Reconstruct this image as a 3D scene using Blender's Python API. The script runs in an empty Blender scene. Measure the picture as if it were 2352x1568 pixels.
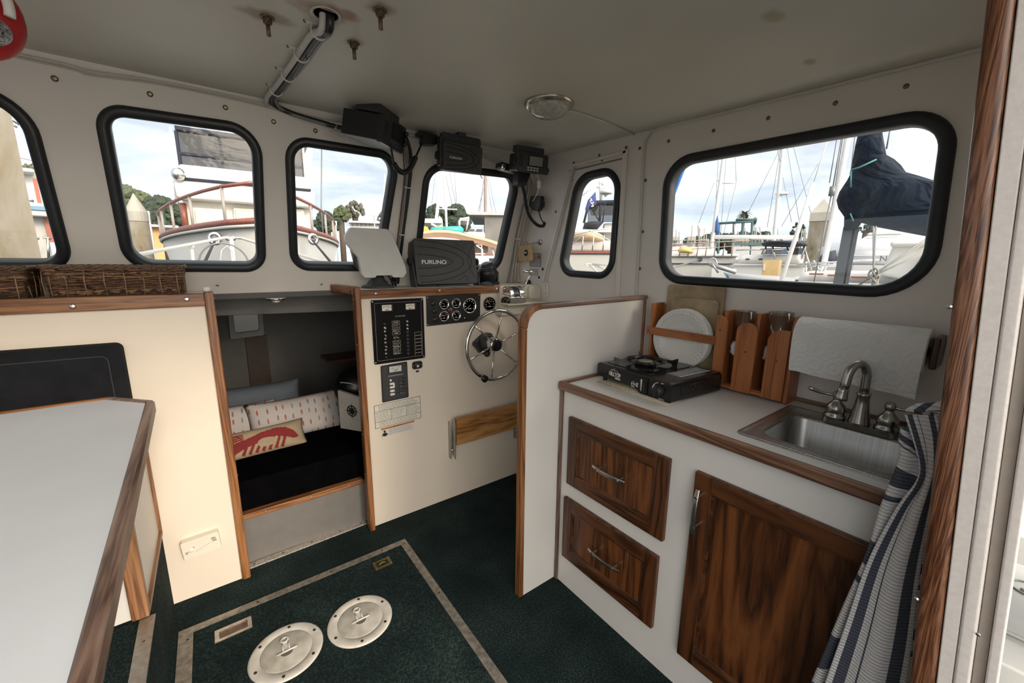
import bpy, bmesh, math, random
from mathutils import Vector, Matrix, Euler
from mathutils.geometry import tessellate_polygon
R = math.radians; PI = math.pi; sin = math.sin; cos = math.cos
random.seed(7)
SC = bpy.context.scene; COL = SC.collection

# ---------------------------------------------------------------- camera
EYE = Vector((0, 0, 1.42))
YAW, PITCH, ROLL, FPX = R(36.7728), R(11.0487), R(0.5029), 925.64
fw = Vector((sin(YAW)*cos(PITCH), cos(YAW)*cos(PITCH), -sin(PITCH)))
rt0 = Vector((cos(YAW), -sin(YAW), 0)); up0 = rt0.cross(fw)
rt = rt0*cos(ROLL)+up0*sin(ROLL); up = up0*cos(ROLL)-rt0*sin(ROLL)
cam = bpy.data.objects.new('camera', bpy.data.cameras.new('camera')); COL.objects.link(cam)
cam.matrix_world = Matrix(((rt.x, up.x, -fw.x, 0), (rt.y, up.y, -fw.y, 0), (rt.z, up.z, -fw.z, EYE.z), (0, 0, 0, 1)))
cam.data.sensor_fit = 'HORIZONTAL'; cam.data.sensor_width = 36; cam.data.lens = FPX/2352*36
cam.data.clip_start = .02; cam.data.clip_end = 3000
SC.camera = cam
def at(px, py, r):
    """point at horizontal range r in the direction seen at (px,py) of the 2352x1568 photograph"""
    d = fw + rt*((px-1176)/FPX) - up*((py-784)/FPX)
    return EYE + d*(r/math.hypot(d.x, d.y))
def atz(px, z, r):
    p = at(px, 600, r); p.z = z; return p

# ---------------------------------------------------------------- world: bright overcast sky, brightest behind the camera (aft)
SC.view_settings.view_transform = 'Standard'; SC.view_settings.look = 'None'
SC.view_settings.gamma = 1; SC.view_settings.use_curve_mapping = False
SC.view_settings.exposure = 0.60
try: SC.cycles.use_denoising = True
except Exception: pass
SC.cycles.max_bounces = 10; SC.cycles.diffuse_bounces = 6; SC.cycles.transparent_max_bounces = 24
SC.cycles.sample_clamp_indirect = 6
W = bpy.data.worlds.new('sky'); SC.world = W; W.use_nodes = True
nt = W.node_tree; nt.nodes.clear()
def N(nt, t, **k):
    n = nt.nodes.new(t)
    for a, b in k.items(): setattr(n, a, b)
    return n
def LK(nt, a, b): nt.links.new(a, b)
tc = N(nt, 'ShaderNodeTexCoord'); sep = N(nt, 'ShaderNodeSeparateXYZ'); LK(nt, tc.outputs['Generated'], sep.inputs[0])
# cloud layer: project the direction on a flat deck overhead
addz = N(nt, 'ShaderNodeMath', operation='ADD'); LK(nt, sep.outputs[2], addz.inputs[0]); addz.inputs[1].default_value = .16
mx = N(nt, 'ShaderNodeMath', operation='MAXIMUM'); LK(nt, addz.outputs[0], mx.inputs[0]); mx.inputs[1].default_value = .05
dx = N(nt, 'ShaderNodeMath', operation='DIVIDE'); LK(nt, sep.outputs[0], dx.inputs[0]); LK(nt, mx.outputs[0], dx.inputs[1])
dy = N(nt, 'ShaderNodeMath', operation='DIVIDE'); LK(nt, sep.outputs[1], dy.inputs[0]); LK(nt, mx.outputs[0], dy.inputs[1])
cmb = N(nt, 'ShaderNodeCombineXYZ'); LK(nt, dx.outputs[0], cmb.inputs[0]); LK(nt, dy.outputs[0], cmb.inputs[1])
nz = N(nt, 'ShaderNodeTexNoise'); nz.inputs['Scale'].default_value = .95; nz.inputs['Detail'].default_value = 7; nz.inputs['Roughness'].default_value = .58
nz.inputs['Distortion'].default_value = .6
LK(nt, cmb.outputs[0], nz.inputs['Vector'])
cr = N(nt, 'ShaderNodeValToRGB')
e = cr.color_ramp.elements; e[0].position = .36; e[0].color = (.44, .515, .60, 1); e[1].position = .66; e[1].color = (.92, .95, .98, 1)
m_ = cr.color_ramp.elements.new(.50); m_.color = (.66, .73, .80, 1)
LK(nt, nz.outputs[0], cr.inputs[0])
# towards the horizon: paler haze
mr = N(nt, 'ShaderNodeMapRange'); LK(nt, sep.outputs[2], mr.inputs[0]); mr.inputs[1].default_value = 0; mr.inputs[2].default_value = .22
mr.inputs[3].default_value = .55; mr.inputs[4].default_value = 0
mixh = N(nt, 'ShaderNodeMixRGB'); LK(nt, mr.outputs[0], mixh.inputs[0]); LK(nt, cr.outputs[0], mixh.inputs[1]); mixh.inputs[2].default_value = (.70, .80, .88, 1)
# brightness by direction: the veiled sun stands astern
dot = N(nt, 'ShaderNodeVectorMath', operation='DOT_PRODUCT'); LK(nt, tc.outputs['Generated'], dot.inputs[0]); dot.inputs[1].default_value = Vector((.15, -.84, .50)).normalized()
mr2 = N(nt, 'ShaderNodeMapRange', interpolation_type='SMOOTHSTEP'); LK(nt, dot.outputs['Value'], mr2.inputs[0])
mr2.inputs[1].default_value = -.05; mr2.inputs[2].default_value = .95; mr2.inputs[3].default_value = .98; mr2.inputs[4].default_value = 3.0
wf = N(nt, 'ShaderNodeMapRange'); LK(nt, dot.outputs['Value'], wf.inputs[0]); wf.inputs[1].default_value = -.1; wf.inputs[2].default_value = .8; wf.inputs[3].default_value = 0; wf.inputs[4].default_value = .8
warm = N(nt, 'ShaderNodeMixRGB'); LK(nt, wf.outputs[0], warm.inputs[0]); LK(nt, mixh.outputs[0], warm.inputs[1]); warm.inputs[2].default_value = (1.0, .90, .77, 1)
bg = N(nt, 'ShaderNodeBackground'); LK(nt, warm.outputs[0], bg.inputs[0]); LK(nt, mr2.outputs[0], bg.inputs[1])
wo = N(nt, 'ShaderNodeOutputWorld'); LK(nt, bg.outputs[0], wo.inputs[0])
# soft veiled sun from astern
sl = bpy.data.lights.new('sun', 'SUN'); sl.energy = 2.1; sl.angle = R(16); sl.color = (1.0, .86, .68)
so = bpy.data.objects.new('sun', sl); COL.objects.link(so)
so.rotation_euler = Vector((.16, -.90, .40)).to_track_quat('Z', 'Y').to_euler(); so.location = (2, -8, 6)

# ---------------------------------------------------------------- materials
def new_mat(name):
    m = bpy.data.materials.new(name); m.use_nodes = True
    nt = m.node_tree; b = nt.nodes['Principled BSDF']; return m, nt, b
def coords(nt, scale=(1, 1, 1), rot=(0, 0, 0)):
    t = N(nt, 'ShaderNodeTexCoord'); mp = N(nt, 'ShaderNodeMapping'); LK(nt, t.outputs['Object'], mp.inputs[0])
    mp.inputs['Scale'].default_value = scale; mp.inputs['Rotation'].default_value = rot
    return mp.outputs[0]
def noise(nt, vec, sc, det=3, rough=.5, dist=0):
    n = N(nt, 'ShaderNodeTexNoise'); LK(nt, vec, n.inputs['Vector']); n.inputs['Scale'].default_value = sc
    n.inputs['Detail'].default_value = det; n.inputs['Roughness'].default_value = rough; n.inputs['Distortion'].default_value = dist
    return n.outputs[0]
def ramp(nt, fac, stops):
    c = N(nt, 'ShaderNodeValToRGB'); LK(nt, fac, c.inputs[0]); es = c.color_ramp.elements
    while len(es) < len(stops): es.new(.5)
    for e_, (p, col) in zip(es, stops): e_.position = p; e_.color = (*col, 1)
    return c.outputs[0]
def bump(nt, b, h, strength, dist=.002):
    bn = N(nt, 'ShaderNodeBump'); bn.inputs['Strength'].default_value = strength; bn.inputs['Distance'].default_value = dist
    LK(nt, h, bn.inputs['Height']); LK(nt, bn.outputs[0], b.inputs['Normal'])
MATS = {}
def pm(name, col, rough=.5, metal=0, var=.06, sc=20, bmp=0, bsc=200, spec=.5, trans=0):
    """plain procedural material: colour with slight noise variation, optional grain bump"""
    if name in MATS: return MATS[name]
    m, nt, b = new_mat(name); v = coords(nt)
    f = noise(nt, v, sc, 4)
    lo = tuple(max(0, c*(1-var)) for c in col); hi = tuple(min(1, c*(1+var)) for c in col)
    LK(nt, ramp(nt, f, [(.3, lo), (.7, hi)]), b.inputs['Base Color'])
    b.inputs['Roughness'].default_value = rough; b.inputs['Metallic'].default_value = metal
    b.inputs['Specular IOR Level'].default_value = spec
    if bmp: bump(nt, b, noise(nt, v, bsc, 2), bmp)
    MATS[name] = m; return m
def wood(name, axis, dark, mid, light, rough=.42, sc=1.0, ring=14):
    """grained timber; axis = direction the grain runs"""
    if name in MATS: return MATS[name]
    m, nt, b = new_mat(name); s = [ring*sc]*3; s['xyz'.index(axis)] = .9*sc
    v = coords(nt, tuple(s)); v2 = coords(nt, tuple(x*(9 if x > 2 else 4) for x in s))
    big = noise(nt, v, 1.0, 4, .55, 1.2)
    w = N(nt, 'ShaderNodeMath', operation='MULTIPLY'); LK(nt, big, w.inputs[0]); w.inputs[1].default_value = 9
    fr = N(nt, 'ShaderNodeMath', operation='PINGPONG'); LK(nt, w.outputs[0], fr.inputs[0]); fr.inputs[1].default_value = 1
    fine = noise(nt, v2, 1.0, 3, .7)
    mixf = N(nt, 'ShaderNodeMath', operation='MULTIPLY_ADD'); LK(nt, fine, mixf.inputs[0]); mixf.inputs[1].default_value = .75
    ms = N(nt, 'ShaderNodeMath', operation='MULTIPLY'); LK(nt, fr.outputs[0], ms.inputs[0]); ms.inputs[1].default_value = .5
    LK(nt, ms.outputs[0], mixf.inputs[2])
    LK(nt, ramp(nt, mixf.outputs[0], [(.28, dark), (.52, mid), (.85, light)]), b.inputs['Base Color'])
    b.inputs['Roughness'].default_value = rough
    bump(nt, b, fine, .25, .001)
    MATS[name] = m; return m
def oak(axis): return wood('oak_'+axis, axis, (.065, .021, .007), (.175, .068, .024), (.30, .135, .052), .38)
def dark_oak(axis): return wood('dark_oak_'+axis, axis, (.011, .0045, .002), (.042, .014, .005), (.10, .035, .0115), .34, 1.0, 9)
def cherry(axis): return wood('cherry_'+axis, axis, (.20, .060, .018), (.32, .105, .032), (.40, .15, .05), .4, 1.0, 8)
def worn_teak(axis): return wood('worn_teak_'+axis, axis, (.05, .028, .021), (.13, .078, .058), (.22, .15, .115), .36)

laminate = pm('white_laminate', (.64, .625, .605), .38, var=.02, sc=6, bmp=.04, bsc=350)
cream = pm('cream_laminate', (.71, .635, .545), .42, var=.03, sc=3, bmp=.05, bsc=300)
table_lam = pm('table_laminate', (.50, .53, .58), .45, var=.03, sc=5, bmp=.05, bsc=300)
wallm = pm('painted_fibreglass', (.74, .695, .645), .42, var=.035, sc=3, bmp=.10, bsc=30)
ceilm = pm('headliner', (.60, .575, .505), .5, var=.05, sc=2, bmp=.12, bsc=12)
rubber = pm('black_rubber', (.012, .015, .019), .48, var=.2)
blackp = pm('black_plastic', (.014, .015, .016), .42, var=.15, bmp=.05, bsc=500)
blackg = pm('black_gloss', (.006, .006, .007), .16, var=.1)
charcoal = pm('charcoal_plastic', (.035, .037, .038), .45, var=.1)
chrome = pm('chrome', (.78, .78, .76), .09, 1, var=.02)
steel = pm('stainless', (.55, .55, .54), .28, 1, var=.04)
alum = pm('aluminium', (.42, .41, .38), .42, .9, var=.15, sc=60, bmp=.1, bsc=300)
brass = pm('brass', (.20, .165, .09), .45, 1, var=.2, sc=80)
whitep = pm('white_plastic', (.74, .73, .70), .4, var=.02)
offw = pm('ivory_plastic', (.70, .66, .57), .42, var=.02)
wirew = pm('white_wire', (.60, .585, .55), .5, var=.03)
wireb = pm('black_wire', (.012, .012, .013), .45)
fblack = pm('black_fabric', (.0025, .0025, .003), .95, var=.2, bmp=.3, bsc=700, spec=0)
redp = pm('red_fabric', (.42, .012, .015), .6)
lineb = pm('printed_white', (.62, .62, .60), .6, var=.02)
linek = pm('printed_black', (.01, .01, .01), .6, var=.02)

def stained(base, spots):
    """rust stains with shapes of their own around bolts; spots = (x, y, r)"""
    m = base.copy(); m.name = base.name+'_stained'; nt = m.node_tree; b = nt.nodes['Principled BSDF']
    src = b.inputs['Base Color'].links[0].from_socket
    t = N(nt, 'ShaderNodeTexCoord'); nzv = N(nt, 'ShaderNodeTexNoise'); LK(nt, t.outputs['Object'], nzv.inputs['Vector']); nzv.inputs['Scale'].default_value = 22
    nzv.inputs['Detail'].default_value = 5
    for (x, y, r, sx, colr) in spots:
        mp = N(nt, 'ShaderNodeMapping'); LK(nt, t.outputs['Object'], mp.inputs[0]); mp.inputs['Location'].default_value = (-x/r*sx, -y/r, 0); mp.inputs['Scale'].default_value = (sx/r, 1/r, 0)
        ln = N(nt, 'ShaderNodeVectorMath', operation='LENGTH'); LK(nt, mp.outputs[0], ln.inputs[0])
        a = N(nt, 'ShaderNodeMath', operation='ADD'); LK(nt, ln.outputs['Value'], a.inputs[0]); LK(nt, nzv.outputs[0], a.inputs[1])
        q = N(nt, 'ShaderNodeMapRange', interpolation_type='SMOOTHSTEP'); LK(nt, a.outputs[0], q.inputs[0]); q.inputs[1].default_value = .85; q.inputs[2].default_value = 1.5
        q.inputs[3].default_value = .75; q.inputs[4].default_value = 0
        mxx = N(nt, 'ShaderNodeMixRGB'); LK(nt, q.outputs[0], mxx.inputs[0]); LK(nt, src, mxx.inputs[1]); mxx.inputs[2].default_value = (*colr, 1)
        src = mxx.outputs[0]
    LK(nt, src, b.inputs['Base Color']); return m

def glass_mat(name='window_glass', tint=(1, 1, 1), refl=.06):
    m = bpy.data.materials.new(name); m.use_nodes = True; nt = m.node_tree; nt.nodes.clear()
    tr = N(nt, 'ShaderNodeBsdfTransparent'); tr.inputs[0].default_value = (*tint, 1)
    gl = N(nt, 'ShaderNodeBsdfGlossy'); gl.inputs['Roughness'].default_value = .02
    fr = N(nt, 'ShaderNodeLayerWeight'); fr.inputs[0].default_value = .25
    mu = N(nt, 'ShaderNodeMath', operation='MULTIPLY_ADD'); LK(nt, fr.outputs['Fresnel'], mu.inputs[0]); mu.inputs[1].default_value = .35; mu.inputs[2].default_value = refl*.3
    mx_ = N(nt, 'ShaderNodeMixShader'); LK(nt, mu.outputs[0], mx_.inputs[0]); LK(nt, tr.outputs[0], mx_.inputs[1]); LK(nt, gl.outputs[0], mx_.inputs[2])
    o = N(nt, 'ShaderNodeOutputMaterial'); LK(nt, mx_.outputs[0], o.inputs[0]); return m
glass = glass_mat()
clearg = glass_mat('clear_glassware', (.97, .97, .97), .3)

# carpet
carpet, nt, b = new_mat('green_carpet'); v = coords(nt)
c1 = noise(nt, v, 150, 4, .8); c2 = noise(nt, v, 4, 3)
mc = N(nt, 'ShaderNodeMath', operation='MULTIPLY_ADD'); LK(nt, c1, mc.inputs[0]); mc.inputs[1].default_value = .8
c3 = N(nt, 'ShaderNodeMath', operation='MULTIPLY'); LK(nt, c2, c3.inputs[0]); c3.inputs[1].default_value = .25; LK(nt, c3.outputs[0], mc.inputs[2])
LK(nt, ramp(nt, mc.outputs[0], [(.35, (.003, .006, .0065)), (.52, (.009, .019, .0195)), (.70, (.055, .085, .082))]), b.inputs['Base Color'])
b.inputs['Roughness'].default_value = 1; b.inputs['Specular IOR Level'].default_value = .15
bump(nt, b, c1, .9, .006)

# ---------------------------------------------------------------- mesh building
class MB:
    def __init__(s): s.v = []; s.f = []; s.sm = []; s.mi = []; s.cm = 0
    def add(s, vs, fs, smooth=False):
        n = len(s.v); s.v += [Vector(p) for p in vs]
        for f in fs: s.f.append(tuple(i+n for i in f)); s.sm.append(smooth); s.mi.append(s.cm)
        return s
    def box(s, a, b):
        x0, y0, z0 = [min(p, q) for p, q in zip(a, b)]; x1, y1, z1 = [max(p, q) for p, q in zip(a, b)]
        return s.add([(x0, y0, z0), (x1, y0, z0), (x1, y1, z0), (x0, y1, z0), (x0, y0, z1), (x1, y0, z1), (x1, y1, z1), (x0, y1, z1)],
                     [(0, 3, 2, 1), (4, 5, 6, 7), (0, 1, 5, 4), (1, 2, 6, 5), (2, 3, 7, 6), (3, 0, 4, 7)])
    def hexa(s, b4, t4):
        """eight corners: bottom loop then top loop (counter-clockwise from above)"""
        return s.add(list(b4)+list(t4), [(0, 3, 2, 1), (4, 5, 6, 7), (0, 1, 5, 4), (1, 2, 6, 5), (2, 3, 7, 6), (3, 0, 4, 7)])
    def loft(s, loops, closed=True, caps=True, smooth=False):
        n = len(loops[0]); vs = [p for l in loops for p in l]; fs = []
        for i in range(len(loops)-1):
            for j in range(n if closed else n-1):
                k = (j+1) % n; fs.append((i*n+j, i*n+k, (i+1)*n+k, (i+1)*n+j))
        if caps:
            fs.append(tuple(range(n-1, -1, -1))); fs.append(tuple(range((len(loops)-1)*n, len(loops)*n)))
        return s.add(vs, fs, smooth)
    def ring_loft(s, loops, smooth=False):
        """closed both ways"""
        n = len(loops[0]); m = len(loops); vs = [p for l in loops for p in l]; fs = []
        for i in range(m):
            for j in range(n):
                k = (j+1) % n; i2 = (i+1) % m; fs.append((i*n+j, i*n+k, i2*n+k, i2*n+j))
        return s.add(vs, fs, smooth)
    def lathe(s, prof, c=(0, 0, 0), ax=(0, 0, 1), n=32, smooth=True, closed=False):
        """profile of (radius, height along axis) revolved about the axis"""
        c = Vector(c); a = Vector(ax).normalized(); u = a.orthogonal().normalized(); w = a.cross(u)
        loops = [[c+a*h+(u*cos(2*PI*k/n)+w*sin(2*PI*k/n))*r for k in range(n)] for r, h in prof]
        if closed: return s.ring_loft(loops, smooth)
        return s.loft(loops, True, True, smooth)
    def cyl(s, a, b, r0, r1=None, n=16, smooth=True):
        a = Vector(a); b = Vector(b); d = b-a; r1 = r0 if r1 is None else r1
        return s.lathe([(r0, 0), (r1, d.length)], a, d, n, smooth)
    def tube(s, pts, r, n=8, closed=False, smooth=True):
        pts = [Vector(p) for p in pts]; m = len(pts); loops = []; prev = None
        for i, p in enumerate(pts):
            t = (pts[(i+1) % m]-pts[i-1]) if closed else (pts[min(i+1, m-1)]-pts[max(i-1, 0)])
            if t.length < 1e-9: t = Vector((0, 0, 1))
            t.normalize()
            u = (prev-t*prev.dot(t)) if prev is not None else t.orthogonal()
            if u.length < 1e-6: u = t.orthogonal()
            u.normalize(); prev = u; w = t.cross(u); rr = r[i] if isinstance(r, (list, tuple)) else r
            loops.append([p+(u*cos(2*PI*k/n)+w*sin(2*PI*k/n))*rr for k in range(n)])
        return s.ring_loft(loops, smooth) if closed else s.loft(loops, True, True, smooth)
    def sphere(s, c, r, n=16, m=10, sc=(1, 1, 1)):
        c = Vector(c); loops = []
        for i in range(m+1):
            th = PI*i/m; rr = max(sin(th), 1e-4)
            loops.append([c+Vector((cos(2*PI*k/n)*rr*r*sc[0], sin(2*PI*k/n)*rr*r*sc[1], -cos(th)*r*sc[2])) for k in range(n)])
        return s.loft(loops, True, True, True)
    def prism(s, poly, to3, d0, d1):
        """2-D polygon (may be concave) extruded; to3(u, v, d) -> point"""
        n = len(poly); tri = tessellate_polygon([[Vector((u, v, 0)) for u, v in poly]])
        vs = [to3(u, v, d0) for u, v in poly]+[to3(u, v, d1) for u, v in poly]
        fs = [tuple(t) for t in tri]+[tuple(i+n for i in t[::-1]) for t in tri]
        fs += [(i, (i+1) % n, (i+1) % n+n, i+n) for i in range(n)]
        return s.add(vs, fs)
    def sheet(s, outer, holes, to3, d0, d1):
        """polygon with holes, extruded"""
        rings = [outer]+list(holes); flat = [p for r_ in rings for p in r_]; n = len(flat)
        tri = tessellate_polygon([[Vector((u, v, 0)) for u, v in r_] for r_ in rings])
        vs = [to3(u, v, d0) for u, v in flat]+[to3(u, v, d1) for u, v in flat]
        fs = [tuple(t) for t in tri]+[tuple(i+n for i in t[::-1]) for t in tri]
        o = 0
        for r_ in rings:
            k = len(r_); fs += [(o+i, o+(i+1) % k, o+(i+1) % k+n, o+i+n) for i in range(k)]; o += k
        return s.add(vs, fs)
    def build(s, name, mat, parent=None, bev=0, seg=2, autosm=False, sub=0, local=False, fix=True):
        me = bpy.data.meshes.new(name); off = Vector((0, 0, 0))
        if parent is not None and not local:
            off = ROOTS.get(parent.name, Vector((0, 0, 0)))
        me.from_pydata([tuple(p-off) for p in s.v], [], s.f)
        for i, p in enumerate(me.polygons): p.use_smooth = s.sm[i]; p.material_index = s.mi[i]
        bm = bmesh.new(); bm.from_mesh(me)
        if fix: bmesh.ops.recalc_face_normals(bm, faces=bm.faces)
        bm.to_mesh(me); bm.free()
        for m in (mat if isinstance(mat, (list, tuple)) else [mat]): me.materials.append(m)
        o = bpy.data.objects.new(name, me); COL.objects.link(o)
        if parent is not None: o.parent = parent; ROOTS[o.name] = off
        if bev:
            md = o.modifiers.new('bevel', 'BEVEL'); md.width = bev; md.segments = seg; md.limit_method = 'ANGLE'; md.angle_limit = R(35); md.harden_normals = False
            for p in me.polygons: p.use_smooth = True
            o.modifiers.new('weighted', 'WEIGHTED_NORMAL')
        if sub:
            md = o.modifiers.new('sub', 'SUBSURF'); md.levels = sub; md.render_levels = sub
            for p in me.polygons: p.use_smooth = True
        return o
ROOTS = {}
def tag(o, label=None, cat=None, group=None, kind=None):
    if label: o['label'] = label
    if cat: o['category'] = cat
    if group: o['group'] = group
    if kind: o['kind'] = kind
    return o
def thing(name, label, cat, loc=(0, 0, 0), rot=None, group=None, kind=None):
    o = bpy.data.objects.new(name, None); COL.objects.link(o); o.location = loc
    if rot: o.rotation_euler = rot
    o.empty_display_size = .05
    ROOTS[o.name] = Vector(loc)
    return tag(o, label, cat, group, kind)
def struct(name, loc=(0, 0, 0)): return thing(name, None, None, loc, kind='structure')
def box(name, a, b, mat, parent=None, bev=0, seg=2): return MB().box(a, b).build(name, mat, parent, bev, seg)
def copy_tree(o, parent=None):
    c = o.copy(); COL.objects.link(c)
    if parent is not None: c.parent = parent
    ROOTS[c.name] = ROOTS.get(o.name, Vector((0, 0, 0)))
    for ch in list(o.children): copy_tree(ch, c)
    return c
def rpoly(pts, r, n=7):
    """polygon with rounded corners; r one radius or one per corner"""
    out = []; m = len(pts); rs = r if isinstance(r, (list, tuple)) else [r]*m
    for i in range(m):
        p = Vector(pts[i]); a = (Vector(pts[i-1])-p).normalized(); b = (Vector(pts[(i+1) % m])-p).normalized()
        ang = a.angle(b); t = rs[i]/math.tan(ang/2); c = p+(a+b).normalized()*(rs[i]/sin(ang/2))
        p0 = p+a*t-c; p1 = p+b*t-c
        for k in range(n+1):
            f = k/n; w0 = sin((1-f)*(PI-ang))/sin(PI-ang); w1 = sin(f*(PI-ang))/sin(PI-ang)
            q = c+p0*w0+p1*w1; out.append((q.x, q.y))
    return out
def inset(pts, d):
    """inset a convex polygon by d"""
    m = len(pts); out = []; area = sum(pts[i-1][0]*pts[i][1]-pts[i][0]*pts[i-1][1] for i in range(m)); sg = 1 if area > 0 else -1
    ls = []
    for i in range(m):
        p = Vector(pts[i]); q = Vector(pts[(i+1) % m]); t = (q-p).normalized(); nrm = Vector((-t.y, t.x))*sg; ls.append((p+nrm*d, t))
    for i in range(m):
        p, t = ls[i-1]; q, s2 = ls[i]; den = t.x*s2.y-t.y*s2.x; k = ((q-p).x*s2.y-(q-p).y*s2.x)/den; r_ = p+t*k; out.append((r_.x, r_.y))
    return out
def text(name, body, size, mat, parent, pos, right, upv, depth=.0006, align='CENTER', sx=1.0, bold=0):
    cu = bpy.data.curves.new(name, 'FONT'); cu.body = body; cu.size = size; cu.extrude = depth; cu.align_x = align; cu.align_y = 'CENTER'; cu.resolution_u = 3
    cu.offset = bold
    tmp = bpy.data.objects.new('tmp', cu); COL.objects.link(tmp)
    dg = bpy.context.evaluated_depsgraph_get(); me = bpy.data.meshes.new_from_object(tmp.evaluated_get(dg))
    bpy.data.objects.remove(tmp); me.materials.clear(); me.materials.append(mat)
    r_ = Vector(right).normalized(); u_ = Vector(upv); u_ = (u_-r_*u_.dot(r_)).normalized(); n_ = r_.cross(u_)
    off = ROOTS.get(parent.name, Vector((0, 0, 0))) if parent is not None else Vector((0, 0, 0)); p0 = Vector(pos)-off
    for v in me.vertices: c = v.co.copy(); v.co = p0+r_*(c.x*sx)+u_*c.y+n_*c.z
    o = bpy.data.objects.new(name, me); COL.objects.link(o)
    if parent is not None: o.parent = parent; ROOTS[o.name] = off
    return o
def screws(parent, pts, nrm, r=.0045, mat=None, name='screw'):
    for p in pts:
        MB().lathe([(r*.2, r*.35), (r*.55, r*.35), (r*.9, r*.2), (r, 0)], p, nrm, 12).build(name, mat or steel, parent)
def smooth_path(pts, n=6):
    P = [Vector(p) for p in pts]; out = []
    for i in range(len(P)-1):
        a = P[max(i-1, 0)]; b = P[i]; c = P[i+1]; d = P[min(i+2, len(P)-1)]
        for k in range(n):
            t = k/n; out.append(.5*((2*b)+(c-a)*t+(2*a-5*b+4*c-d)*t*t+(3*b-a-3*c+d)*t**3))
    out.append(P[-1]); return out
# ================================================================= THE CABIN
def zc(y): return 1.98+.0345*y                     # headliner height
NW = Vector((0, 1, .35)).normalized()              # outward normal of the raked windscreen wall
def wsc(u, v, d=0):                                # (x, z) on the windscreen wall -> point, d outward
    return Vector((u, 2.0-.35*(v-2.04), v))+NW*d
def stb(u, v, d=0): return Vector((1.70+d, u, v))  # (y, z) on the starboard side
PORT = -1.35
def prt(u, v, d=0): return Vector((PORT-d, u, v))

floor_ = box('floor', (PORT-.05, -.9, -.06), (1.78, 2.10, 0), carpet); tag(floor_, kind='structure')

win = [('window_1', wsc, [(-.93, 1.935), (-.389, 1.934), (-.398, 1.372), (-.95, 1.372)], [.1, .12, .09, .1]),
       ('window_2', wsc, [(-.252, 1.942), (.240, 1.957), (.224, 1.367), (-.266, 1.372)], [.085, .11, .085, .10]),
       ('window_3', wsc, [(.319, 1.942), (.829, 1.948), (.768, 1.367), (.322, 1.373)], [.095, .10, .09, .09]),
       ('window_4', wsc, [(.956, 1.929), (1.580, 1.951), (1.562, 1.358), (.951, 1.362)], [.11, .11, .1, .1]),
       ('window_5', stb, [(1.141, 1.886), (.232, 1.862), (.208, 1.318), (1.126, 1.334)], [.125, .125, .15, .12]),
       ('window_6', stb, [(1.690, 1.905), (1.374, 1.905), (1.390, 1.335), (1.823, 1.345)], [.13, .13, .11, .10]),
       ('window_7', prt, [(1.5, 1.88), (.35, 1.88), (.35, 1.32), (1.5, 1.32)], [.1, .1, .1, .1])]
holes = {}
for nm, to3, poly, rad in win:
    W_ = .037
    w = struct(nm, to3(sum(p[0] for p in poly)/4, sum(p[1] for p in poly)/4))
    prof = [(.000, -.001), (.003, -.010), (.012, -.015), (.026, -.013), (W_-.003, -.008), (W_, -.002), (W_, .038), (W_-.01, .046), (.0, .044), (-.004, .034)]
    loops = []
    for ins, d in prof:
        q = rpoly(inset(poly, ins), [max(r-ins, .02) for r in rad], 9); loops.append([to3(a, b_, d) for a, b_ in q])
    MB().ring_loft(loops, True).build('window_frame', rubber, w)
    q = rpoly(inset(poly, .030), [max(r-.03, .02) for r in rad], 9)
    MB().prism(q, to3, .014, .019).build('pane', glass, w)
    holes[nm] = rpoly(inset(poly, .016), [max(r-.016, .02) for r in rad], 9)

# windscreen wall with its four openings
fwall = MB().sheet([(PORT, 1.245), (1.70, 1.245), (1.70, 2.056), (PORT, 2.056)], [holes['window_%d' % i] for i in (1, 2, 3, 4)], wsc, 0, .034).build('wall_forward', wallm)
tag(fwall, kind='structure')
ROOTS['wall_forward'] = Vector((0, 0, 0))
screws(fwall, [wsc(x, z, -.002) for x, z in [(-.325, 1.985), (-.095, 1.992), (.123, 1.995), (.283, 1.978), (.44, 1.973)]], -NW, .009, brass)
screws(fwall, [wsc(.875, 1.66, -.002), (.03, 2.245, 1.31), (.46, 2.245, 1.305)], -NW, .006, steel)

# starboard side: side window, sliding-door window
swall = MB().sheet([(-.02, .0), (2.30, .0), (2.30, 1.23), (1.99, 2.06), (.10, 2.0)], [holes['window_5'], holes['window_6']], stb, 0, .035).build('wall_starboard', wallm)
tag(swall, kind='structure'); ROOTS['wall_starboard'] = Vector((0, 0, 0))
sc_pts = [(.928, 1.950), (.726, 1.945), (.526, 1.939), (.357, 1.937), (1.129, 1.954), (1.235, 1.806), (1.230, 1.572), (1.233, 1.397),
          (1.36, 1.975), (1.53, 1.972), (1.715, 1.968), (1.74, 1.93), (1.51, 1.945), (1.28, 1.955), (1.85, 1.72), (1.72, 1.88), (1.92, 1.30)]
screws(swall, [stb(y, z, -.001) for y, z in sc_pts], (-1, 0, 0), .0075, brass)
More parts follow.
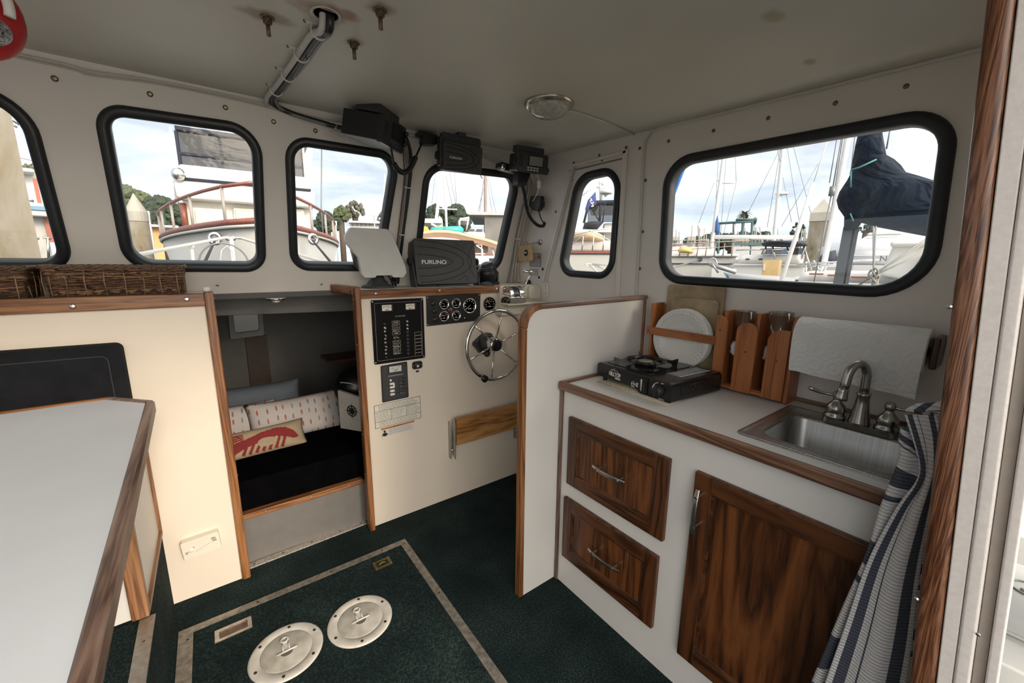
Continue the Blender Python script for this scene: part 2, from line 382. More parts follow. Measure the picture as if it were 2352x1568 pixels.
# door in the starboard side: raised moulding round the sliding panel
d1 = struct('door_1', (1.69, 1.55, 1.3))
MB().hexa([stb(1.345, .95, -.012), stb(1.372, .95, -.012), stb(1.372, .95, 0), stb(1.345, .95, 0)], [stb(1.345, 1.965, -.012), stb(1.372, 1.965, -.012), stb(1.372, 1.965, 0), stb(1.345, 1.965, 0)]).build('door_jamb', wallm, d1, .003)
MB().hexa([stb(1.94, 1.30, -.010), stb(1.965, 1.30, -.010), stb(1.965, 1.30, 0), stb(1.94, 1.30, 0)], [stb(1.705, 1.955, -.010), stb(1.725, 1.955, -.010), stb(1.725, 1.955, 0), stb(1.705, 1.955, 0)]).build('door_jamb', wallm, d1, .003)
MB().box((1.688, 1.35, 1.945), (1.70, 1.72, 1.962)).build('door_head', wallm, d1, .003)
MB().box((1.694, 1.36, 1.925), (1.70, 1.70, 1.931)).build('door_track', pm('seam_grey', (.2, .195, .18), .6), d1, .001)
MB().tube([stb(1.905, 1.22, -.006), stb(1.915, 1.33, -.006), stb(1.70, 1.94, -.006)], .007).build('door_seal', wirew, d1)
h_ = box('hinge', (1.688, 1.895, 1.215), (1.70, 1.925, 1.30), whitep, d1, .003)
screws(h_, [(1.687, 1.91, 1.235), (1.687, 1.91, 1.285)], (-1, 0, 0), .006, steel)
# plastic conduit covering the panel joint
tr = struct('trim_1', (1.69, 1.24, 1.6))
MB().tube(smooth_path([stb(1.237, .93, -.006), stb(1.245, 1.6, -.006), stb(1.252, 1.93, -.006), stb(1.235, 1.995, -.006), stb(1.18, 2.016, -.006), stb(.9, 2.006, -.006), stb(.5, 1.992, -.006), stb(.12, 1.979, -.006)], 5), .0065, 8).build('conduit', wirew, tr)

# port side, out of view
pwall = MB().sheet([(-.02, .0), (2.30, .0), (2.30, 1.23), (1.99, 2.06), (.0, 2.0)], [holes['window_7']], prt, 0, .035).build('wall_port', wallm); tag(pwall, kind='structure')
awall = MB().prism([(PORT, 0), (-.75, 0), (-.75, 2.0), (PORT, 2.0)], lambda u, v, d: Vector((u, -.03+.0*(v)+d, v)), -.03, 0).build('wall_aft', wallm); tag(awall, kind='structure')

# headliner
ceil = MB().hexa([(PORT-.04, -.02, zc(-.02)), (1.75, -.02, zc(-.02)), (1.75, 2.06, zc(2.06)), (PORT-.04, 2.06, zc(2.06))],
                 [(PORT-.04, -.02, zc(-.02)+.05), (1.75, -.02, zc(-.02)+.05), (1.75, 2.06, zc(2.06)+.05), (PORT-.04, 2.06, zc(2.06)+.05)])
rust = (.30, .17, .085)
ceil = ceil.build('ceiling', stained(ceilm, [(.191, 1.300, .042, .55, (.27, .19, .12)), (.403, 1.080, .036, .8, (.26, .18, .12)), (.400, 1.290, .034, 1, (.33, .29, .19)),
    (.300, 1.180, .055, .62, (.30, .15, .09)), (1.139, .504, .028, .6, (.36, .30, .17)), (1.465, .531, .022, .7, (.36, .29, .18)), (.335, 1.165, .04, .8, (.28, .15, .09))]))
tag(ceil, kind='structure')

# aft bulkhead end with its oak jamb and the sliding-door frame beside the camera
def jamb(name, mat, e0, e1, x0, x1, bev=.002, parent=None):
    """slab between two raking edges; e = (y at z=.72, slope dy/dz)"""
    def y(e, z): return e[0]+e[1]*(z-.72)
    z0, z1 = -.02, 1.99
    return MB().hexa([(x0, y(e1, z0), z0), (x1, y(e1, z0), z0), (x1, y(e0, z0), z0), (x0, y(e0, z0), z0)],
                     [(x0, y(e1, z1), z1), (x1, y(e1, z1), z1), (x1, y(e0, z1), z1), (x0, y(e0, z1), z1)]).build(name, mat, parent, bev, 3)
E1, E2, E3, E4, E5, E6 = (.0455, .0712), (.0148, .0738), (-.0025, .0685), (-.021, .0705), (-.0345, .0700), (-.048, .0700)
wa = struct('wall_aft_starboard', (.9, 0, 0))
jamb('bulkhead', wallm, (.0405, .0712), (-.02, .07), .96, 1.70, .0, wa)
tr = struct('trim_2', (.9, .03, 0))
jamb('oak_jamb', wood('worn_oak_z', 'z', (.024, .009, .004), (.095, .034, .014), (.21, .095, .05), .22, 2.6, 30), E1, E2, .90, .962, .009, tr)
dframe = pm('door_frame_gelcoat', (.66, .61, .575), .35, var=.05, sc=120, bmp=.12, bsc=240)
d2 = struct('door_2', (.9, -.02, 0))
jamb('door_frame', dframe, (.0144, .0738), E3, .903, .96, .002, d2)
jamb('door_frame', dframe, (-.0030, .0685), E4, .901, .96, .004, d2)
jamb('door_track', pm('door_track_shaded_tan', (.40, .34, .29), .4, var=.05, sc=60), (-.0215, .0705), E5, .915, .965, .001, d2)  # shadowed side of the frame, its shade put into the brownish colour
jamb('door_frame', dframe, (-.0350, .0700), E6, .904, .97, .003, d2)
screws(d2, [(.899, -.0125-.0, .86), (.899, .045, 1.6)], (-1, 0, 0), .003, steel)
for p in [(.90, .128, 1.86), (.90, .0925, 1.36), (.90, .058, .87), (.90, .025, .41)]:
    MB().sphere(p, .0035).build('screw', steel, tr)

# forward bulkhead, port half, with oak top rail and oak post of the companionway
FB = 2.005
pw = struct('wall_forward_port', (-.6, FB, .6))
box('panel', (PORT, FB, .0), (-.018, FB+.022, 1.252), cream, pw)
tr = struct('trim_3', (-.6, FB, 1.27))
r_ = box('top_rail', (PORT, FB-.018, 1.243), (-.020, FB+.03, 1.292), oak('x'), tr, .004)
screws(r_, [(-.38, FB-.018, 1.262), (-.075, FB-.018, 1.272)], (0, -1, 0), .009)
tr = struct('trim_4', (0, FB, .6))
r_ = box('door_post', (-.022, FB-.018, 0), (.010, FB+.035, 1.298), oak('z'), tr, .005)
screws(r_, [(.010, FB, z) for z in (1.27, 1.215, .98, .75, .5, .28)], (1, 0, 0), .005)
MB().lathe([(.014, 0), (.014, .012), (.010, .018)], (-.010, FB+.03, 1.296), (0, 0, 1), 16).build('cap', whitep, tr)
tr = struct('trim_5', (.57, FB, .6))
r_ = MB().box((.550, FB-.022, 0), (.578, FB+.035, 1.30)).build('door_post', oak('z'), tr, .006, 3)
screws(r_, [(.549, FB, z) for z in (1.24, 1.02, .94, .78, .55, .33, .1)], (-1, 0, 0), .005)
# shelf under the port windscreen
sh = box('trim_6', (PORT, FB+.022, 1.262), (-.02, 2.262, 1.286), cream); tag(sh, kind='structure')

# forward bulkhead, starboard half = helm console
dimp = pm('cuddy_paint_shaded', (.085, .08, .076), .6, var=.06)  # darkened paint: the dimness of the sleeping cabin is put into this colour
cons = struct('wall_forward_starboard', (1.1, 2.02, .6))
box('console_face', (.578, 2.02, 0), (1.70, 2.045, 1.245), cream, cons)
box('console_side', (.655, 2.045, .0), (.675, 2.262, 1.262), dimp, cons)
box('dash_top', (.560, 2.02, 1.262), (1.70, 2.262, 1.285), whitep, cons, .003)
tr = struct('trim_7', (1, 2.0, 1.26))
r_ = box('console_rail', (.580, 1.998, 1.243), (1.402, 2.030, 1.284), oak('x'), tr, .004)
screws(r_, [(.655, 1.998, 1.265), (1.00, 1.998, 1.268), (1.375, 1.998, 1.267)], (0, -1, 0), .0075)
MB().hexa([(.545, 2.02, 1.262), (.578, 2.02, 1.262), (.535, 2.25, 1.262), (.502, 2.25, 1.262)], [(.545, 2.02, 1.302), (.578, 2.02, 1.302), (.535, 2.25, 1.302), (.502, 2.25, 1.302)]).build('side_rail', oak('y'), tr, .004)
# moulded binnacle box at the starboard end of the dash
bn = struct('trim_8', (1.55, 1.98, 1.2))
MB().prism(rpoly([(1.392, 1.105), (1.70, 1.105), (1.70, 1.286), (1.392, 1.286)], .015, 5), lambda u, v, d: Vector((u, d, v)), 1.985, 2.25).build('binnacle', offw, bn, .004)
MB().prism(rpoly([(1.60, 1.20), (1.69, 1.20), (1.69, 1.278), (1.60, 1.278)], .015, 5), lambda u, v, d: Vector((u, d, v)), 1.965, 1.986).build('binnacle', offw, bn, .006)
MB().box((1.39, 1.90, 1.172), (1.70, 1.99, 1.186)).build('control_shelf', offw, bn, .005)
MB().lathe([(.003, .03), (.010, .03), (.011, .012), (.016, .010), (.018, 0)], (1.425, 1.985, 1.238), (0, -1, 0), 20).build('lock', chrome, bn)
box('tag', (1.402, 1.983, 1.208), (1.418, 1.986, 1.217), linek, bn)

# threshold, berth riser, berth sill
tr = struct('trim_9', (.28, 2.09, .01))
s_ = MB().hexa([(.010, 2.050, 0), (.556, 2.065, 0), (.556, 2.100, 0), (.010, 2.085, 0)], [(.010, 2.050, .006), (.556, 2.065, .006), (.556, 2.100, .006), (.010, 2.085, .006)]).build('threshold_strip', pm('worn_threshold', (.42, .38, .35), .5, .3, var=.45, sc=150), tr)
screws(s_, [(x, 2.068+.027*x, .006) for x in (.03, .15, .28, .42, .53)], (0, 0, 1), .005, brass)
cd = struct('wall_cuddy', (.3, 3, .6))
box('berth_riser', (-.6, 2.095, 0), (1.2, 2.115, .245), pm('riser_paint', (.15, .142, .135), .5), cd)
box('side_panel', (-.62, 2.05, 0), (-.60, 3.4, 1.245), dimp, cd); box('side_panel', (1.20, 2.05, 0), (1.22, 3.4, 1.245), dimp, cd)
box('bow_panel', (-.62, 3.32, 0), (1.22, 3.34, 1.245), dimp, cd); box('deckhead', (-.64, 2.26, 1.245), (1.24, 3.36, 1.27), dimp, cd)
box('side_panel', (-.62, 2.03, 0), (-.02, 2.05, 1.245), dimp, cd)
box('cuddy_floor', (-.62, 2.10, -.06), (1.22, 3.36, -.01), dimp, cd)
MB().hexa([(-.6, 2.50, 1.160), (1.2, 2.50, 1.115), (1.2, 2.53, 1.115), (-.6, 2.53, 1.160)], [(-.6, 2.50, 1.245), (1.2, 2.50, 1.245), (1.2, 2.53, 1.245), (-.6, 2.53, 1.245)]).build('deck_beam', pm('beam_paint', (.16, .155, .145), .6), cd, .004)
MB().box((.16, 3.30, .3), (.29, 3.32, .90)).build('timber_panel', pm('dark_timber', (.045, .026, .018), .6, var=.3), cd)
tr = struct('trim_10', (.28, 2.09, .26))
s_ = box('berth_sill', (.0, 2.075, .238), (.556, 2.115, .266), oak('x'), tr, .004)
screws(s_, [(x, 2.075, .252) for x in (.1, .3, .48)], (0, -1, 0), .004)
# small lamp above the companionway
t = thing('dome_light', 'small round chrome dome light under the windscreen ledge above the sleeping cabin entrance', 'light', (.25, 2.22, 1.245))
MB().lathe([(.045, 0), (.045, -.006), (.036, -.010)], (.25, 2.235, 1.245), (0, 0, 1), 24).build('base', chrome, t)
MB().lathe([(.018, -.010), (.016, -.02), (.004, -.024)], (.25, 2.235, 1.245), (0, 0, 1), 16).build('lens', whitep, t)
# dinette platform
dp = struct('trim_11', (-.8, 1.2, 0))
box('platform', (PORT, .05, 0), (-.263, FB, .328), carpet, dp)
e_ = box('platform_edge', (-.283, .05, .328), (-.245, 1.525, .333), alum, dp, .001)
screws(e_, [(-.264, 1.42, .333), (-.264, 1.1, .333)], (0, 0, 1), .004, brass)

sd = box('trim_12', (1.745, -1.2, .60), (2.35, 3.4, .68), pm('side_deck_white', (.5, .5, .49), .4)); tag(sd, kind='structure')
# ================================================================= PORT SIDE AND FLOOR
# dinette table
t = thing('dinette_table', 'dinette table with pale laminate top and worn oak edging in the left foreground', 'table', (-.6, 1.0, .33))
TZ = 1.0
tp = [(-.172, 1.592), (-.286, 1.715), (-1.20, 1.70), (-1.20, .18), (-.128, .18)]
inn = inset(tp, .021)
MB().prism(inset(tp, .018), lambda u, v, d: Vector((u, v, d)), TZ-.030, TZ-.004).build('tabletop', table_lam, t)
def edge_strip(a, b, ai, bi, mat, zt=TZ, zb=TZ-.034):
    cs = lambda o, i: [Vector((*o, zb)), Vector((*o, zt-.007)), Vector((o[0]+(i[0]-o[0])*.22, o[1]+(i[1]-o[1])*.22, zt)), Vector((o[0]+(i[0]-o[0])*.8, o[1]+(i[1]-o[1])*.8, zt)), Vector((*i, zt-.004)), Vector((*i, zb))]
    return MB().loft([cs(a, ai), cs(b, bi)], True, True)
for k, m in [(0, 'x'), (1, 'x'), (4, 'y')]:
    edge_strip(tp[k], tp[(k+1) % 5], inn[k], inn[(k+1) % 5], (oak if k == 1 else worn_teak)(m)).build('edge_trim', (oak if k == 1 else worn_teak)(m), t)
MB().lathe([(.16, 0), (.16, .01), (.05, .03), (.045, .05)], (-.62, .95, .333), n=32).build('pedestal_base', alum, t)
MB().cyl((-.62, .95, .36), (-.62, .95, .966), .042, n=24).build('pedestal', alum, t)
# seat box on the platform
t = thing('dinette_bench', 'white dinette seat box with oak corner trim on the carpeted platform under the table', 'seat', (-.6, 1.76, .33))
MB().box((-1.2, 1.535, .334), (-.268, 2.003, .80)).build('seat_box', laminate, t)
MB().hexa([(-.300, 1.520, .334), (-.258, 1.520, .334), (-.258, 1.548, .334), (-.300, 1.548, .334)], [(-.300, 1.520, .80), (-.258, 1.520, .80), (-.258, 1.548, .80), (-.300, 1.548, .80)]).build('corner_trim', dark_oak('z') if False else wood('mid_oak_z', 'z', (.09, .035, .015), (.20, .09, .04), (.32, .16, .08)), t, .004)
box('side_trim', (-.272, 1.548, .334), (-.258, 2.003, .352), wood('mid_oak_y', 'y', (.09, .035, .015), (.20, .09, .04), (.32, .16, .08)), t, .002)
box('side_trim', (-.272, 1.988, .352), (-.258, 2.003, .80), wood('mid_oak_z', 'z', (0, 0, 0), (0, 0, 0), (0, 0, 0)), t, .002)
c_ = box('seat_cushion', (-1.2, 1.54, .80), (-.27, 2.0, .88), fblack, t, .02, 4)
t = thing('backrest_cushion', 'black upholstered backrest cushion leaning on the cream bulkhead behind the table', 'cushion', (-.7, 1.96, .9))
MB().prism(rpoly([(-1.15, .86), (-.275, .86), (-.275, 1.125), (-1.15, 1.135)], .022, 6), lambda u, v, d: Vector((u, 2.003-d+(.0), v)), .0, .055).build('cushion', pm('black_fabric_backrest', (.012, .013, .016), .95, var=.2, bmp=.3, bsc=700, spec=.15), t, .018, 4)
p_ = inset([(-1.14, .87), (-.285, .87), (-.285, 1.115), (-1.14, 1.125)], .028)
MB().tube([Vector((u, 1.9475, v)) for u, v in rpoly(p_, .02, 5)], .0022, 6, True).build('piping', pm('dark_piping', (.03, .03, .033), .8), t)
# gas alarm
t = thing('gas_alarm', 'ivory carbon monoxide alarm low on the cream bulkhead beside the oak post', 'alarm', (-.145, 2.0, .2))
MB().prism(rpoly([(-.204, .198), (-.078, .206), (-.083, .284), (-.210, .279)], .006, 4), lambda u, v, d: Vector((u, 2.004-d, v)), 0, .030).build('body', offw, t, .006, 3)
for k, z in enumerate((.262, .255, .248)): box('vent_slot', (-.110+.002*k, 1.9725, z), (-.095+.002*k, 1.975, z+.002), linek, t)
for a, b_, z in ((-.198, -.19, .226), (-.198, -.188, .231), (-.172, -.166, .246)): box('indicator_mark', (a, 1.9725, z), (b_, 1.975, z+.0015), linek, t)
MB().lathe([(.002, .0015), (.0095, .001), (.010, 0)], (-.178, 1.974, .236), (0, -1, 0), 20).build('button', whitep, t)
g_ = MB()
for k in range(9): g_.box((-.163+.006*k, 1.9728, .225+.0025*k), (-.159+.006*k, 1.975, .2265+.0025*k))
g_.build('print', pm('grey_print', (.35, .34, .34), .6), t)

# wicker baskets on the shelf
def wicker(x0, x1, y0, y1, z0, z1, label):
    t = thing('wicker_basket', label, 'basket', ((x0+x1)/2, (y0+y1)/2, z0), group='wicker baskets on the port shelf')
    rnd = random.Random(int(x0*1000)); rows = 23; m = MB()
    def per(s, ins):
        a, b_ = x1-x0-2*ins, y1-y0-2*ins; L_ = 2*(a+b_); s = s % L_
        if s < a: return x0+ins+s, y0+ins, 0, -1
        s -= a
        if s < b_: return x1-ins, y0+ins+s, 1, 0
        s -= b_
        if s < a: return x1-ins-s, y1-ins, 0, 1
        return x0+ins, y1-ins-(s-a), -1, 0
    for r in range(rows):
        z = z0+.004+(z1-z0-.012)*r/(rows-1); L_ = 2*(x1-x0+y1-y0); n = int(L_/.010); pts = []; ph = rnd.random()*6
        flare = -.012*(1-r/(rows-1))
        for k in range(n):
            x, y, nx, ny = per(L_*k/n, .006-flare); w = .0020*sin(k*2*PI/4.3+(r % 2)*PI+ph)
            pts.append((x+nx*w, y+ny*w, z+.0018*sin(k*.55+ph*2)+rnd.uniform(-.0012, .0012)))
        m.cm = rnd.choice((0, 0, 1, 2)); m.tube(pts, .0027+rnd.uniform(-.0006, .0006), 5, True)
    m.build('weave', [pm('wicker_a', (.12, .058, .028), .6, var=.5, sc=90), pm('wicker_b', (.22, .125, .062), .6, var=.5, sc=90), pm('wicker_c', (.085, .038, .02), .6, var=.5, sc=90)], t)
    m = MB(); L_ = 2*(x1-x0+y1-y0); n = int(L_/.05)
    for k in range(n):
        x, y, nx, ny = per(L_*k/n, .008); m.tube([(x, y, z0+.002), (x+rnd.uniform(-.004, .004), y, (z0+z1)/2), (x, y, z1-.004)], .0016, 5)
    m.build('stakes', pm('wicker_stake', (.30, .19, .10), .6, var=.4), t)
    m = MB()
    for q in range(3):
        pts = []; n = int(L_/.006)
        for k in range(n):
            x, y, nx, ny = per(L_*k/n, .004); a = k*.55+q*2*PI/3
            pts.append((x+nx*.0045*cos(a), y+ny*.0045*cos(a), z1-.003+.0045*sin(a)))
        m.tube(pts, .0042, 5, True)
    m.build('rim', pm('wicker_rim', (.14, .085, .05), .65, var=.6, sc=140), t)
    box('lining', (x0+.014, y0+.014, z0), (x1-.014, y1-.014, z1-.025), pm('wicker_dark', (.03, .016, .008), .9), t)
wicker(-.455, -.070, 2.035, 2.225, 1.287, 1.396, 'long brown wicker basket filling the shelf in front of the left windscreen panes')
wicker(-.82, -.478, 2.035, 2.225, 1.287, 1.393, 'brown wicker basket at the left edge of the photo, just its right end showing')

# ----------------------------------------------------------------- floor hatch and inspection plates
t = thing('floor_hatch', 'large carpeted floor hatch framed by worn metal strips in the cabin sole', 'hatch', (.21, 1.2, 0))
HX0, HX1, HY0, HY1 = -.240, .676, .45, 1.823; sw = .034
box('hatch_panel', (HX0+sw, HY0, .0005), (HX1-sw, HY1-sw, .003), carpet, t)
worn = pm('worn_aluminium', (.30, .275, .24), .5, .65, var=.35, sc=45, bmp=.15, bsc=200)
MB().hexa([(HX0, HY1-sw, 0), (HX1, HY1-sw, 0), (HX1, HY1, 0), (HX0, HY1, 0)], [(HX0, HY1-sw, .005), (HX1, HY1-sw, .005), (HX1, HY1, .004), (HX0, HY1, .004)]).build('frame_strip', worn, t)
MB().box((HX1-sw, HY0, 0), (HX1, HY1-sw, .0048)).build('frame_strip', worn, t)
MB().box((HX0, HY0, 0), (HX0+sw+.012, HY1-sw, .0048)).build('frame_strip', worn, t)
screws(t, [(-.21, 1.76, .005), (.02, 1.806, .005), (.31, 1.806, .005), (.55, 1.806, .005), (.66, 1.79, .005), (.66, 1.4, .005)], (0, 0, 1), .0045, pm('dull_screw', (.06, .05, .04), .5, .8))
def recess_pull(x0, x1, y0, y1, mat, dark, n):
    m = MB(); m.sheet([(x0, y0), (x1, y0), (x1, y1), (x0, y1)], [rpoly([(x0+.014, y0+.012), (x1-.014, y0+.012), (x1-.014, y1-.012), (x0+.014, y1-.012)], .005, 3)], lambda u, v, d: Vector((u, v, d)), .003, .0062)
    p_ = m.build('lift_pull', mat, t)
    MB().box((x0+.012, y0+.010, .0032), (x1-.012, y1-.010, .0036)).build('recess', dark, p_)
    if n: MB().tube([(x0+.02, (y0+y1)/2-.005, .006), ((x0+x1)/2, (y0+y1)/2+.004, .008), (x1-.02, (y0+y1)/2-.005, .006)], .003).build('ring', mat, p_)
    screws(p_, [(a, b_, .0062) for a in (x0+.006, x1-.006) for b_ in (y0+.006, y1-.006)], (0, 0, 1), .003, steel)
recess_pull(-.128, -.008, 1.678, 1.742, pm('satin_steel', (.50, .47, .43), .35, 1, var=.2, sc=40), pm('recess_steel', (.16, .12, .10), .4, .9, var=.3, sc=60), 0)
recess_pull(.480, .562, 1.688, 1.745, brass, pm('recess_brass', (.05, .045, .03), .5, .8), 1)
def inspection_plate(cx, cy, label, a0):
    t = thing('inspection_plate', label, 'deck plate', (cx, cy, .003), group='round deck plates in the floor hatch')
    pl = pm('worn_white_plate', (.56, .54, .50), .5, var=.10, sc=30)
    MB().lathe([(.086, .0035), (.088, .0055), (.116, .0050), (.122, .0030), (.123, .0)], (cx, cy, .003), n=64).build('flange', pl, t)
    lid, nt, b = new_mat('plate_lid'); v = coords(nt, (1, 1, 1))
    ck = N(nt, 'ShaderNodeTexChecker'); LK(nt, v, ck.inputs[0]); ck.inputs['Scale'].default_value = 260
    LK(nt, ramp(nt, noise(nt, v, 18, 4), [(.35, (.36, .34, .30)), (.65, (.56, .54, .49))]), b.inputs['Base Color']); b.inputs['Roughness'].default_value = .6
    bump(nt, b, ck.outputs['Fac'], .8, .0015)
    l_ = MB().lathe([(.0845, .0), (.0845, .0045), (.082, .0058), (.001, .0058)], (cx, cy, .003), n=64).build('lid', lid, t)
    z = .0095
    m = MB(); m.tube([(cx-.032, cy-.004, z), (cx+.034, cy-.004, z)], .0035, 8)
    m.tube([(cx-.010, cy, z), (cx-.010, cy+.042, z)], .0026, 8); m.tube([(cx+.010, cy, z), (cx+.010, cy+.042, z)], .0026, 8)
    m.lathe([(.008, 0), (.015, .001), (.015, .0035), (.008, .0045)], (cx, cy+.050, .0085), n=24, closed=True)
    m.box((cx-.006, cy+.002, z-.002), (cx+.006, cy+.036, z-.0005))
    m.build('key_handle', pl, l_)
    MB().prism([(cx+.020*cos(PI+PI*k/10), cy-.008+.017*sin(PI+PI*k/10)) for k in range(11)], lambda u, v, d: Vector((u, v, d)), .0088, .0093).build('finger_recess', pm('shadow_plastic', (.12, .11, .10), .6), l_)
    screws(t, [(cx+.105*cos(a0+k*PI/3), cy+.105*sin(a0+k*PI/3), .0085) for k in range(6)], (0, 0, 1), .0055, pm('dull_screw', (.1, .1, .1)))
inspection_plate(.343, 1.463, 'round off-white inspection plate further forward, nearer the helm console', .3)
inspection_plate(.084, 1.487, 'round off-white inspection plate nearer the dinette, cut by the bottom of the photo', .3)

# ================================================================= CUDDY
t = thing('berth_cushion', 'black berth mattress filling the dark sleeping cabin below', 'mattress', (.3, 2.7, .25))
MB().prism(rpoly([(-.58, 2.118), (1.18, 2.118), (1.18, 3.30), (-.58, 3.30)], .04, 4), lambda u, v, d: Vector((u, v, d)), .262, .41).build('mattress', fblack, t, .02, 3)
def pillow(name, label, cx, cy, cz, w, h, th, rx, rz, mat, grp=None, seed=1, cat='pillow'):
    rnd = random.Random(seed); t = thing(name, label, cat, (cx, cy, cz), (rx, 0, rz), grp); nu, nv = 26, 16; loops = []
    M_ = MB(); vs = []; ph = [rnd.uniform(0, 6) for _ in range(8)]
    def P_(u, v, sgn):
        a, b_ = abs(2*u-1), abs(2*v-1); e = (1-a**3.2)*(1-b_**3.2); puff = max(e, 0)**.55
        pin = 1-.06*(1-b_**2)*0; x = (u-.5)*w*(1-.05*(1-(2*v-1)**2)*a); z = (v-.5)*h*(1-.08*(1-(2*u-1)**2)*b_)
        y = sgn*th/2*puff+.004*sin(9*u+ph[0])*sin(7*v+ph[1])*puff+.006*puff*sin(16*(u+.4*v)+ph[2])*max(0, a-.45)
        return Vector((x, y, z))
    for s_ in (-1, 1):
        n0 = len(vs)
        for i in range(nu+1):
            for j in range(nv+1): vs.append(P_(i/nu, j/nv, s_))
    fs = []
    for s_ in (0, 1):
        o = s_*(nu+1)*(nv+1)
        for i in range(nu):
            for j in range(nv): q = (o+i*(nv+1)+j, o+(i+1)*(nv+1)+j, o+(i+1)*(nv+1)+j+1, o+i*(nv+1)+j+1); fs.append(q if s_ == 0 else q[::-1])
    M_.add(vs, fs, True); o = M_.build('pillowcase' if cat == 'pillow' else 'cover', mat, t, local=True)
    bm = bmesh.new(); bm.from_mesh(o.data); bmesh.ops.remove_doubles(bm, verts=bm.verts, dist=.0008); bm.to_mesh(o.data); bm.free()
    return t
# printed pillowcase: rows of small motifs on white darkened to carry the berth's shade
pc, nt, b = new_mat('printed_pillowcase_shaded'); tcn = N(nt, 'ShaderNodeTexCoord'); mp = N(nt, 'ShaderNodeMapping'); LK(nt, tcn.outputs['Object'], mp.inputs[0]); mp.inputs['Scale'].default_value = (24, 0, 17)
vor = N(nt, 'ShaderNodeTexVoronoi'); vor.inputs['Scale'].default_value = 1; vor.inputs['Randomness'].default_value = .35; vor.voronoi_dimensions = '3D'; LK(nt, mp.outputs[0], vor.inputs['Vector'])
mp2 = N(nt, 'ShaderNodeVectorMath', operation='SUBTRACT'); LK(nt, mp.outputs[0], mp2.inputs[0]); LK(nt, vor.outputs['Position'], mp2.inputs[1])
mp3 = N(nt, 'ShaderNodeMapping'); mp3.inputs['Scale'].default_value = (2.2, 0, .9); LK(nt, mp2.outputs[0], mp3.inputs[0])
ln = N(nt, 'ShaderNodeVectorMath', operation='LENGTH'); LK(nt, mp3.outputs[0], ln.inputs[0])
lt = N(nt, 'ShaderNodeMath', operation='LESS_THAN'); LK(nt, ln.outputs['Value'], lt.inputs[0]); lt.inputs[1].default_value = .24
hue = ramp(nt, vor.outputs['Color'], [(.25, (.30, .07, .04)), (.45, (.10, .13, .17)), (.6, (.32, .12, .06)), (.8, (.17, .19, .17))])
hsep = N(nt, 'ShaderNodeMixRGB'); LK(nt, lt.outputs[0], hsep.inputs[0]); hsep.inputs[1].default_value = (.36, .335, .33, 1); LK(nt, hue, hsep.inputs[2])
LK(nt, hsep.outputs[0], b.inputs['Base Color']); b.inputs['Roughness'].default_value = .9
pillow('pillow', 'white pillow with a small nautical print, right of the pair on the black berth', .345, 2.60, .505, .52, .25, .13, R(-22), R(4), pc, 'printed pillows on the berth', 3)
pillow('pillow', 'white nautical-print pillow, the left one of two, half hidden by the oak post', .02, 2.66, .50, .44, .24, .12, R(-22), R(-4), pc, 'printed pillows on the berth', 5)
lob = pm('lobster_ground_shaded', (.27, .21, .14), .9, var=.08, bmp=.3, bsc=400)  # beige cover darkened, shade of the berth put into its colour
t = pillow('lobster_cushion', 'beige throw cushion with a red lobster lying on the black berth', .135, 2.44, .462, .44, .155, .09, R(-35), R(4), lob, seed=9, cat='cushion')
lr = pm('lobster_red', (.15, .012, .012), .9, var=.15)
m = MB()
lob_polys = [[(-.20, -.045), (-.14, -.01), (-.08, .012), (0, .035), (.07, .045), (.12, .035), (.155, .008), (.175, -.03), (.15, -.035), (.12, -.02), (.06, .0), (0, -.012), (-.08, -.03), (-.15, -.06)]]
for k in range(7): x = -.07+.030*k; lob_polys.append([(x, -.012+.02*k/7), (x+.012, -.010+.02*k/7), (x-.016, -.066), (x-.030, -.060)])
for k in range(5): lob_polys.append([(-.205, -.050+.020*k), (-.08, .0+.010*k), (-.08, .007+.010*k), (-.205, -.038+.022*k)])
def inside(x, z, P):
    c = False
    for i in range(len(P)):
        x1, z1 = P[i-1]; x2, z2 = P[i]
        if (z1 > z) != (z2 > z) and x < (x2-x1)*(z-z1)/(z2-z1)+x1: c = not c
    return c
def cush_y(x, z): return -.045*(max(0, 1-abs(x/.21)**3.2)*max(0, 1-abs(z/.074)**3.2))**.55-.0035-.004*math.sin(9*(x/.44+.5))*.5
st_ = .0035
for i in range(-60, 61):
    for j in range(-21, 22):
        x, z = i*st_, j*st_
        if any(inside(x, z, P) for P in lob_polys):
            q = [(x-st_/2, z-st_/2), (x+st_/2, z-st_/2), (x+st_/2, z+st_/2), (x-st_/2, z+st_/2)]; m.add([Vector((a_, cush_y(a_, b_), b_)) for a_, b_ in q], [(0, 1, 2, 3)], True)
m.build('lobster_print', lr, t, local=True)
pillow('blanket', 'grey-blue folded blanket behind the printed pillows', .16, 2.86, .56, .50, .22, .16, R(-10), 0, pm('blanket_blue', (.085, .10, .125), .95, bmp=.4, bsc=300), seed=2, cat='blanket')
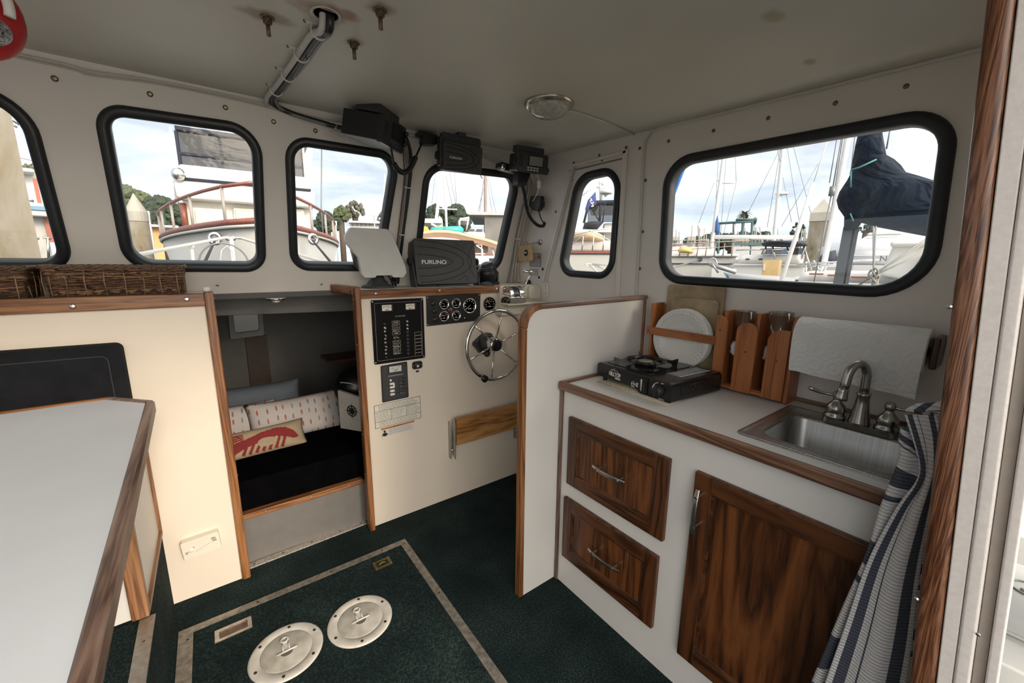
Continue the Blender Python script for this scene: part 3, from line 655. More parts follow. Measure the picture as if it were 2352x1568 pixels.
# little side board with a compass rose decal
t = thing('berth_side_board', 'white side board with a black compass rose decal at the right of the berth', 'panel', (.63, 2.38, .41))
a = Vector((.553, 2.50, 0)); b2 = Vector((.74, 2.23, 0)); dr = (b2-a).normalized(); nn = Vector((dr.y, -dr.x, 0))
if nn.y > 0: nn = -nn
MB().hexa([a+Vector((0, 0, .41)), b2+Vector((0, 0, .41)), b2-nn*.02+Vector((0, 0, .41)), a-nn*.02+Vector((0, 0, .41))],
          [a+Vector((0, 0, .655)), b2+Vector((0, 0, .60)), b2-nn*.02+Vector((0, 0, .60)), a-nn*.02+Vector((0, 0, .655))]).build('board', pm('berth_board', (.55, .53, .48), .5), t, .004)
m = MB(); c0 = a.lerp(b2, .30)+Vector((0, 0, .535))+nn*.001; pts = []
for k in range(16):
    r_ = (.052, .014, .038, .014)[k % 4]; an = k*PI/8; pts.append((r_*sin(an), r_*cos(an)))
m.prism(pts, lambda u, v, d: c0+dr*u+Vector((0, 0, v))+nn*d, 0, .001)
rg = lambda r1, r2: m.sheet([(r2*cos(q*PI/16), r2*sin(q*PI/16)) for q in range(32)], [[(r1*cos(q*PI/16), r1*sin(q*PI/16)) for q in range(32)]], lambda u, v, d: c0+dr*u+Vector((0, 0, v))+nn*d, 0, .001)
rg(.029, .036); rg(.018, .021)
m.build('compass_rose', linek, t)
t = thing('holdall', 'glossy black holdall with a pale curved piping beyond the compass rose board', 'bag', (.66, 2.62, .42))
MB().sphere((.72, 2.66, .60), .15, 20, 12, (1.1, .9, 1.0)).build('bag_body', pm('black_vinyl', (.008, .008, .010), .3), t)
MB().tube(smooth_path([(.585, 2.555, .685), (.64, 2.525, .675), (.70, 2.51, .645)], 6), .003).build('piping', pm('pale_piping', (.6, .6, .58), .5), t)
box('cuddy_shelf', (.56, 2.72, .77), (.95, 2.95, .79), dark_oak('x')); s_ = bpy.data.objects['cuddy_shelf']; tag(s_, 'dark wooden shelf at the right inside the sleeping cabin', 'shelf')
w = struct('window_8', (.19, 3.3, .95))
MB().sheet(rpoly([(.075, .893), (.275, .903), (.278, 1.095), (.080, 1.095)], .012, 4), [rpoly([(.108, .932), (.250, .938), (.252, 1.072), (.110, 1.072)], .015, 4)], lambda u, v, d: Vector((u, 3.318-d, v)), 0, .028).build('window_frame', pm('cuddy_frame', (.22, .215, .20), .5), w, .003)
MB().prism(rpoly([(.106, .930), (.252, .936), (.254, 1.074), (.108, 1.074)], .015, 4), lambda u, v, d: Vector((u, 3.315-d, v)), 0, .006).build('pane', pm('dark_acrylic', (.022, .028, .022), .15), w)
# ================================================================= HELM CONSOLE FITTINGS (face plane y = 2.02)
CF = 2.019
def cf(u, v, d=0): return Vector((u, CF-d, v))
def bars(m, x, z, w, n, rows, pitch, rnd, h=.0028, lift=.0052, skew=0):
    """rows of short printed dashes standing for small illegible print"""
    for r in range(rows):
        u = x
        while u < x+w:
            l = rnd.uniform(.006, .018)
            if u+l > x+w: break
            m.box((u, CF-lift, z-r*pitch), (u+l, CF-lift+.0008, z-r*pitch+h)); u += l+.004
rnd = random.Random(3)
# DC breaker panel
t = thing('breaker_panel', 'large black breaker panel with two rows of switches and two meters', 'switch panel', (.77, CF, 1.07))
x0, x1, z0, z1 = .632, .911, .903, 1.232
MB().prism(rpoly([(x0, z0), (x1, z0), (x1, z1), (x0, z1)], .008, 4), cf, 0, .004).build('plate', blackg, t, .001)
greyl = pm('grey_line', (.28, .28, .28), .5)
def outline(m, a, b_, c, d_, w=.0012, lift=.0046): m.sheet(rpoly([(a, c), (b_, c), (b_, d_), (a, d_)], .004, 3), [rpoly([(a+w, c+w), (b_-w, c+w), (b_-w, d_-w), (a+w, d_-w)], .003, 3)], cf, .0038, lift)
m = MB(); outline(m, x0+.016, x1-.014, z0+.016, z1-.016); m.build('border_line', greyl, t)
for a, b_, nd in ((.684, .732, (.709, .0)), (.809, .857, (.823, .0))):
    q = MB().box((a-.002, CF-.011, 1.172), (b_+.009, CF, 1.208)).build('meter', blackp, t, .001)
    MB().box((a, CF-.0118, 1.176), (b_, CF-.0108, 1.205)).build('dial', pm('dial_cream', (.72, .70, .60), .5), q)
    mm = MB(); cx = nd[0]
    for k in range(5): mm.box((a+.006+.008*k, CF-.0124, 1.192+.002*(2-abs(k-2))), (a+.0095+.008*k, CF-.0118, 1.197+.002*(2-abs(k-2))))
    mm.box(((a+b_)/2-.009, CF-.0124, 1.1795), ((a+b_)/2+.009, CF-.0118, 1.182))
    mm.tube([((a+b_)/2+(.000 if a < .7 else -.002), CF-.0125, 1.177), ((a+b_)/2+(.008 if a < .7 else -.012), CF-.0125, 1.196)], .0006, 5)
    mm.build('needle', linek, q)
text('lettering', 'DC MAIN PANEL', .0075, pm('print_grey', (.5, .5, .5), .5), t, cf(.780, 1.143, .0042), (1, 0, 0), (0, 0, 1))
knobm = pm('toggle_black', (.02, .02, .02), .35); ringm = pm('toggle_ring', (.35, .35, .34), .3, .6)
for k in range(10):
    z = 1.108-.0193*k
    q = MB().lathe([(.0062, 0), (.0062, .002), (.0045, .003)], cf(.695, z, .004), (0, -1, 0), 16).build('breaker_switch', ringm if k % 3 else knobm, t)
    MB().cyl(cf(.695, z, .005), cf(.697, z-.003, .013), .0022, .0028, 8).build('lever', whitep if k in (1, 3, 6) else charcoal, q)
    z = 1.113-.0193*k
    if k < 3:
        q = MB().lathe([(.0055, 0), (.0055, .002), (.004, .003)], cf(.815, z, .004), (0, -1, 0), 16).build('breaker_switch', ringm, t)
        MB().cyl(cf(.815, z, .005), cf(.816, z-.003, .012), .002, .0026, 8).build('lever', whitep, q)
    else: MB().lathe([(.0085, 0), (.0085, .003), (.006, .0045)], cf(.815, z, .004), (0, -1, 0), 20).build('blank_plug', pm('plug_black', (.025, .025, .026), .5), t)
m = MB(); m2 = MB()
for k in range(9):
    z = 1.113-.0193*k-(.006 if k > 4 else 0)
    if k != 4: outline(m, .733, .775, z-.0085, z+.0075)
    if k not in (0, 3): bars(m2, .738, z-.001, .033, 1, 1 if k % 2 else 2, .006, rnd, .0022, .0048)
for k in range(7): z = 1.052-.0190*k; outline(m, .853, .893, z-.0195, z-.001)
m.build('label_frame', pm('frame_tan', (.42, .38, .30), .5), t); m2.build('label_print', pm('print_grey2', (.5, .49, .45), .5), t)
text('lettering', 'MASTER', .0075, pm('print_white', (.7, .7, .68), .5), t, cf(.754, 1.1125, .0046), (1, 0, 0), (0, 0, 1))
text('lettering', 'WIPER', .0075, pm('print_white', (.7, .7, .68), .5), t, cf(.754, 1.0546, .0046), (1, 0, 0), (0, 0, 1))
screws(t, [cf(a, b_, .004) for a in (x0+.008, x1-.008) for b_ in (z0+.009, z1-.009)], (0, -1, 0), .0042)
# engine gauge panel
t = thing('gauge_panel', 'black engine panel with five chrome-ringed gauges under the oak rail', 'gauge panel', (1.1, CF, 1.16))
MB().prism([(.926, 1.076), (1.268, 1.083), (1.272, 1.242), (.928, 1.240)], cf, 0, .004).build('plate', blackp, t, .0008)
def gauge(parent, x, z, r, kind, name='gauge', rim=chrome):
    g = MB().lathe([(r*.86, .004), (r*.90, .009), (r, .008), (r*1.02, .003), (r*1.02, 0)], cf(x, z, .004), (0, -1, 0), 40).build(name, rim, parent)
    MB().lathe([(r*.86, 0), (.0005, 0)], cf(x, z, .0086), (0, -1, 0), 32).build('dial', blackg, g)
    m = MB(); nticks = 9 if r > .025 else 5
    for k in range(nticks):
        a = R(215-250*k/(nticks-1)); c_, s_ = cos(a), sin(a); w = r*.045
        q = [(x+c_*r*p-s_*w*e_, z+s_*r*p+c_*w*e_) for p, e_ in ((.60, -1), (.60, 1), (.76, 1), (.76, -1))]
        m.prism(q, cf, .0088, .0095)
    for dx_ in (-.18, 0, .18): m.box((x+r*(dx_-.07), CF-.0095, z-r*.45), (x+r*(dx_+.06), CF-.0088, z-r*.33))
    m.build('scale', pm('print_white', (.7, .7, .68)), g)
    a = R({'a': 150, 'b': 140, 'c': 215, 'd': 160}[kind])
    MB().tube([cf(x-cos(a)*r*.15, z-sin(a)*r*.15, .0098), cf(x+cos(a)*r*.68, z+sin(a)*r*.68, .0098)], r*.028, 6).build('needle', pm('needle_white', (.75, .75, .72), .4), g)
    return g
for x, z, r, k in [(1.031, 1.192, .0285, 'a'), (1.029, 1.125, .0285, 'd'), (1.106, 1.193, .0275, 'b'), (1.105, 1.124, .0275, 'b'), (1.195, 1.174, .0435, 'c')]:
    g = gauge(t, x, z, r, k)
    MB().lathe([(r*.18, 0), (r*.14, .002), (.0004, .0025)], cf(x, z, .0092), (0, -1, 0), 14).build('hub', blackp, g)
MB().box((1.018, CF-.0100, 1.126), (1.042, CF-.0092, 1.133)).build('red_mark', pm('dial_red', (.35, .05, .04), .5), t)
MB().lathe([(.0125, 0), (.012, .003)], cf(1.073, 1.156, .004), (0, -1, 0), 24).build('lamp_bezel', chrome, t)
MB().lathe([(.0095, .003), (.007, .006), (.0005, .007)], cf(1.073, 1.156, .004), (0, -1, 0), 24).build('warning_lamp', pm('lamp_red', (.30, .006, .012), .2), t)
for x, z in [(.968, 1.200), (.973, 1.157), (.976, 1.110)]: MB().lathe([(.016, 0), (.016, .002), (.0125, .003), (.012, .006), (.0008, .0065)], cf(x, z, .004), (0, -1, 0), 24).build('push_knob', pm('knob_black', (.02, .018, .016), .4), t)
MB().lathe([(.004, 0), (.003, .002)], cf(1.163, 1.105, .004), (0, -1, 0), 12).build('indicator', whitep, t)
screws(t, [cf(.934, 1.084, .004), cf(.936, 1.232, .004), cf(1.263, 1.234, .004), cf(1.260, 1.091, .004)], (0, -1, 0), .004)
# single rudder gauge
t = thing('rudder_gauge', 'single round black gauge without chrome ring right of the engine panel', 'gauge', (1.334, CF, 1.178))
gauge(t, 1.334, 1.178, .040, 'b', 'bezel', blackp)
m = MB()
for k, a in enumerate((60, 120, 75)): m.box((1.312+.012*k, CF-.0106, 1.196-.004*k), (1.322+.012*k, CF-.0098, 1.202-.004*k))
m.build('red_print', pm('dial_red2', (.42, .08, .05), .5), t)
# AC panel
t = thing('shore_power_panel', 'smaller dark grey switch panel with one meter and white rocker handles', 'switch panel', (.735, CF, .79))
gp = pm('grey_panel', (.038, .040, .041), .5)
MB().prism(rpoly([(.662, .694), (.807, .697), (.806, .897), (.663, .892)], .006, 4), cf, 0, .004).build('plate', blackp, t, .001)
MB().prism(rpoly([(.668, .700), (.801, .703), (.800, .891), (.669, .886)], .004, 4), cf, .0035, .0055).build('face', gp, t, .0008)
q = MB().prism(rpoly([(.700, .848), (.776, .849), (.775, .889), (.701, .887)], .002, 3), cf, .005, .013).build('meter', charcoal, t, .001)
MB().box((.704, CF-.0142, .853), (.769, CF-.013, .884)).build('dial', pm('dial_grey', (.55, .56, .54), .4), q)
mm = MB(); mm.tube([cf(.738, .856, .0145), cf(.757, .882, .0145)], .0007, 5); mm.box((.712, CF-.0148, .873), (.73, CF-.0142, .8745)); mm.box((.728, CF-.0148, .862), (.746, CF-.0142, .864)); mm.build('needle', linek, q)
MB().box((.698, CF-.0068, .829), (.778, CF-.005, .835)).build('title_strip', pm('strip_grey', (.2, .2, .2), .5), t)
MB().sphere(cf(.711, .808, .006), .006, 14, 10, (1, .6, 1)).build('indicator_lamp', whitep, t)
for k, z in enumerate((.790, .771, .751, .732)):
    MB().prism(rpoly([(.704, z-.0055), (.728, z-.0055), (.728, z+.0055), (.704, z+.0055)], .003, 3), cf, .005, .012).build('rocker', pm('rocker_white', (.72, .71, .66), .35), t, .001)
MB().box((.721, CF-.015, .768), (.729, CF-.008, .793)).build('tie_bar', pm('rocker_white', (.72, .71, .66)), t, .002)
m = MB(); m2 = MB()
for k in range(5):
    z = .808-.0190*k; m.box((.752, CF-.0062, z-.005), (.790, CF-.0052, z+.006)); bars(m2, .758, z-.001, .03, 1, 1 if k in (0, 3) else 2, .0045, rnd, .0014, .0068)
    m.sphere(cf(.678, z-.002, .005), .0022, 8, 6); m.sphere(cf(.742, z, .005), .0018, 8, 6)
m.build('label_plates', linek, t); m2.build('label_print', greyl, t)
screws(t, [cf(a, b_, .0055) for a, b_ in ((.674, .706), (.795, .708), (.794, .884), (.675, .880))], (0, -1, 0), .003, blackp)
# round-cornered switch
t = thing('rocker_switch', 'small black horn switch plate beside the grey panel', 'switch', (.863, CF, .868))
MB().prism(rpoly([(.834, .846), (.893, .848), (.893, .890), (.834, .889)], .014, 6), cf, 0, .005).build('plate', blackp, t, .0015)
MB().lathe([(.017, 0), (.016, .004), (.010, .005)], cf(.863, .869, .005), (0, -1, 0), 28).build('bezel', blackp, t)
MB().prism(rpoly([(.857, .858), (.869, .858), (.869, .871), (.857, .871)], .002, 2), cf, .005, .013).build('button', pm('button_grey', (.5, .5, .48), .4), t, .001)
screws(t, [cf(.839, .868, .005), cf(.888, .869, .005)], (0, -1, 0), .0026)
t2 = MB().prism(rpoly([(.855, .827), (.872, .828), (.872, .838), (.855, .837)], .002, 2), cf, 0, .002).build('switch_label', linek); tag(t2, 'tiny black label strip under the horn switch', 'label')
# printed notice
t = thing('pollution_notice', 'white printed notice divided in five boxes of small black print on the console', 'sign', (.745, CF, .62))
qs = [(.617, .558), (.874, .561), (.875, .689), (.620, .684)]
MB().prism(qs, cf, 0, .0015).build('card', pm('notice_card', (.66, .63, .56), .55), t)
m = MB()
def ln_(a, b_, w=.0018): m.prism([(a[0], a[1]-w/2), (b_[0]+(w if a[0] == b_[0] else 0), b_[1]-(w/2 if a[0] != b_[0] else 0)), (b_[0]+(w if a[0] == b_[0] else 0), b_[1]+w/2), (a[0], a[1]+w/2)], cf, .0012, .0022)
for a, b_ in [((.617, .559), (.874, .562)), ((.620, .684), (.875, .689)), ((.618, .648), (.874, .652)), ((.617, .592), (.874, .596))]: ln_(a, b_)
for x, a, b_ in [(.618, .559, .684), (.8725, .562, .689), (.704, .593, .650), (.790, .594, .651)]: m.box((x, CF-.0022, a), (x+.0018, CF-.0012, b_))
m.build('rule_lines', linek, t)
m = MB()
bars(m, .640, .676, .215, 1, 4, .0075, rnd, .0017, .0022); bars(m, .624, .640, .074, 1, 6, .0078, rnd, .0016, .0022)
bars(m, .710, .641, .072, 1, 6, .0078, rnd, .0016, .0022); bars(m, .796, .643, .072, 1, 6, .0078, rnd, .0016, .0022)
bars(m, .640, .585, .215, 1, 3, .0082, rnd, .0017, .0022)
m.build('print', pm('print_soft', (.10, .10, .09), .6), t)
t = thing('warning_sticker', 'small warning sticker with orange band and a figure icon under the white notice', 'sticker', (.741, CF, .528))
MB().prism([(.648, .503), (.832, .504), (.834, .555), (.648, .552)], cf, 0, .001).build('sticker', pm('sticker_white', (.62, .60, .56), .5), t)
MB().prism([(.648, .543), (.834, .546), (.834, .555), (.648, .552)], cf, .0008, .0016).build('orange_band', pm('band_orange', (.45, .15, .03), .5), t)
text('lettering', 'WARNING', .0085, linek, t, cf(.742, .5487, .0017), (1, 0, 0), (0, 0, 1), .0003)
m = MB(); m.prism([(.7135, .5455), (.7215, .5455), (.7175, .5525)], cf, .0012, .0020)
m.sphere(cf(.666, .532, .001), .0062, 12, 8, (1, .2, 1)); m.prism([(.651, .507), (.655, .520), (.663, .525), (.671, .525), (.679, .519), (.684, .510), (.679, .508), (.676, .514), (.675, .505), (.660, .505), (.659, .514), (.656, .506)], cf, .0008, .0018)
m.build('figure_icon', linek, t)
m = MB(); bars(m, .690, .537, .135, 1, 5, .0068, rnd, .0013, .0018); m.build('print', pm('print_soft', (.1, .1, .1)), t)
# folding foot board
t = thing('foot_board', 'varnished oak foot board on folding aluminium brackets low on the helm console', 'foot rest', (1.35, 1.97, .44))
MB().box((1.066, 1.958, .362), (1.69, 1.982, .527)).build('board', wood('light_oak_x', 'x', (.13, .052, .012), (.34, .16, .05), (.46, .25, .09), .35, 1, 7), t, .004)
for x in (1.052, 1.535):
    b_ = MB().prism([(1.985, .30), (1.955, .28), (1.948, .50), (1.962, .532), (1.985, .515)], lambda u, v, d: Vector((x+d, u, v)), 0, .004).build('bracket', alum, t, .001)
    MB().prism([(2.018, .27), (1.990, .27), (1.982, .43), (2.000, .50), (2.018, .50)], lambda u, v, d: Vector((x-.010+d, u, v)), 0, .004).build('bracket', alum, t, .001)
    MB().cyl((x-.012, 1.985, .33), (x+.006, 1.985, .33), .006, n=12).build('pivot', steel, t)

# steering wheel
t = thing('steering_wheel', 'six-spoke stainless steering wheel on the helm console', 'steering wheel', (1.285, 2.0, .955))
C0 = Vector((1.287, 1.868, .955)); RW = .2085
ws = pm('polished_steel', (.62, .61, .59), .10, 1, var=.02)
MB().tube([C0+Vector((cos(2*PI*k/72)*(RW-.0095), 0, sin(2*PI*k/72)*(RW-.0095))) for k in range(72)], .0105, 14, True).build('rim', ws, t)
for k in range(6):
    a = R(79+60*k); d_ = Vector((cos(a), 0, sin(a)))
    MB().tube([C0+d_*.030+Vector((0, .016, 0)), C0+d_*.12+Vector((0, .008, 0)), C0+d_*(RW-.014)], .0052, 8).build('spoke', ws, t)
MB().lathe([(.036, -.008), (.040, .0), (.040, .040), (.034, .050)], C0+Vector((0, .050, 0)), (0, -1, 0), 36).build('hub', ws, t)
MB().lathe([(.034, .0), (.0335, .006), (.026, .009), (.001, .010)], C0+Vector((0, .0, 0)), (0, -1, 0), 36).build('hub_cap', pm('cap_black', (.004, .004, .005), .35), t)
MB().prism(rpoly([(1.205, .950), (1.262, .880), (1.345, .905), (1.335, 1.005), (1.285, 1.005)], .018, 5), cf, 0, .035).build('mounting_plate', charcoal, t, .010, 3)
MB().lathe([(.050, 0), (.046, .05), (.040, .075)], (C0.x, 1.995, C0.z), (0, -1, 0), 32).build('column', charcoal, t)
MB().sphere((C0.x-.020, 1.94, .895), .020, 14, 10).build('tilt_knob', blackp, t)
a = R(240); kp = C0+Vector((cos(a)*(RW-.01), 0, sin(a)*(RW-.01)))
b_ = MB().lathe([(.012, -.012), (.017, -.006), (.015, .012), (.012, .016)], kp, (0, -1, 0), 20).build('spinner_clamp', chrome, t)
MB().lathe([(.014, .014), (.0205, .022), (.0205, .036), (.017, .041), (.001, .042)], kp, (-.1, -1, -.12), 28).build('spinner_knob', blackg, t)

# throttle control
t = thing('engine_control', 'chrome engine control with lever on the helm console', 'throttle', (1.455, 1.93, 1.19))
def ctl(u, v, d): return Vector((1.395+d, u, v))
MB().prism([(1.985, 1.187), (1.885, 1.187), (1.880, 1.222), (1.985, 1.24)], ctl, 0, .118).build('base', chrome, t, .003)
arc = [(1.985, 1.225)]+[(1.945+.055*cos(R(a)), 1.225+.060*sin(R(a))) for a in range(20, 181, 16)]
MB().prism(arc, ctl, .008, .032).build('quadrant', chrome, t, .002)
MB().prism(arc, ctl, .078, .110).build('quadrant', chrome, t, .002)
MB().prism([(u+.003, v-.004) for u, v in arc], ctl, .032, .078).build('scale_drum', pm('drum_black', (.03, .03, .032), .3), t)
MB().tube([(1.435, 1.880, 1.222), (1.525, 1.875, 1.216)], .0058, 10).build('grip', chrome, t)
MB().tube([(1.505, 1.925, 1.262), (1.525, 1.905, 1.30), (1.555, 1.90, 1.362)], .0045, 10).build('lever', chrome, t)
MB().tube([(1.502, 1.895, 1.370), (1.598, 1.89, 1.367)], .0085, 12).build('lever_grip', chrome, t)

# dash-top instruments
t = thing('chart_plotter', 'chart plotter under a rounded grey-white sun cover at the left end of the dash', 'chart plotter', (.71, 2.13, 1.286))
wc = pm('sun_cover', (.60, .59, .56), .5, var=.03, bmp=.15, bsc=400)
pl0 = [(.560, 1.545), (.590, 1.585), (.775, 1.587), (.800, 1.560), (.846, 1.395), (.846, 1.360), (.826, 1.340), (.770, 1.340), (.765, 1.350), (.685, 1.350), (.678, 1.340), (.625, 1.340), (.612, 1.360), (.607, 1.44), (.556, 1.515)]
def tilt(u, v, d): return Vector((u, 2.09-d+.28*(v-1.34), v+.0*d))
o = MB().prism([(p, q) for p, q in pl0], tilt, -.005, .030).build('sun_cover', wc, t, .012, 4)
MB().prism([(.585, 1.53), (.77, 1.565), (.800, 1.37), (.640, 1.345), (.600, 1.40)], tilt, -.05, -.004).build('housing', charcoal, t, .008, 3)
MB().lathe([(.085, 0), (.080, .010), (.055, .018), (.048, .032), (.038, .040), (.030, .060)], (.712, 2.135, 1.286), (0, 0, 1), 32).build('swivel_base', pm('mount_grey', (.05, .052, .055), .5), t)
MB().box((.69, 2.12, 1.335), (.735, 2.15, 1.375)).build('swivel_neck', blackp, t, .004)
MB().tube(smooth_path([(.74, 2.14, 1.35), (.78, 2.16, 1.345), (.80, 2.17, 1.31), (.81, 2.18, 1.29)], 5), .004).build('cable', wireb, t)
for k, x in enumerate((.812, .828)):
    q = MB().tube([(x, 2.19, 1.288), (x+.004, 2.20, 1.335)], .006, 8).build('lens_pen', blackg); tag(q, 'thin black tube standing on the dash between plotter and radar display, %s of two' % ('left' if k == 0 else 'right'), 'tube')
def furuno(name, label, cx, cy, cz, w, h, d, rx, rz, tsz, with_stand):
    t = thing(name, label, 'display', (cx, cy, cz), (rx, 0, rz)); L_ = lambda u, v, dd: Vector((u, -dd, v))
    MB().prism(rpoly([(-w/2, -h/2), (w/2, -h/2), (w/2, h/2), (-w/2, h/2)], .010, 4), L_, -d, 0).build('housing', charcoal, t, .004, 3, local=True)
    MB().prism(rpoly([(-w/2-.004, -h/2-.004), (w/2+.004, -h/2-.004), (w/2+.004, h/2+.004), (-w/2-.004, h/2+.004)], .012, 4), L_, -.006, .012).build('cover', pm('cover_black', (.042, .044, .045), .42, bmp=.15, bsc=600), t, .006, 3, local=True)
    m = MB()
    for k, (ex, ey) in enumerate(((.58, .16), (.78, .34), (.92, .50))):
        pts = [(-w/2+.006+w*ex*cos(R(a_)), -.0, .0) for a_ in ()]
        pts = [Vector((-w/2+.004+w*ex*max(0, cos(R(a_))), -.0125, h*ey*sin(R(a_))*(.98 if k < 2 else .94))) for a_ in range(-88, 89, 8)]
        m.tube(pts, .0015, 5)
    m.tube(smooth_path([(w/2-.012, -.0125, h*.40), (w/2-.045, -.0125, h*.10), (w/2-.045, -.0125, -h*.08), (w/2-.012, -.0125, -h*.40)], 6), .0010, 5)
    m.tube([Vector((w*.16, -.0125, h*.45)), Vector((w*.30, -.0125, h*.32)), Vector((w*.34, -.0125, h*.46))], .001, 5)
    m.tube([Vector((w*.16, -.0125, -h*.45)), Vector((w*.30, -.0125, -h*.32)), Vector((w*.34, -.0125, -h*.46))], .001, 5)
    m.build('groove', pm('groove_black', (.006, .006, .006), .6), t, local=True)
    cu = text('lettering', 'FURUNO', tsz, pm('logo_white', (.72, .72, .70), .4), None, (0, 0, 0), (1, 0, 0), (0, 0, 1), .0004, 'LEFT', 1.18, .0006 if tsz > .02 else .0002)
    cu.parent = t; cu.location = (-w/2+.030, -.0128, -.004)
    if with_stand:
        for sx in (-1, 1):
            MB().prism([(.03, -h/2-.055), (-.055, -h/2-.055), (-.030, .03), (-.018, .035)], lambda u, v, dd: Vector((sx*(w/2+.012)+dd, -u+.0, v)), -.004, .004).build('bracket', pm('bracket_grey', (.06, .062, .065), .5), t, .002, local=True)
            MB().lathe([(.016, 0), (.022, .004), (.022, .016), (.017, .020), (.001, .021)], (sx*(w/2+.014), .02, .005), (sx, 0, 0), 10, False).build('tilt_knob', blackp, t, .001, local=True)
        MB().box((-w/2-.02, -.03, -h/2-.058), (w/2+.02, .055, -h/2-.050)).build('bracket', pm('bracket_grey', (.06, .062, .065)), t, .002, local=True)
        MB().tube(smooth_path([(-.05, .03, -h/2-.01), (0, .05, -h/2-.04), (.08, .05, -h/2-.035), (.12, .03, -h/2-.045)], 5), .005).build('cable', wireb, t, local=True)
    return t
furuno('radar_display', 'large black covered display lettered FURUNO in a trunnion bracket on the dash', 1.088, 2.085, 1.421, .365, .240, .10, R(-9), R(-2), .031, True)
# compass
t = thing('compass', 'black domed compass on a bracket at the right end of the dash', 'compass', (1.385, 2.12, 1.286))
MB().lathe([(.052, .0), (.056, .03), (.062, .035), (.064, .07), (.058, .076)], (1.388, 2.12, 1.30), (0, 0, 1), 32).build('bowl', blackp, t)
MB().sphere((1.388, 2.118, 1.377), .053, 28, 16, (1, 1, .95)).build('dome', pm('compass_glass', (.05, .06, .06), .06), t)
MB().lathe([(.056, -.008), (.060, 0), (.054, .012)], (1.388, 2.12, 1.374), (0, 0, 1), 32).build('bezel', pm('bezel_black', (.012, .013, .014), .35), t)
for s_ in (-1, 1): MB().box((1.388+s_*.062, 2.10, 1.286), (1.388+s_*.074, 2.14, 1.365)).build('bracket', blackp, t, .004)
MB().box((1.314, 2.09, 1.286), (1.462, 2.15, 1.302)).build('bracket', blackp, t, .003)
q = MB().sphere((1.335, 2.04, 1.287), .038, 20, 10, (1.1, .9, .6)); q = q.build('rubber_cap', pm('cap_grey', (.05, .055, .065), .5)); tag(q, 'dark grey rounded rubber cap on the dash in front of the compass', 'cap')
q = MB().lathe([(.022, 0), (.020, .014), (.014, .024), (.002, .027)], (1.665, 2.06, 1.287), (-.3, -.4, 1), 20).build('air_valve', rubber); tag(q, 'round black rubber boot where wires enter the dash beside the throttle', 'grommet')
# small FURUNO display hanging from the headliner
t = furuno('sounder_display', 'small black covered display lettered FURUNO hanging under the headliner', 1.075, 1.865, 1.925, .205, .122, .05, R(6), R(-3), .0135, False)
MB().prism(rpoly([(-.108, -.03), (.108, -.03), (.108, .052), (-.108, .052)], .014, 4), lambda u, v, dd: Vector((u, dd, v+.055)), .012, .030).build('bracket', charcoal, t, .004, 3, local=True)
MB().box((-.118, .0, -.045), (-.104, .04, .085)).build('bracket', charcoal, t, .003, local=True)
MB().lathe([(.014, 0), (.020, .004), (.020, .014), (.001, .018)], (-.116, .02, .0), (-1, 0, 0), 10, False).build('tilt_knob', blackp, t, .001, local=True)
MB().box((-.02, .005, .10), (.02, .05, .132)).build('mount', charcoal, t, local=True)
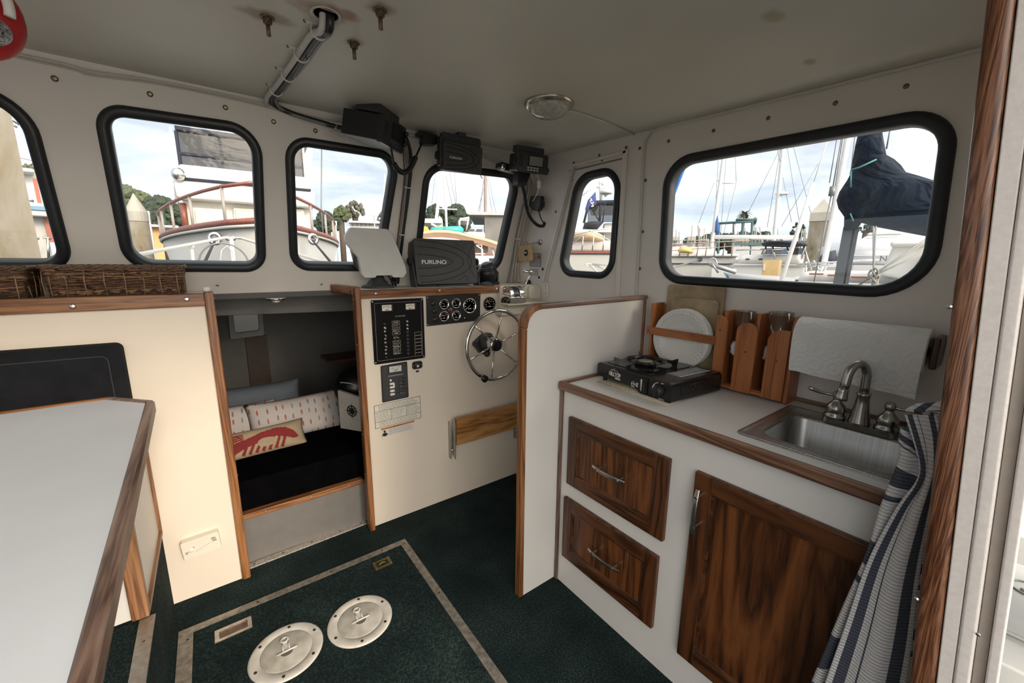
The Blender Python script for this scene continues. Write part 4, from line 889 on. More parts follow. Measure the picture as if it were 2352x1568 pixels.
# ================================================================= RADIOS, CABLES AND CEILING FITTINGS
def helix(path, r, pitch_pts, rad, n=5, turns=None):
    """coiled cord around a path"""
    P = [Vector(p) for p in path]; out = []; L_ = sum((P[i+1]-P[i]).length for i in range(len(P)-1)); T = turns; cum = 0; u = None
    for i in range(len(P)-1):
        d = P[i+1]-P[i]; l = d.length; t = d.normalized(); u = (u-t*u.dot(t)).normalized() if u else t.orthogonal().normalized(); w = t.cross(u)
        k = max(2, int(T*l/L_*8))
        for j in range(k):
            f = j/k; a = 2*PI*T*(cum+l*f)/L_; out.append(P[i]+d*f+(u*cos(a)+w*sin(a))*r)
        cum += l
    m = MB(); m.tube(out, rad, n); return m
lcd = pm('lcd_screen', (.20, .225, .19), .2, var=.04); keyw = pm('key_grey', (.45, .45, .44), .5)
def radio(name, label, loc, rot, w, h, d, detail):
    t = thing(name, label, 'radio', loc, rot); L_ = lambda u, v, dd: Vector((u, -dd, v))
    MB().prism(rpoly([(-w/2+.006, -h/2+.006), (w/2-.006, -h/2+.006), (w/2-.006, h/2-.004), (-w/2+.006, h/2-.004)], .006, 3), L_, -d, 0).build('housing', pm('radio_black', (.017, .018, .019), .45), t, .003, local=True)
    MB().prism(rpoly([(-w/2, -h/2), (w/2, -h/2), (w/2, h/2), (-w/2, h/2)], .012, 4), L_, -.002, .022).build('face', pm('radio_face', (.022, .023, .024), .4), t, .004, 3, local=True)
    MB().prism(rpoly([(-w/2+.010, 0), (w/2-.010, 0), (w/2-.010, .036), (-w/2+.010, .036)], .008, 3), lambda u, v, dd: Vector((u, -dd, v+h/2)), -d*.7, -.012).build('bracket', charcoal, t, .004, local=True)
    m = MB()
    for k in range(7): m.box((-w/2+.010, -.0235, -h/2+.028+.0085*k), (-w/2+.034, -.0215, -h/2+.0325+.0085*k))
    m.build('speaker_grille', pm('grille_black', (.006, .006, .006), .7), t, local=True)
    sx0, sx1 = detail['screen']
    MB().prism(rpoly([(sx0-.005, -.016), (sx1+.005, -.016), (sx1+.005, h/2-.010), (sx0-.005, h/2-.010)], .003, 3), L_, .021, .0235).build('screen_bezel', blackg, t, local=True)
    MB().prism([(sx0, -.011), (sx1, -.011), (sx1, h/2-.014), (sx0, h/2-.014)], L_, .0225, .0243).build('screen', lcd if detail['lit'] else pm('dark_screen', (.02, .022, .022), .15), t, local=True)
    for r_ in range(2):
        for k in range(4):
            MB().prism(rpoly([(sx0-.01+.0185*k, -h/2+.010+.0115*r_), (sx0+.003+.0185*k, -h/2+.010+.0115*r_), (sx0+.003+.0185*k, -h/2+.017+.0115*r_), (sx0-.01+.0185*k, -h/2+.017+.0115*r_)], .002, 2), L_, .021, .0255).build('button', keyw if detail['lit'] else pm('button_dark', (.09, .09, .09), .5), t, local=True)
    for k, z in enumerate(detail['knobs']):
        MB().lathe([(.010, 0), (.010, .014), (.008, .016), (.001, .0165)], (w/2-.012, -.022, z), (0, -1, 0), 16).build('knob', blackp, t, local=True)
    MB().sphere((w/2+.004, -.006, -h/2+.02), .016, 14, 10, (.9, .9, 1.3)).build('side_knob', blackp, t, local=True)
    if detail.get('left'): MB().sphere((-w/2-.002, -.006, .0), .012, 12, 8, (.7, 1, 1.2)).build('side_knob', blackp, t, local=True)
    return t
radio('marine_radio', 'large black radio hung from the headliner above the second and third windscreen panes', (.682, 1.790, 1.950), (R(12), 0, R(42)), .190, .108, .165, {'screen': (-.02, .052), 'lit': 0, 'knobs': (.028, .006, -.016)})
radio('vhf_radio', 'black marine radio with lit grey screen in the starboard corner under the headliner', (1.440, 1.775, 1.938), (R(8), 0, R(-8)), .190, .095, .075, {'screen': (-.022, .060), 'lit': 1, 'knobs': (), 'left': 1})
# mic clip and cords
t = thing('microphone', 'black hand microphone clipped under the headliner left of the small covered display', 'microphone', (.93, 1.93, 1.985))
MB().box((.885, 1.945, 2.018), (.985, 1.995, 2.036)).build('clip', charcoal, t, .006)
MB().prism(rpoly([(.893, 1.975), (.972, 1.985), (.975, 2.022), (.900, 2.020)], .012, 4), lambda u, v, d: Vector((u, 1.97-d, v)), 0, .045).build('microphone_body', blackp, t, .008, 3)
pth = smooth_path([(.672, 1.76, 1.905), (.700, 1.80, 1.835), (.750, 1.84, 1.815), (.800, 1.87, 1.84), (.850, 1.90, 1.915), (.895, 1.93, 1.985)], 6)
q = MB().tube(pth, .0048, 6).build('cord_core', wireb, t)
p2 = pth[6:24]; helix(p2, .0085, 0, .0042, 6, 46).build('coiled_cord', wireb, t)
t = thing('handset', 'black handset in a dark blue holder beside the starboard radio', 'handset', (1.42, 1.90, 1.90))
MB().prism(rpoly([(1.315, 1.915), (1.445, 1.905), (1.450, 1.940), (1.318, 1.950)], .012, 4), lambda u, v, d: Vector((u, 1.925-d, v)), 0, .045).build('holder', pm('holder_blue', (.020, .026, .040), .4), t, .008, 3)
MB().prism(rpoly([(1.425, 1.842), (1.482, 1.842), (1.510, 1.900), (1.510, 1.945), (1.430, 1.945)], .012, 4), lambda u, v, d: Vector((u, 1.915-d, v)), 0, .05).build('handset_body', blackp, t, .010, 3)
MB().lathe([(.016, 0), (.014, .012), (.004, .014)], (1.335, 1.885, 1.925), (0, -1, 0), 14).build('clamp', chrome, t)
pth = smooth_path([(1.475, 1.895, 1.862), (1.505, 1.905, 1.80), (1.525, 1.915, 1.745), (1.545, 1.905, 1.685), (1.575, 1.875, 1.640), (1.605, 1.855, 1.632), (1.622, 1.86, 1.655)], 6)
helix(pth, .0075, 0, .0030, 6, 52).build('coiled_cord', wireb, t)
t = thing('microphone', 'black fist microphone hanging on the starboard wall below the lit radio', 'microphone', (1.67, 1.96, 1.77))
MB().prism(rpoly([(1.925, 1.815), (2.02, 1.822), (2.030, 1.775), (1.998, 1.738), (1.955, 1.728), (1.930, 1.750)], .012, 4), lambda u, v, d: Vector((1.672-d, u, v)), 0, .032).build('microphone_body', blackp, t, .008, 3)
m = MB()
for i in range(3):
    for j in range(3): m.cyl((1.6405, 1.955+.014*i, 1.765+.012*j), (1.639, 1.955+.014*i, 1.765+.012*j), .002, n=8)
m.build('speaker_holes', keyw, t)
MB().tube(smooth_path([(1.655, 1.955, 1.732), (1.650, 1.93, 1.69), (1.635, 1.885, 1.655), (1.622, 1.862, 1.655)], 6), .0038, 7).build('cord', wireb, t)
box('hanger', (1.66, 1.95, 1.76), (1.70, 1.985, 1.79), charcoal, t, .003)

# cable bundles
greyw = pm('grey_wire', (.24, .24, .235), .5); redw = pm('red_wire', (.16, .05, .04), .5); beigew = pm('beige_wire', (.55, .49, .40), .5)
def cable(name, label, runs, cat='cable', ties=()):
    t = thing(name, label, cat, runs[0][1][0])
    for nm, pts, r, m in runs: MB().tube(smooth_path(pts, 6), r, 8).build(nm, m, t)
    for (p, d, r) in ties:
        MB().lathe([(r*.86, -.003), (r, -.003), (r, .003), (r*.86, .003)], p, d, 14, closed=True).build('cable_tie', whitep, t)
    return t
def wp(x, z, d): return wsc(x, z, -d)
cable('cable_bundle', 'bundle of black and grey cables tied down the pillar between two windscreen panes', [
    ('black_cable', [(.765, 1.86, 1.975), (.815, 1.93, 1.985), wp(.868, 1.955, .018), wp(.878, 1.88, .016), wp(.876, 1.75, .014), wp(.868, 1.60, .014), wp(.862, 1.42, .016), (.858, 2.235, 1.30)], .0085, wireb),
    ('grey_cable', [(.760, 1.87, 1.965), (.805, 1.94, 1.975), wp(.852, 1.94, .014), wp(.862, 1.86, .016), wp(.860, 1.72, .014), wp(.856, 1.58, .012), wp(.848, 1.42, .012), (.846, 2.235, 1.30)], .0070, greyw),
    ('red_cable', [(.760, 1.87, 1.955), (.800, 1.94, 1.962), wp(.840, 1.92, .008), wp(.852, 1.83, .008), wp(.848, 1.68, .006), wp(.842, 1.5, .006), (.838, 2.24, 1.30)], .0030, redw)],
    ties=[(wp(.868, 1.80, .016), (0, -.35, 1), .0165), (wp(.862, 1.57, .014), (0, -.35, 1), .0165), ((.785, 1.905, 1.978), (1, .8, .1), .0165)])
cable('cable_bundle', 'pale and black cables running down the starboard corner post from the lit radio', [
    ('white_cable', [(1.47, 1.86, 1.93), wp(1.640, 1.90, .02), wp(1.645, 1.76, .016), wp(1.640, 1.60, .014), wp(1.655, 1.42, .014), (1.650, 2.225, 1.29)], .0052, wirew),
    ('white_cable', [(1.48, 1.86, 1.92), wp(1.658, 1.92, .02), wp(1.662, 1.78, .02), wp(1.660, 1.62, .02), wp(1.668, 1.45, .02), (1.668, 2.21, 1.29)], .0068, beigew),
    ('black_cable', [(1.46, 1.86, 1.93), wp(1.628, 1.88, .02), wp(1.630, 1.74, .016), wp(1.628, 1.58, .014), wp(1.640, 1.42, .010), (1.63, 2.235, 1.29)], .0045, greyw),
    ('beige_cable', [(1.50, 1.85, 1.92), wp(1.678, 1.88, .035), wp(1.684, 1.70, .03), wp(1.682, 1.55, .03), wp(1.684, 1.40, .03), (1.684, 2.18, 1.29)], .0052, beigew)],
    ties=[(wp(1.640, 1.58, .016), (0, -.35, 1), .019)])
q = MB().box((1.585, 1.875, 1.845), (1.600, 1.89, 1.885)); q.tube(smooth_path([(1.548, 1.86, 1.925), (1.578, 1.875, 1.905), (1.592, 1.882, 1.87)], 5), .003); q.tube(smooth_path([(1.592, 1.882, 1.85), (1.590, 1.90, 1.81), (1.60, 1.95, 1.78)], 5), .002)
tag(q.build('power_plug', whitep), 'small white inline plug dangling under the lit radio', 'plug')
cable('wiring', 'thin white wires stapled along the top of the port windscreen', [
    ('wire', [wp(-1.2, 2.028, .006), wp(-.37, 2.030, .006), wp(-.24, 2.024, .008), wp(-.09, 2.034, .006), wp(.12, 2.036, .006), wp(.30, 2.030, .008), wp(.5, 2.006, .012), wp(.60, 1.998, .03)], .0032, wirew),
    ('wire', [wp(-1.2, 2.020, .006), wp(-.37, 2.022, .006), wp(-.24, 2.014, .008), wp(-.09, 2.026, .006), wp(.12, 2.028, .006), wp(.30, 2.020, .008), wp(.5, 1.994, .012), wp(.58, 1.986, .03)], .0026, beigew)], 'wire')
cable('wiring', 'loose pale wires along the headliner edge from the small covered display to the lit radio', [
    ('wire', [wp(.80, 2.034, .006), wp(1.0, 2.035, .008), wp(1.15, 2.030, .010), wp(1.30, 2.010, .012), wp(1.44, 1.985, .03)], .0030, wirew),
    ('wire', [wp(.80, 2.026, .006), wp(.9, 2.020, .008), wp(1.15, 2.018, .010), wp(1.30, 1.998, .012), wp(1.44, 1.970, .03)], .0030, beigew),
    ('wire', [wp(1.15, 2.010, .008), wp(1.22, 1.985, .010), wp(1.31, 1.990, .008), wp(1.42, 1.960, .02)], .0028, wirew),
    ('wire', [wp(1.33, 1.955, .006), wp(1.29, 1.952, .006), wp(1.285, 1.915, .006), wp(1.31, 1.890, .006)], .0024, wirew)], 'wire')
# overhead cable run from the hole in the headliner
zt = lambda y, d=.012: zc(y)-d
t = cable('cable_run', 'black and white cables strapped along the headliner down to the large radio', [
    ('black_cable', [(.312, 1.19, 2.03), (.312, 1.20, 1.995), (.308, 1.28, zt(1.28, .014)), (.300, 1.45, zt(1.45)), (.292, 1.64, zt(1.64, .014)), (.282, 1.80, zt(1.8)), (.272, 1.92, zt(1.92)), (.290, 1.985, 2.030), (.36, 1.99, 2.012), (.48, 1.99, 2.000), (.56, 1.95, 1.985)], .0105, wireb),
    ('black_cable', [(.318, 1.19, 2.03), (.320, 1.22, 1.998), (.318, 1.33, zt(1.33, .010)), (.312, 1.52, zt(1.52, .010)), (.300, 1.70, zt(1.7, .010)), (.290, 1.84, zt(1.84)), (.284, 1.93, zt(1.93)), (.31, 1.985, 2.022), (.38, 1.985, 2.004), (.50, 1.985, 1.994), (.57, 1.94, 1.975)], .0065, greyw),
    ('white_cable', [(.298, 1.19, 2.03), (.296, 1.21, 1.992), (.290, 1.30, zt(1.30, .012)), (.283, 1.45, zt(1.45)), (.274, 1.64, zt(1.64)), (.265, 1.80, zt(1.80)), (.256, 1.92, zt(1.92)), (.268, 1.992, 2.028), (.34, 1.995, 2.018), (.47, 1.995, 2.010), (.56, 1.95, 1.995)], .0085, pm('cable_white', (.55, .54, .51), .5))],
    ties=[((.302, 1.26, 2.010), (0, 1, 0), .021), ((.292, 1.44, 2.016), (0, 1, 0), .021), ((.284, 1.63, 2.022), (0, 1, 0), .021), ((.272, 1.81, 2.028), (0, 1, 0), .021)])
for x, y in ((.268, 1.255), (.256, 1.437), (.250, 1.625), (.243, 1.805)):
    q = MB().box((x, y-.004, zc(y)-.003), (x+.03, y+.004, zc(y))).build('clip', whitep, t); MB().sphere((x, y, zc(y)-.002), .004, 8, 6).build('screw', brass, q)
t = thing('cable_gland', 'rust-stained round flange in the headliner where the cables come through', 'flange', (.305, 1.19, zc(1.19)))
MB().lathe([(.026, 0), (.030, -.001), (.036, -.004), (.037, 0)], (.305, 1.192, zc(1.19)), (0, 0, 1), 32, closed=True).build('flange', wirew, t)
MB().lathe([(.028, -.0006), (.0005, -.0006)], (.305, 1.192, zc(1.19)), (0, 0, 1), 24).build('hole', linek, t)
q = MB()
for k in range(3): q.tube(smooth_path([(.52, 1.97, 2.0-.012*k), (.505-.01*k, 1.95, 1.975-.008*k), (.54, 1.95, 1.962-.008*k), (.575, 1.93, 1.975)], 5), .0022)
q.box((.535, 1.925, 1.968), (.558, 1.94, 1.982)); tag(q.build('spade_connectors', wirew), 'tangle of small white and black wire connectors at the back of the large radio', 'connector')
# through bolts in the headliner
b0 = None
for (x, y), lb in zip([(.191, 1.305), (.403, 1.085), (.400, 1.293)], ['leftmost, port of the cable flange', 'nearest the photo top, starboard of the flange', 'nearest the windscreen, starboard of the cable run']):
    t = thing('through_bolt', 'rusty bolt poking down through the headliner, %s' % lb, 'bolt', (x, y, zc(y)), group='bolts through the headliner')
    z = zc(y); ru = pm('rusty_steel', (.20, .15, .10), .6, .7, var=.5, sc=180)
    MB().lathe([(.017, 0), (.017, -.002), (.010, -.002)], (x, y, z), (0, 0, 1), 20).build('washer', ru, t)
    MB().lathe([(.0105, -.002), (.0105, -.014), (.008, -.016)], (x, y, z), (0, 0, 1), 6, False).build('nut', ru, t)
    MB().cyl((x, y, z-.012), (x, y, z-.042), .0052, n=10).build('thread', ru, t)
# ceiling lamp
cx, cy = 1.128, 1.282; z = zc(cy)
t = thing('ceiling_light', 'round ribbed glass ceiling light with chrome rim, unlit', 'light', (cx, cy, z))
MB().lathe([(.096, 0), (.096, -.006), (.086, -.016), (.076, -.016)], (cx, cy, z), (0, 0, 1), 48).build('rim', pm('aged_chrome', (.50, .48, .42), .25, .9), t)
pr = [(.082, -.012)]
for k in range(11): a = k/10; r_ = .078*cos(a*1.35); pr += [(r_, -.016-.032*sin(a*1.45)), (r_-.0015, -.018-.034*sin(a*1.45))]
pr.append((.002, -.052))
lg = pm('ribbed_lens', (.50, .49, .44), .12, var=.25, sc=60); lg.node_tree.nodes['Principled BSDF'].inputs['Transmission Weight'].default_value = .0
MB().lathe(pr, (cx, cy, z), (0, 0, 1), 48).build('lens', lg, t)
m = MB()
for i in range(-3, 4):
    for j in range(-3, 4):
        if i*i+j*j < 11: m.sphere((cx+.007*i, cy+.007*j, z-.0505+.0011*(i*i+j*j)*.35), .0032, 8, 6)
m.build('lens_studs', pm('lens_stud', (.45, .44, .40), .1), t)
cable('wiring', 'short white wire clipped across the headliner from the ceiling light to the starboard wall', [
    ('wire', [(1.205, 1.28, zt(1.28, .004)), (1.245, 1.276, zt(1.28, .004)), (1.32, 1.272, zt(1.27, .004)), (1.45, 1.278, zt(1.28, .004)), (1.56, 1.292, zt(1.29, .004)), (1.692, 1.312, zt(1.3, .004))], .0038, wirew)], 'wire')
# red thing at the top left corner
t = thing('throw_bag', 'blurred red bag with white band and crinkled silver panel hanging at the top left corner', 'bag', (-.30, 1.3, 1.86))
MB().sphere((-.303, 1.30, 1.873), .068, 24, 16, (1.0, .8, 1.15)).build('bag_body', redp, t)
MB().tube([Vector((-.303+.058*cos(R(a)), 1.256, 1.880+.072*sin(R(a)))) for a in range(-12, 80, 8)], .008, 8).build('band', whitep, t)
sv, nt, b = new_mat('crinkled_silver'); v = coords(nt); n_ = noise(nt, v, 90, 4, .7, 2.); LK(nt, ramp(nt, n_, [(.38, (.06, .06, .06)), (.55, (.5, .5, .5)), (.7, (.75, .75, .74))]), b.inputs['Base Color']); b.inputs['Roughness'].default_value = .35; b.inputs['Metallic'].default_value = .5; bump(nt, b, n_, 1, .01)
MB().sphere((-.288, 1.262, 1.838), .040, 20, 12, (1, .75, .72)).build('silver_panel', sv, t)
MB().cyl((-.303, 1.30, 1.93), (-.303, 1.30, zc(1.3)), .003).build('cord', redw, t)
# key float, padlock ring, stickers on the starboard wall
t = thing('key_float', 'yellowed foam key float with a black oval badge hanging by the starboard corner', 'key float', (1.64, 2.02, 1.5))
yf = pm('yellow_foam', (.40, .29, .15), .7, var=.12, sc=40)
MB().prism(rpoly([(1.975, 1.430), (2.115, 1.430), (2.115, 1.530), (1.975, 1.530)], .006, 3), lambda u, v, d: Vector((1.632+(u-2.04)*.12-d, u, v)), -.010, .016).build('float', yf, t, .004)
MB().lathe([(.021, 0), (.020, .003), (.001, .0035)], (1.613, 2.02, 1.482), (-1, .1, 0), 24).build('badge', linek, t).scale = (1, 1, 1)
MB().box((1.606, 2.008, 1.480), (1.609, 2.030, 1.485)).build('badge_print', whitep, t)
MB().tube(smooth_path([(1.698, 1.985, 1.545), (1.660, 1.99, 1.545), (1.640, 2.03, 1.54), (1.635, 2.07, 1.535)], 5), .004).build('hook', steel, t)
MB().lathe([(.018, 0), (.016, .005), (.002, .006)], (1.699, 1.985, 1.548), (-1, 0, 0), 20).build('hook_plate', steel, t)
MB().tube([Vector((1.634, 2.045+.012*cos(k*PI/6), 1.538+.012*sin(k*PI/6))) for k in range(12)], .002, 6, True).build('ring', brass, t)
def wall_sticker(name, label, y0, y1, z0, z1, red):
    t = thing(name, label, 'sticker', (1.699, (y0+y1)/2, (z0+z1)/2)); W_ = lambda u, v, d: Vector((1.6995-d, u, v))
    MB().prism([(y0, z0), (y1, z0), (y1, z1), (y0, z1)], W_, 0, .001).build('sheet', pm('decal_white', (.52, .51, .50), .5), t)
    m = MB(); m.sheet([(y0, z0), (y1, z0), (y1, z1), (y0, z1)], [[(y0+.003, z0+.003), (y1-.003, z0+.003), (y1-.003, z1-.003), (y0+.003, z1-.003)]], W_, .0008, .0016)
    m.build('border', pm('decal_navy', (.03, .035, .09), .5) if red else greyl, t)
    m = MB(); rr = random.Random(4); z = z1-.02
    while z > z0+.008:
        u = y1-.01
        while u > y0+.02: l = rr.uniform(.006, .02); m.box((1.6995-.0016, u-l, z), (1.6987, u, z+.0022)); u -= l+.004
        z -= .0072
    m.build('print', pm('decal_print', (.25, .25, .28), .5), t)
    if red: MB().prism([(y0+.008, z1-.034), (y0+.03, z1-.034), (y0+.03, z1-.010), (y0+.008, z1-.010)], W_, .001, .002).build('red_square', pm('decal_red', (.32, .12, .10), .5), t)
wall_sticker('decal', 'small bordered decal with a red square on the starboard wall above the throttle', 1.975, 2.085, 1.398, 1.480, 1)
wall_sticker('decal', 'faded smaller decal just below the bordered decal on the starboard wall', 2.000, 2.085, 1.342, 1.382, 0)
screws(swall, [stb(1.955, 1.382, -.002), stb(1.99, 1.33, -.002)], (-1, 0, 0), .009, rubber, 'plug')
# ================================================================= GALLEY
# partition between helm and galley
t = thing('partition', 'white laminate half-height partition with rounded oak edging at the end of the galley', 'partition', (1.3, 1.19, 0))
out = [(.927, 0), (1.692, 0), (1.692, 1.272)]+[(.927+.085-.085*sin(R(a)), 1.266-.085+.085*cos(R(a))) for a in range(0, 91, 9)]
pin_ = [(.949, 0), (1.680, 0), (1.680, 1.252)]+[(.949+.068-.068*sin(R(a)), 1.245-.068+.068*cos(R(a))) for a in range(0, 91, 9)]
XZ = lambda u, v, d: Vector((u, 1.176+d, v))
MB().prism(pin_, XZ, 0, .024).build('panel', laminate, t)
tb = worn_teak('x')
MB().prism([(.927, 0), (.950, 0)]+pin_[-1:]+[(.927, 1.181)], lambda u, v, d: Vector((u, 1.170+d, v)), 0, .036).build('edge_trim', oak('z'), t, .006, 3)
arc_o = out[3:]; arc_i = pin_[3:]
MB().prism(arc_o+arc_i[::-1], lambda u, v, d: Vector((u, 1.170+d, v)), 0, .036).build('edge_trim', wood('oak_corner', 'z', (.07, .025, .01), (.19, .08, .03), (.30, .15, .07), .4), t, .005, 3)
MB().prism([out[3], pin_[3], (1.692, 1.252), (1.692, 1.272)], lambda u, v, d: Vector((u, 1.170+d, v)), 0, .036).build('edge_trim', worn_teak('x'), t, .005, 3)
box('edge_trim', (1.664, 1.166, .930), (1.678, 1.177, 1.250), dark_oak('z') if False else wood('mid_oak_z', 'z', (0, 0, 0), (0, 0, 0), (0, 0, 0)), t, .003)

# cabinet
t = thing('galley_cabinet', 'white galley base cabinet with two oak drawers and an oak door', 'cabinet', (1.4, .6, 0))
DRW = [(.652, 1.108, .508, .806), (.664, 1.120, .154, .440)]; DOOR = (.085, .566, .146, .806)
hol = [[(a+.02, c+.02), (b_-.02, c+.02), (b_-.02, d_-.02), (a+.02, d_-.02)] for a, b_, c, d_ in DRW+[DOOR]]
MB().sheet([(.03, 0), (1.172, 0), (1.172, .908), (.03, .908)], hol, lambda u, v, d: Vector((1.138+d, u, v)), 0, .018).build('face_frame', laminate, t)
box('end_panel', (1.156, 1.155, 0), (1.70, 1.172, .90), laminate, t); box('end_panel', (1.156, .05, 0), (1.70, .065, .90), laminate, t)
box('corner_trim', (1.129, 1.156, 0), (1.139, 1.174, .912), worn_teak('z'), t, .002)
def raised_panel(name, y0, y1, z0, z1, gx, stile, parent):
    """oak frame-and-panel front, face at x = 1.120"""
    F = lambda u, v, d: Vector((1.138-d, u, v)); o = MB(); o.cm = 0
    g = name == 'drawer'
    o.sheet([(y0, z0), (y1, z0), (y1, z1), (y0, z1)], [[(y0+stile, z0+stile), (y1-stile, z0+stile), (y1-stile, z1-stile), (y0+stile, z1-stile)]], F, 0, .019)
    # separate grain for the rails: horizontal members
    ob = o.build(name, dark_oak('z'), parent, .004, 3)
    for zz in (z0, z1-stile): MB().box((1.1185, y0+stile*.98, zz+.004), (1.135, y1-stile*.98, zz+stile-.002)).build('rail', dark_oak('y'), ob, .002)
    MB().box((1.128, y0+stile-.003, z0+stile-.003), (1.134, y1-stile+.003, z1-stile+.003)).build('panel', wood('dark_oak_panel_'+('d' if not g else 'w'), 'z', (.020, .007, .003), (.080, .026, .008), (.16, .055, .016), .33, 1, 6 if not g else 11), ob)
    m = MB(); a, b_, c, d_ = y0+stile-.004, y1-stile+.004, z0+stile-.004, z1-stile+.004
    m.ring_loft([[Vector((1.120+k, p[0], p[1])) for p in ((a-s_, c-s_), (b_+s_, c-s_), (b_+s_, d_+s_), (a-s_, d_+s_))] for k, s_ in ((0, .001), (.0015, -.006), (.008, -.010), (.010, .0))])
    m.build('moulding', dark_oak('y'), ob)
    return ob
def bow_handle(parent, c, along, L_):
    c = Vector(c); a = Vector(along); m = MB(); n = 14; loops = []
    for k in range(n+1):
        f = k/n*2-1; p = c+a*(f*L_/2)+Vector((-.034+.012*f*f, 0, 0)); wd = .0075-.002*abs(f)**3; th = .0028; s_ = a.cross(Vector((1, 0, 0)))
        loops.append([p+s_*wd+Vector((-th*.3, 0, 0)), p+s_*wd*.5+Vector((-th, 0, 0)), p-s_*wd*.5+Vector((-th, 0, 0)), p-s_*wd+Vector((-th*.3, 0, 0)), p-s_*wd+Vector((th, 0, 0)), p+s_*wd+Vector((th, 0, 0))])
    m.loft(loops, True, True, True)
    for f in (-.33, .33): m.cyl(c+a*(L_*f), c+a*(L_*f)+Vector((-.032, 0, 0)), .0042, .0055, 12)
    return m.build('handle', pm('brushed_nickel', (.50, .49, .47), .28, 1), parent, .0005)
for k, d_ in enumerate(DRW):
    o = raised_panel('drawer', *d_, 'y', .052, t)
    MB().box((1.139, d_[0]+.025, d_[2]+.025), (1.55, d_[1]-.025, d_[3]-.04)).build('drawer_box', pm('ply_dark', (.2, .13, .08), .7), o)
    bow_handle(o, (1.1215, .876, (.662, .303)[k]), (0, 1, 0), .150)
o = raised_panel('door', *DOOR, 'z', .056, t)
bow_handle(o, (1.1205, .541, .690), (0, 0, 1), .148)

# worktop with oak edging and sink cut-out
t = thing('worktop', 'white laminate galley worktop with oak front edge', 'worktop', (1.4, .6, .91))
sinkhole = rpoly([(1.225, .128), (1.595, .128), (1.595, .480), (1.225, .480)], .03, 5)
MB().sheet([(1.134, .045), (1.699, .045), (1.699, 1.166), (1.134, 1.166)], [sinkhole], lambda u, v, d: Vector((u, v, d)), .909, .930).build('surface', laminate, t)
MB().box((1.113, .045, .908), (1.1345, 1.168, .943)).build('front_edge', wood('edge_oak_y', 'y', (.05, .021, .012), (.135, .066, .040), (.23, .13, .082), .32), t, .006, 3)
box('end_edge', (1.1345, 1.154, .909), (1.66, 1.168, .942), wood('edge_oak_x', 'x', (.05, .021, .012), (.135, .066, .040), (.23, .13, .082), .32), t, .004)
box('back_edge', (1.688, .05, .929), (1.699, 1.153, .944), wood('edge_oak_y', 'y', (0, 0, 0), (0, 0, 0), (0, 0, 0)), t, .003)

# sink
t = thing('sink', 'small rectangular stainless steel sink set into the galley worktop', 'sink', (1.41, .3, .93))
bs, nt, b = new_mat('brushed_stainless'); v = coords(nt, (3, 260, 3)); n_ = noise(nt, v, 1.0, 3, .6)
LK(nt, ramp(nt, n_, [(.3, (.36, .355, .34)), (.7, (.52, .515, .50))]), b.inputs['Base Color']); b.inputs['Metallic'].default_value = 1; b.inputs['Roughness'].default_value = .33; bump(nt, b, n_, .12, .0008)
RO = [(1.205, .105), (1.615, .105), (1.615, .503), (1.205, .503)]; RB = [(1.262, .152), (1.522, .152), (1.522, .458), (1.262, .458)]
def rl(poly, ins, r, z): return [Vector((a, b_, z)) for a, b_ in rpoly(inset(poly, ins), r, 8)]
MB().loft([rl(RO, -.0, .020, .9305), rl(RO, .0005, .020, .9335), rl(RO, .008, .020, .9345), rl(RO, .012, .020, .9325), rl(RO, .020, .022, .9325), rl(RB, -.010, .052, .9325), rl(RB, -.003, .050, .9305), rl(RB, .0, .050, .922),
           rl(RB, .008, .045, .800), rl(RB, .018, .040, .786), rl(RB, .035, .032, .780), rl(RB, .11, .015, .778)], True, False, True).build('bowl', bs, t, fix=False)
m = MB(); m.add([Vector((a, b_, .778)) for a, b_ in rpoly(inset(RB, .11), .015, 8)], [tuple(range(36))]); m.build('bowl_floor', bs, t)
MB().lathe([(.040, .0), (.038, .003), (.022, .001), (.002, .0005)], (1.392, .305, .779), (0, 0, 1), 28).build('drain', steel, t)
# faucet
FX = 1.545
t = thing('faucet', 'brushed nickel gooseneck faucet with two lever handles behind the sink', 'faucet', (FX, .3, .933))
nk = pm('brushed_nickel_tap', (.40, .385, .36), .25, 1)
MB().prism(rpoly([(FX-.027, .202), (FX+.027, .202), (FX+.027, .386), (FX-.027, .386)], .025, 6), lambda u, v, d: Vector((u, v, d)), .933, .950).build('base_plate', nk, t, .006, 3)
for y, s_ in ((.356, 1), (.233, -1)):
    h_ = MB().lathe([(.0285, 0), (.0285, .012), (.024, .016), (.0245, .022), (.026, .030), (.024, .042), (.014, .054), (.010, .062), (.0125, .068), (.0130, .078), (.0095, .086), (.002, .089)], (FX, y, .946), (0, 0, 1), 32).build('handle_body', nk, t)
    dx_ = -.35 if s_ > 0 else .15
    pts = smooth_path([(FX, y, 1.020), (FX+dx_*.02, y+s_*.02, 1.021), (FX+dx_*.045, y+s_*.045, 1.024), (FX+dx_*.075, y+s_*.072, 1.034)], 4)
    if s_ < 0: pts = smooth_path([(FX, y, 1.020), (FX+.003, y-.02, 1.018), (FX+.006, y-.045, 1.020), (FX+.010, y-.072, 1.022)], 4)
    n_ = len(pts); MB().tube(pts, [.0045+.004*max(0, (i/(n_-1))-.45)*1.6-(.003 if i == n_-1 else 0) for i in range(n_)], 12).build('lever', nk, h_)
MB().lathe([(.0285, 0), (.027, .008), (.0225, .030), (.0175, .065), (.0150, .088), (.0178, .092), (.0178, .097), (.0125, .101)], (FX, .296, .946), (0, 0, 1), 32).build('spout_body', nk, t)
